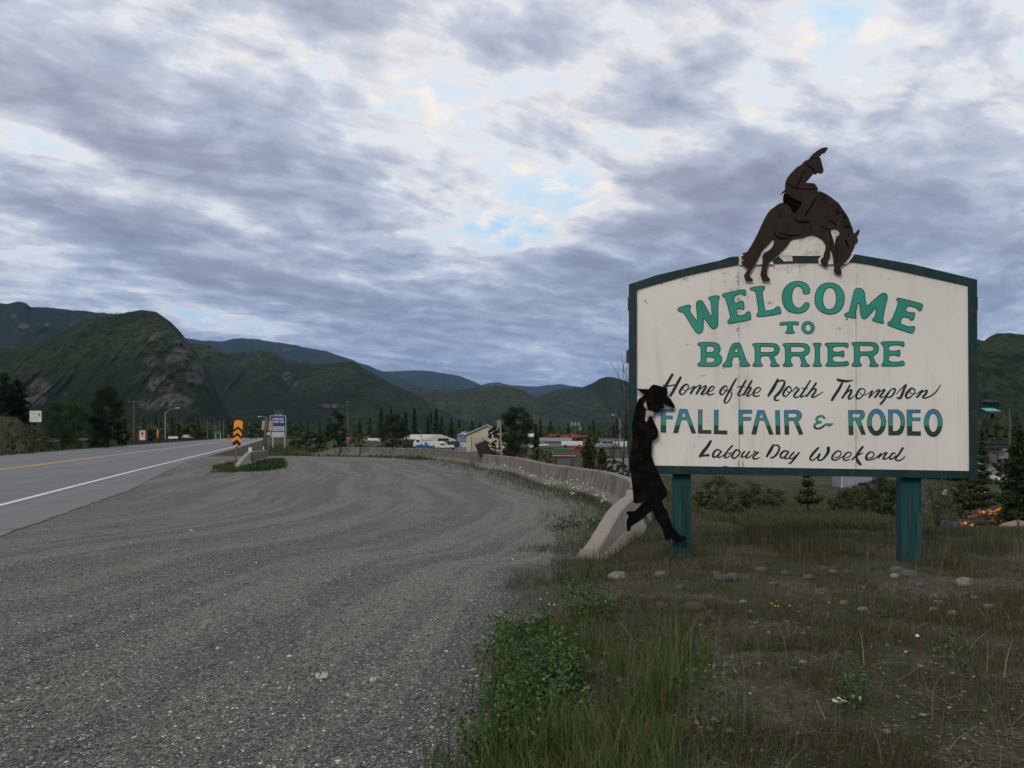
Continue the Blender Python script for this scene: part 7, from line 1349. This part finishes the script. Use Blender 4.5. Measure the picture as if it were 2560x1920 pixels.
# conifers and snags scattered over the hillsides
HS = []
for nm, cnt, hh, rmin in ((0, 1500, (2.5, 6.5), 0), (1, 1600, (3.5, 8), 0), (2, 900, (4, 9), 0), (3, 1500, (5, 11), 0), (4, 900, (2, 6), 0), (5, 1500, (7, 13), 0), (6, 1200, (9, 18), 0)):
    Vg, uvg = CRESTS[nm]; nv_, nu_ = Vg.shape[:2]; fi = RNG.random(cnt*4)**.8*(nv_-1.01); fj = RNG.random(cnt*4)*(nu_-1.01); i, j = fi.astype(int), fj.astype(int); a, b = (fi-i)[:, None], (fj-j)[:, None]
    P = (Vg[i, j]*(1-a)+Vg[i+1, j]*a)*(1-b)+(Vg[i, j+1]*(1-a)+Vg[i+1, j+1]*a)*b; wood = uvg[i, j, 1]; rock = uvg[i, j, 0]; sc_ = Vg[-1, nu_//2, 1]; dn = fbm(P[:, 0]/(sc_*.03), P[:, 1]/(sc_*.03)+P[:, 2]/(sc_*.02), 3, 77)
    pr = np.clip(.03+.55*sst(.56, .70, dn)+wood, 0, 1)*(1-.75*np.clip(rock, 0, 1)); k = RNG.random(len(P)) < pr; P = P[k][:cnt]; HS.append((P-[0, 0, 1.], RNG.uniform(*hh, len(P))))
    # crest line trees
    m_ = int(nu_*1.2); j = RNG.integers(0, nu_-1, m_); P = Vg[-1, j]; on = fbm(j*.07, j*0., 3, 5) > .50; P = P[on]; HS.append((P-[0, 0, 1.0], RNG.uniform(hh[0]*.35, hh[1]*.6, len(P))))
P = np.concatenate([a[0] for a in HS]); H_ = np.concatenate([a[1] for a in HS]); coneforest(P, H_, H_*RNG.uniform(.10, .24, len(H_)), [(.012, .020, .010), (.018, .027, .013), (.009, .015, .008)], 'hillside_trees')
# flowers
def flower(px, py, d, label, cols=M['petal'], hgt=.25, nb=7, r=.016, group='white wild flowers by the barrier', name='wild_flower'):
    x = (px-CX)/F*d; z = H1(x, d); ztop = max(hz(py, d), z+.05); t = thing(name, label, 'flower', (x, d, z), group); mb = MB(); rs = random.Random(int(px*7+py)); hd = []
    for k in range(nb): p = Vector((rs.gauss(0, .07), rs.gauss(0, .05), (ztop-z)*rs.uniform(.72, 1.08))); mb.path([Vector((0, 0, -.02)), p], [.003, .002], 4); hd.append(p)
    mb.build('stalks', mat('stalk', (.05, .07, .03), None) if 'stalk' not in bpy.data.materials else bpy.data.materials['stalk'], t, world=False)
    for p in hd:
        mb = MB(); mb.tube(p-Vector((0, 0, r*.4)), p+Vector((0, 0, r*.6)), r, r*.6, 6); mb.build('blossom', cols, t, world=False)
for k, (px, py, d) in enumerate(((1236, 1157, 37), (1262, 1163, 34), (1301, 1169, 31.5), (1310, 1178, 30.5), (1324, 1188, 29), (1372, 1190, 25.5), (1378, 1200, 25), (1415, 1196, 23.5), (1436, 1202, 22), (1440, 1215, 21.5), (1460, 1212, 21), (1370, 1208, 25), (1495, 1236, 19), (1500, 1245, 18.4), (1436, 1232, 20.5), (1332, 1185, 29), (1257, 1165, 34.5), (1505, 1240, 18.6))):
    flower(px, py, d, '%s clump of white wild flowers along the barrier, counted from the tipped box' % ['first', 'second', 'fourth', 'fifth', 'sixth', 'eighth', 'ninth', 'eleventh', 'twelfth', 'thirteenth', 'fourteenth', 'tenth', 'sixteenth', 'seventeenth', 'fifteenth', 'seventh', 'third', 'last'][k], r=.012+.00035*d, nb=4)
YF = mat('yellow_petal', (.62, .50, .03), None, 5, .7); flower(1942, 1510, 6.9, 'small yellow mustard flower standing in the dry grass', YF, nb=4, r=.007, group=None, name='yellow_flower')
flower(2300, 1668, 4.3+1.6, 'round white dandelion head right of the paper scraps', M['petal'], nb=1, r=.014, group=None, name='dandelion'); flower(1371, 1500, 7.6, 'pale dry flower stalks at the gravel edge', M['petal'], nb=3, r=.008, group=None, name='dry_flower')
# orange cones, netting and tarpaulin behind the right end of the board
def cone(px, py, d, tilt, lb, m_='orange', s=1.):
    x = (px-CX)/F*d; z = hz(py, d); t = thing('traffic_cone', lb, 'traffic cone', (x, d, z), 'orange cones and markers dumped behind the board'); t.rotation_euler = (tilt*.4, tilt, 0)
    mb = MB(); mb.tube((0, 0, 0), (0, 0, .42*s), .13*s, .03*s, 10); mb.build('cone_body', M[m_], t, world=False); mb = MB(); mb.box((0, 0, -.01), (.32*s, .32*s, .04*s)); mb.build('cone_base', M[m_], t, world=False); mb = MB(); mb.tube((0, 0, .2*s), (0, 0, .28*s), .091*s, .072*s, 10); mb.build('white_band', M['white'], t, world=False)
t = thing('debris_heap', 'low heap of dark brush and soil carrying orange cones', 'heap', tuple(at(2470, 57, H1(at(2470, 57).x, 57)))); mb = MB()
for k in range(26): mb.box((random.gauss(0, 1.3), random.gauss(0, .6), random.uniform(0, .9)), (random.uniform(.8, 2.4), .08, .08), rz=random.uniform(-.7, .7), ry=random.uniform(-.4, .4))
mb.build('sticks', M['wood'], t, world=False, kind='stuff'); V, Fc, C = leafcloud([(random.gauss(0, 1.3), random.gauss(0, .6), random.uniform(.1, .7), .5) for _ in range(26)], 2600, .13, DKG+DRY[:2]); put('brush', V, Fc, M['leaf'], t, world=False, col=C)
for a in ((2518, 1276, 55, .1, 'upright orange cone topping the heap'), (2484, 1303, 55, .3, 'orange cone low on the left of the heap'), (2505, 1300, 55, -.9, 'orange cone lying in the middle of the heap'), (2521, 1302, 55, 1.3, 'red orange cone end at the right of the heap', 'red'), (2421, 1320, 55, .8, 'orange cone lying left of the heap'), (2403, 1312, 55, 1.1, 'orange cone lying beside the blue tarpaulin'), (2448, 1284, 55, 1.2, 'faded cone lying at the left end of the heap'), (2511, 1279, 55, 1.4, 'faded cone lying below the upright one')): cone(*a, s=1.15) if len(a) < 6 else cone(*a[:5], a[5], 1.15)
for k, (px, py, ln, an, mm, lb) in enumerate(((2487, 1279, .45, .5, 'yellow', 'yellow plastic strip crossing the heap'), (2482, 1282, .3, -.6, 'yellow', 'short yellow plastic strip on the heap'), (2396, 1322, .6, .6, 'orange', 'orange and white slat lying by the tarpaulin'), (2500, 1283, .35, .3, 'white', 'white stick lying on the heap'), (2435, 1290, .4, .2, 'orange', 'orange slat left of the heap'))):
    p = at(px, 55, hz(py, 55)); mb = MB(); mb.box((0, 0, 0), (ln*2, .08, .12), ry=-an); o = mb.build('plastic_strip', M[mm], world=False, bevel=.01, label=lb, cat='strip', group='plastic strips on the heap'); o.location = p
p = at(2366, 52, hz(1328, 52)); t = thing('tarpaulin', 'crumpled dark blue tarpaulin over a low pile', 'tarpaulin', tuple(p)); n_ = 9; V = [Vector((-.8+1.6*i/n_, -.6+1.2*j/n_, .62*math.sin(math.pi*i/n_)**.5*math.sin(math.pi*j/n_)**.4+random.uniform(0, .05))) for i in range(n_+1) for j in range(n_+1)]; mb = MB(); mb.add(V, [(i*(n_+1)+j, (i+1)*(n_+1)+j, (i+1)*(n_+1)+j+1, i*(n_+1)+j+1) for i in range(n_) for j in range(n_)]); mb.build('sheet', mat('tarp_blue', (.012, .05, .13), (.01, .035, .10), 6, .5), t, world=False)
# sand patch and chain-link fence at the right edge
sp = at(2545, 38, H1(at(2545, 38).x, 38)-.25); V = [sp+Vector((0, 0, .75))]; ring = []
for k, rr_ in enumerate((.35, .7, 1.0)): V += [sp+Vector((1.5*rr_*math.cos(a)*(1+.15*math.sin(3*a+k)), .9*rr_*math.sin(a)*(1+.2*math.cos(2*a)), .75*(1-rr_**1.6)+random.uniform(-.02, .02))) for a in [6.283*i/16 for i in range(16)]]
fs = [(0, 1+i, 1+(i+1) % 16) for i in range(16)]+[(1+16*k+i, 1+16*(k+1)+i, 1+16*(k+1)+(i+1) % 16, 1+16*k+(i+1) % 16) for k in range(2) for i in range(16)]
o = put('sand_heap', V, fs, mat('pale_sand', (.26, .21, .16), (.19, .15, .11), 3, .95, bump=.4), smooth=True, label='pale sand heap at the right edge behind the twigs', cat='heap')
d = 60; t = thing('chain_link_fence', 'thin chain link fence at the far right edge', 'fence', tuple(at(2510, d, -3.9)));
for k in range(4): mb = MB(); mb.tube((.3+k*.9, 0, -.3), (.3+k*.9, 0, 1.0), .02); mb.build('fence_post', M['polewood'], t, world=False)
mb = MB(); mb.tube((.3, 0, .98), (3.0, 0, .98), .014); mb.build('top_rail', M['dark'], t, world=False); mb = MB()
for k in range(19): x0 = .3+k*.14; mb.tube((x0, 0, 0), (min(x0+.95, 2.95), 0, min(.95, 2.95-x0)), .004, n=3, cap=False); mb.tube((x0, 0.004, .95), (min(x0+.95, 2.95), .004, max(0, .95-(2.95-x0))), .004, n=3, cap=False)
mb.build('mesh_wire', M['galv'], t, world=False, kind='stuff')
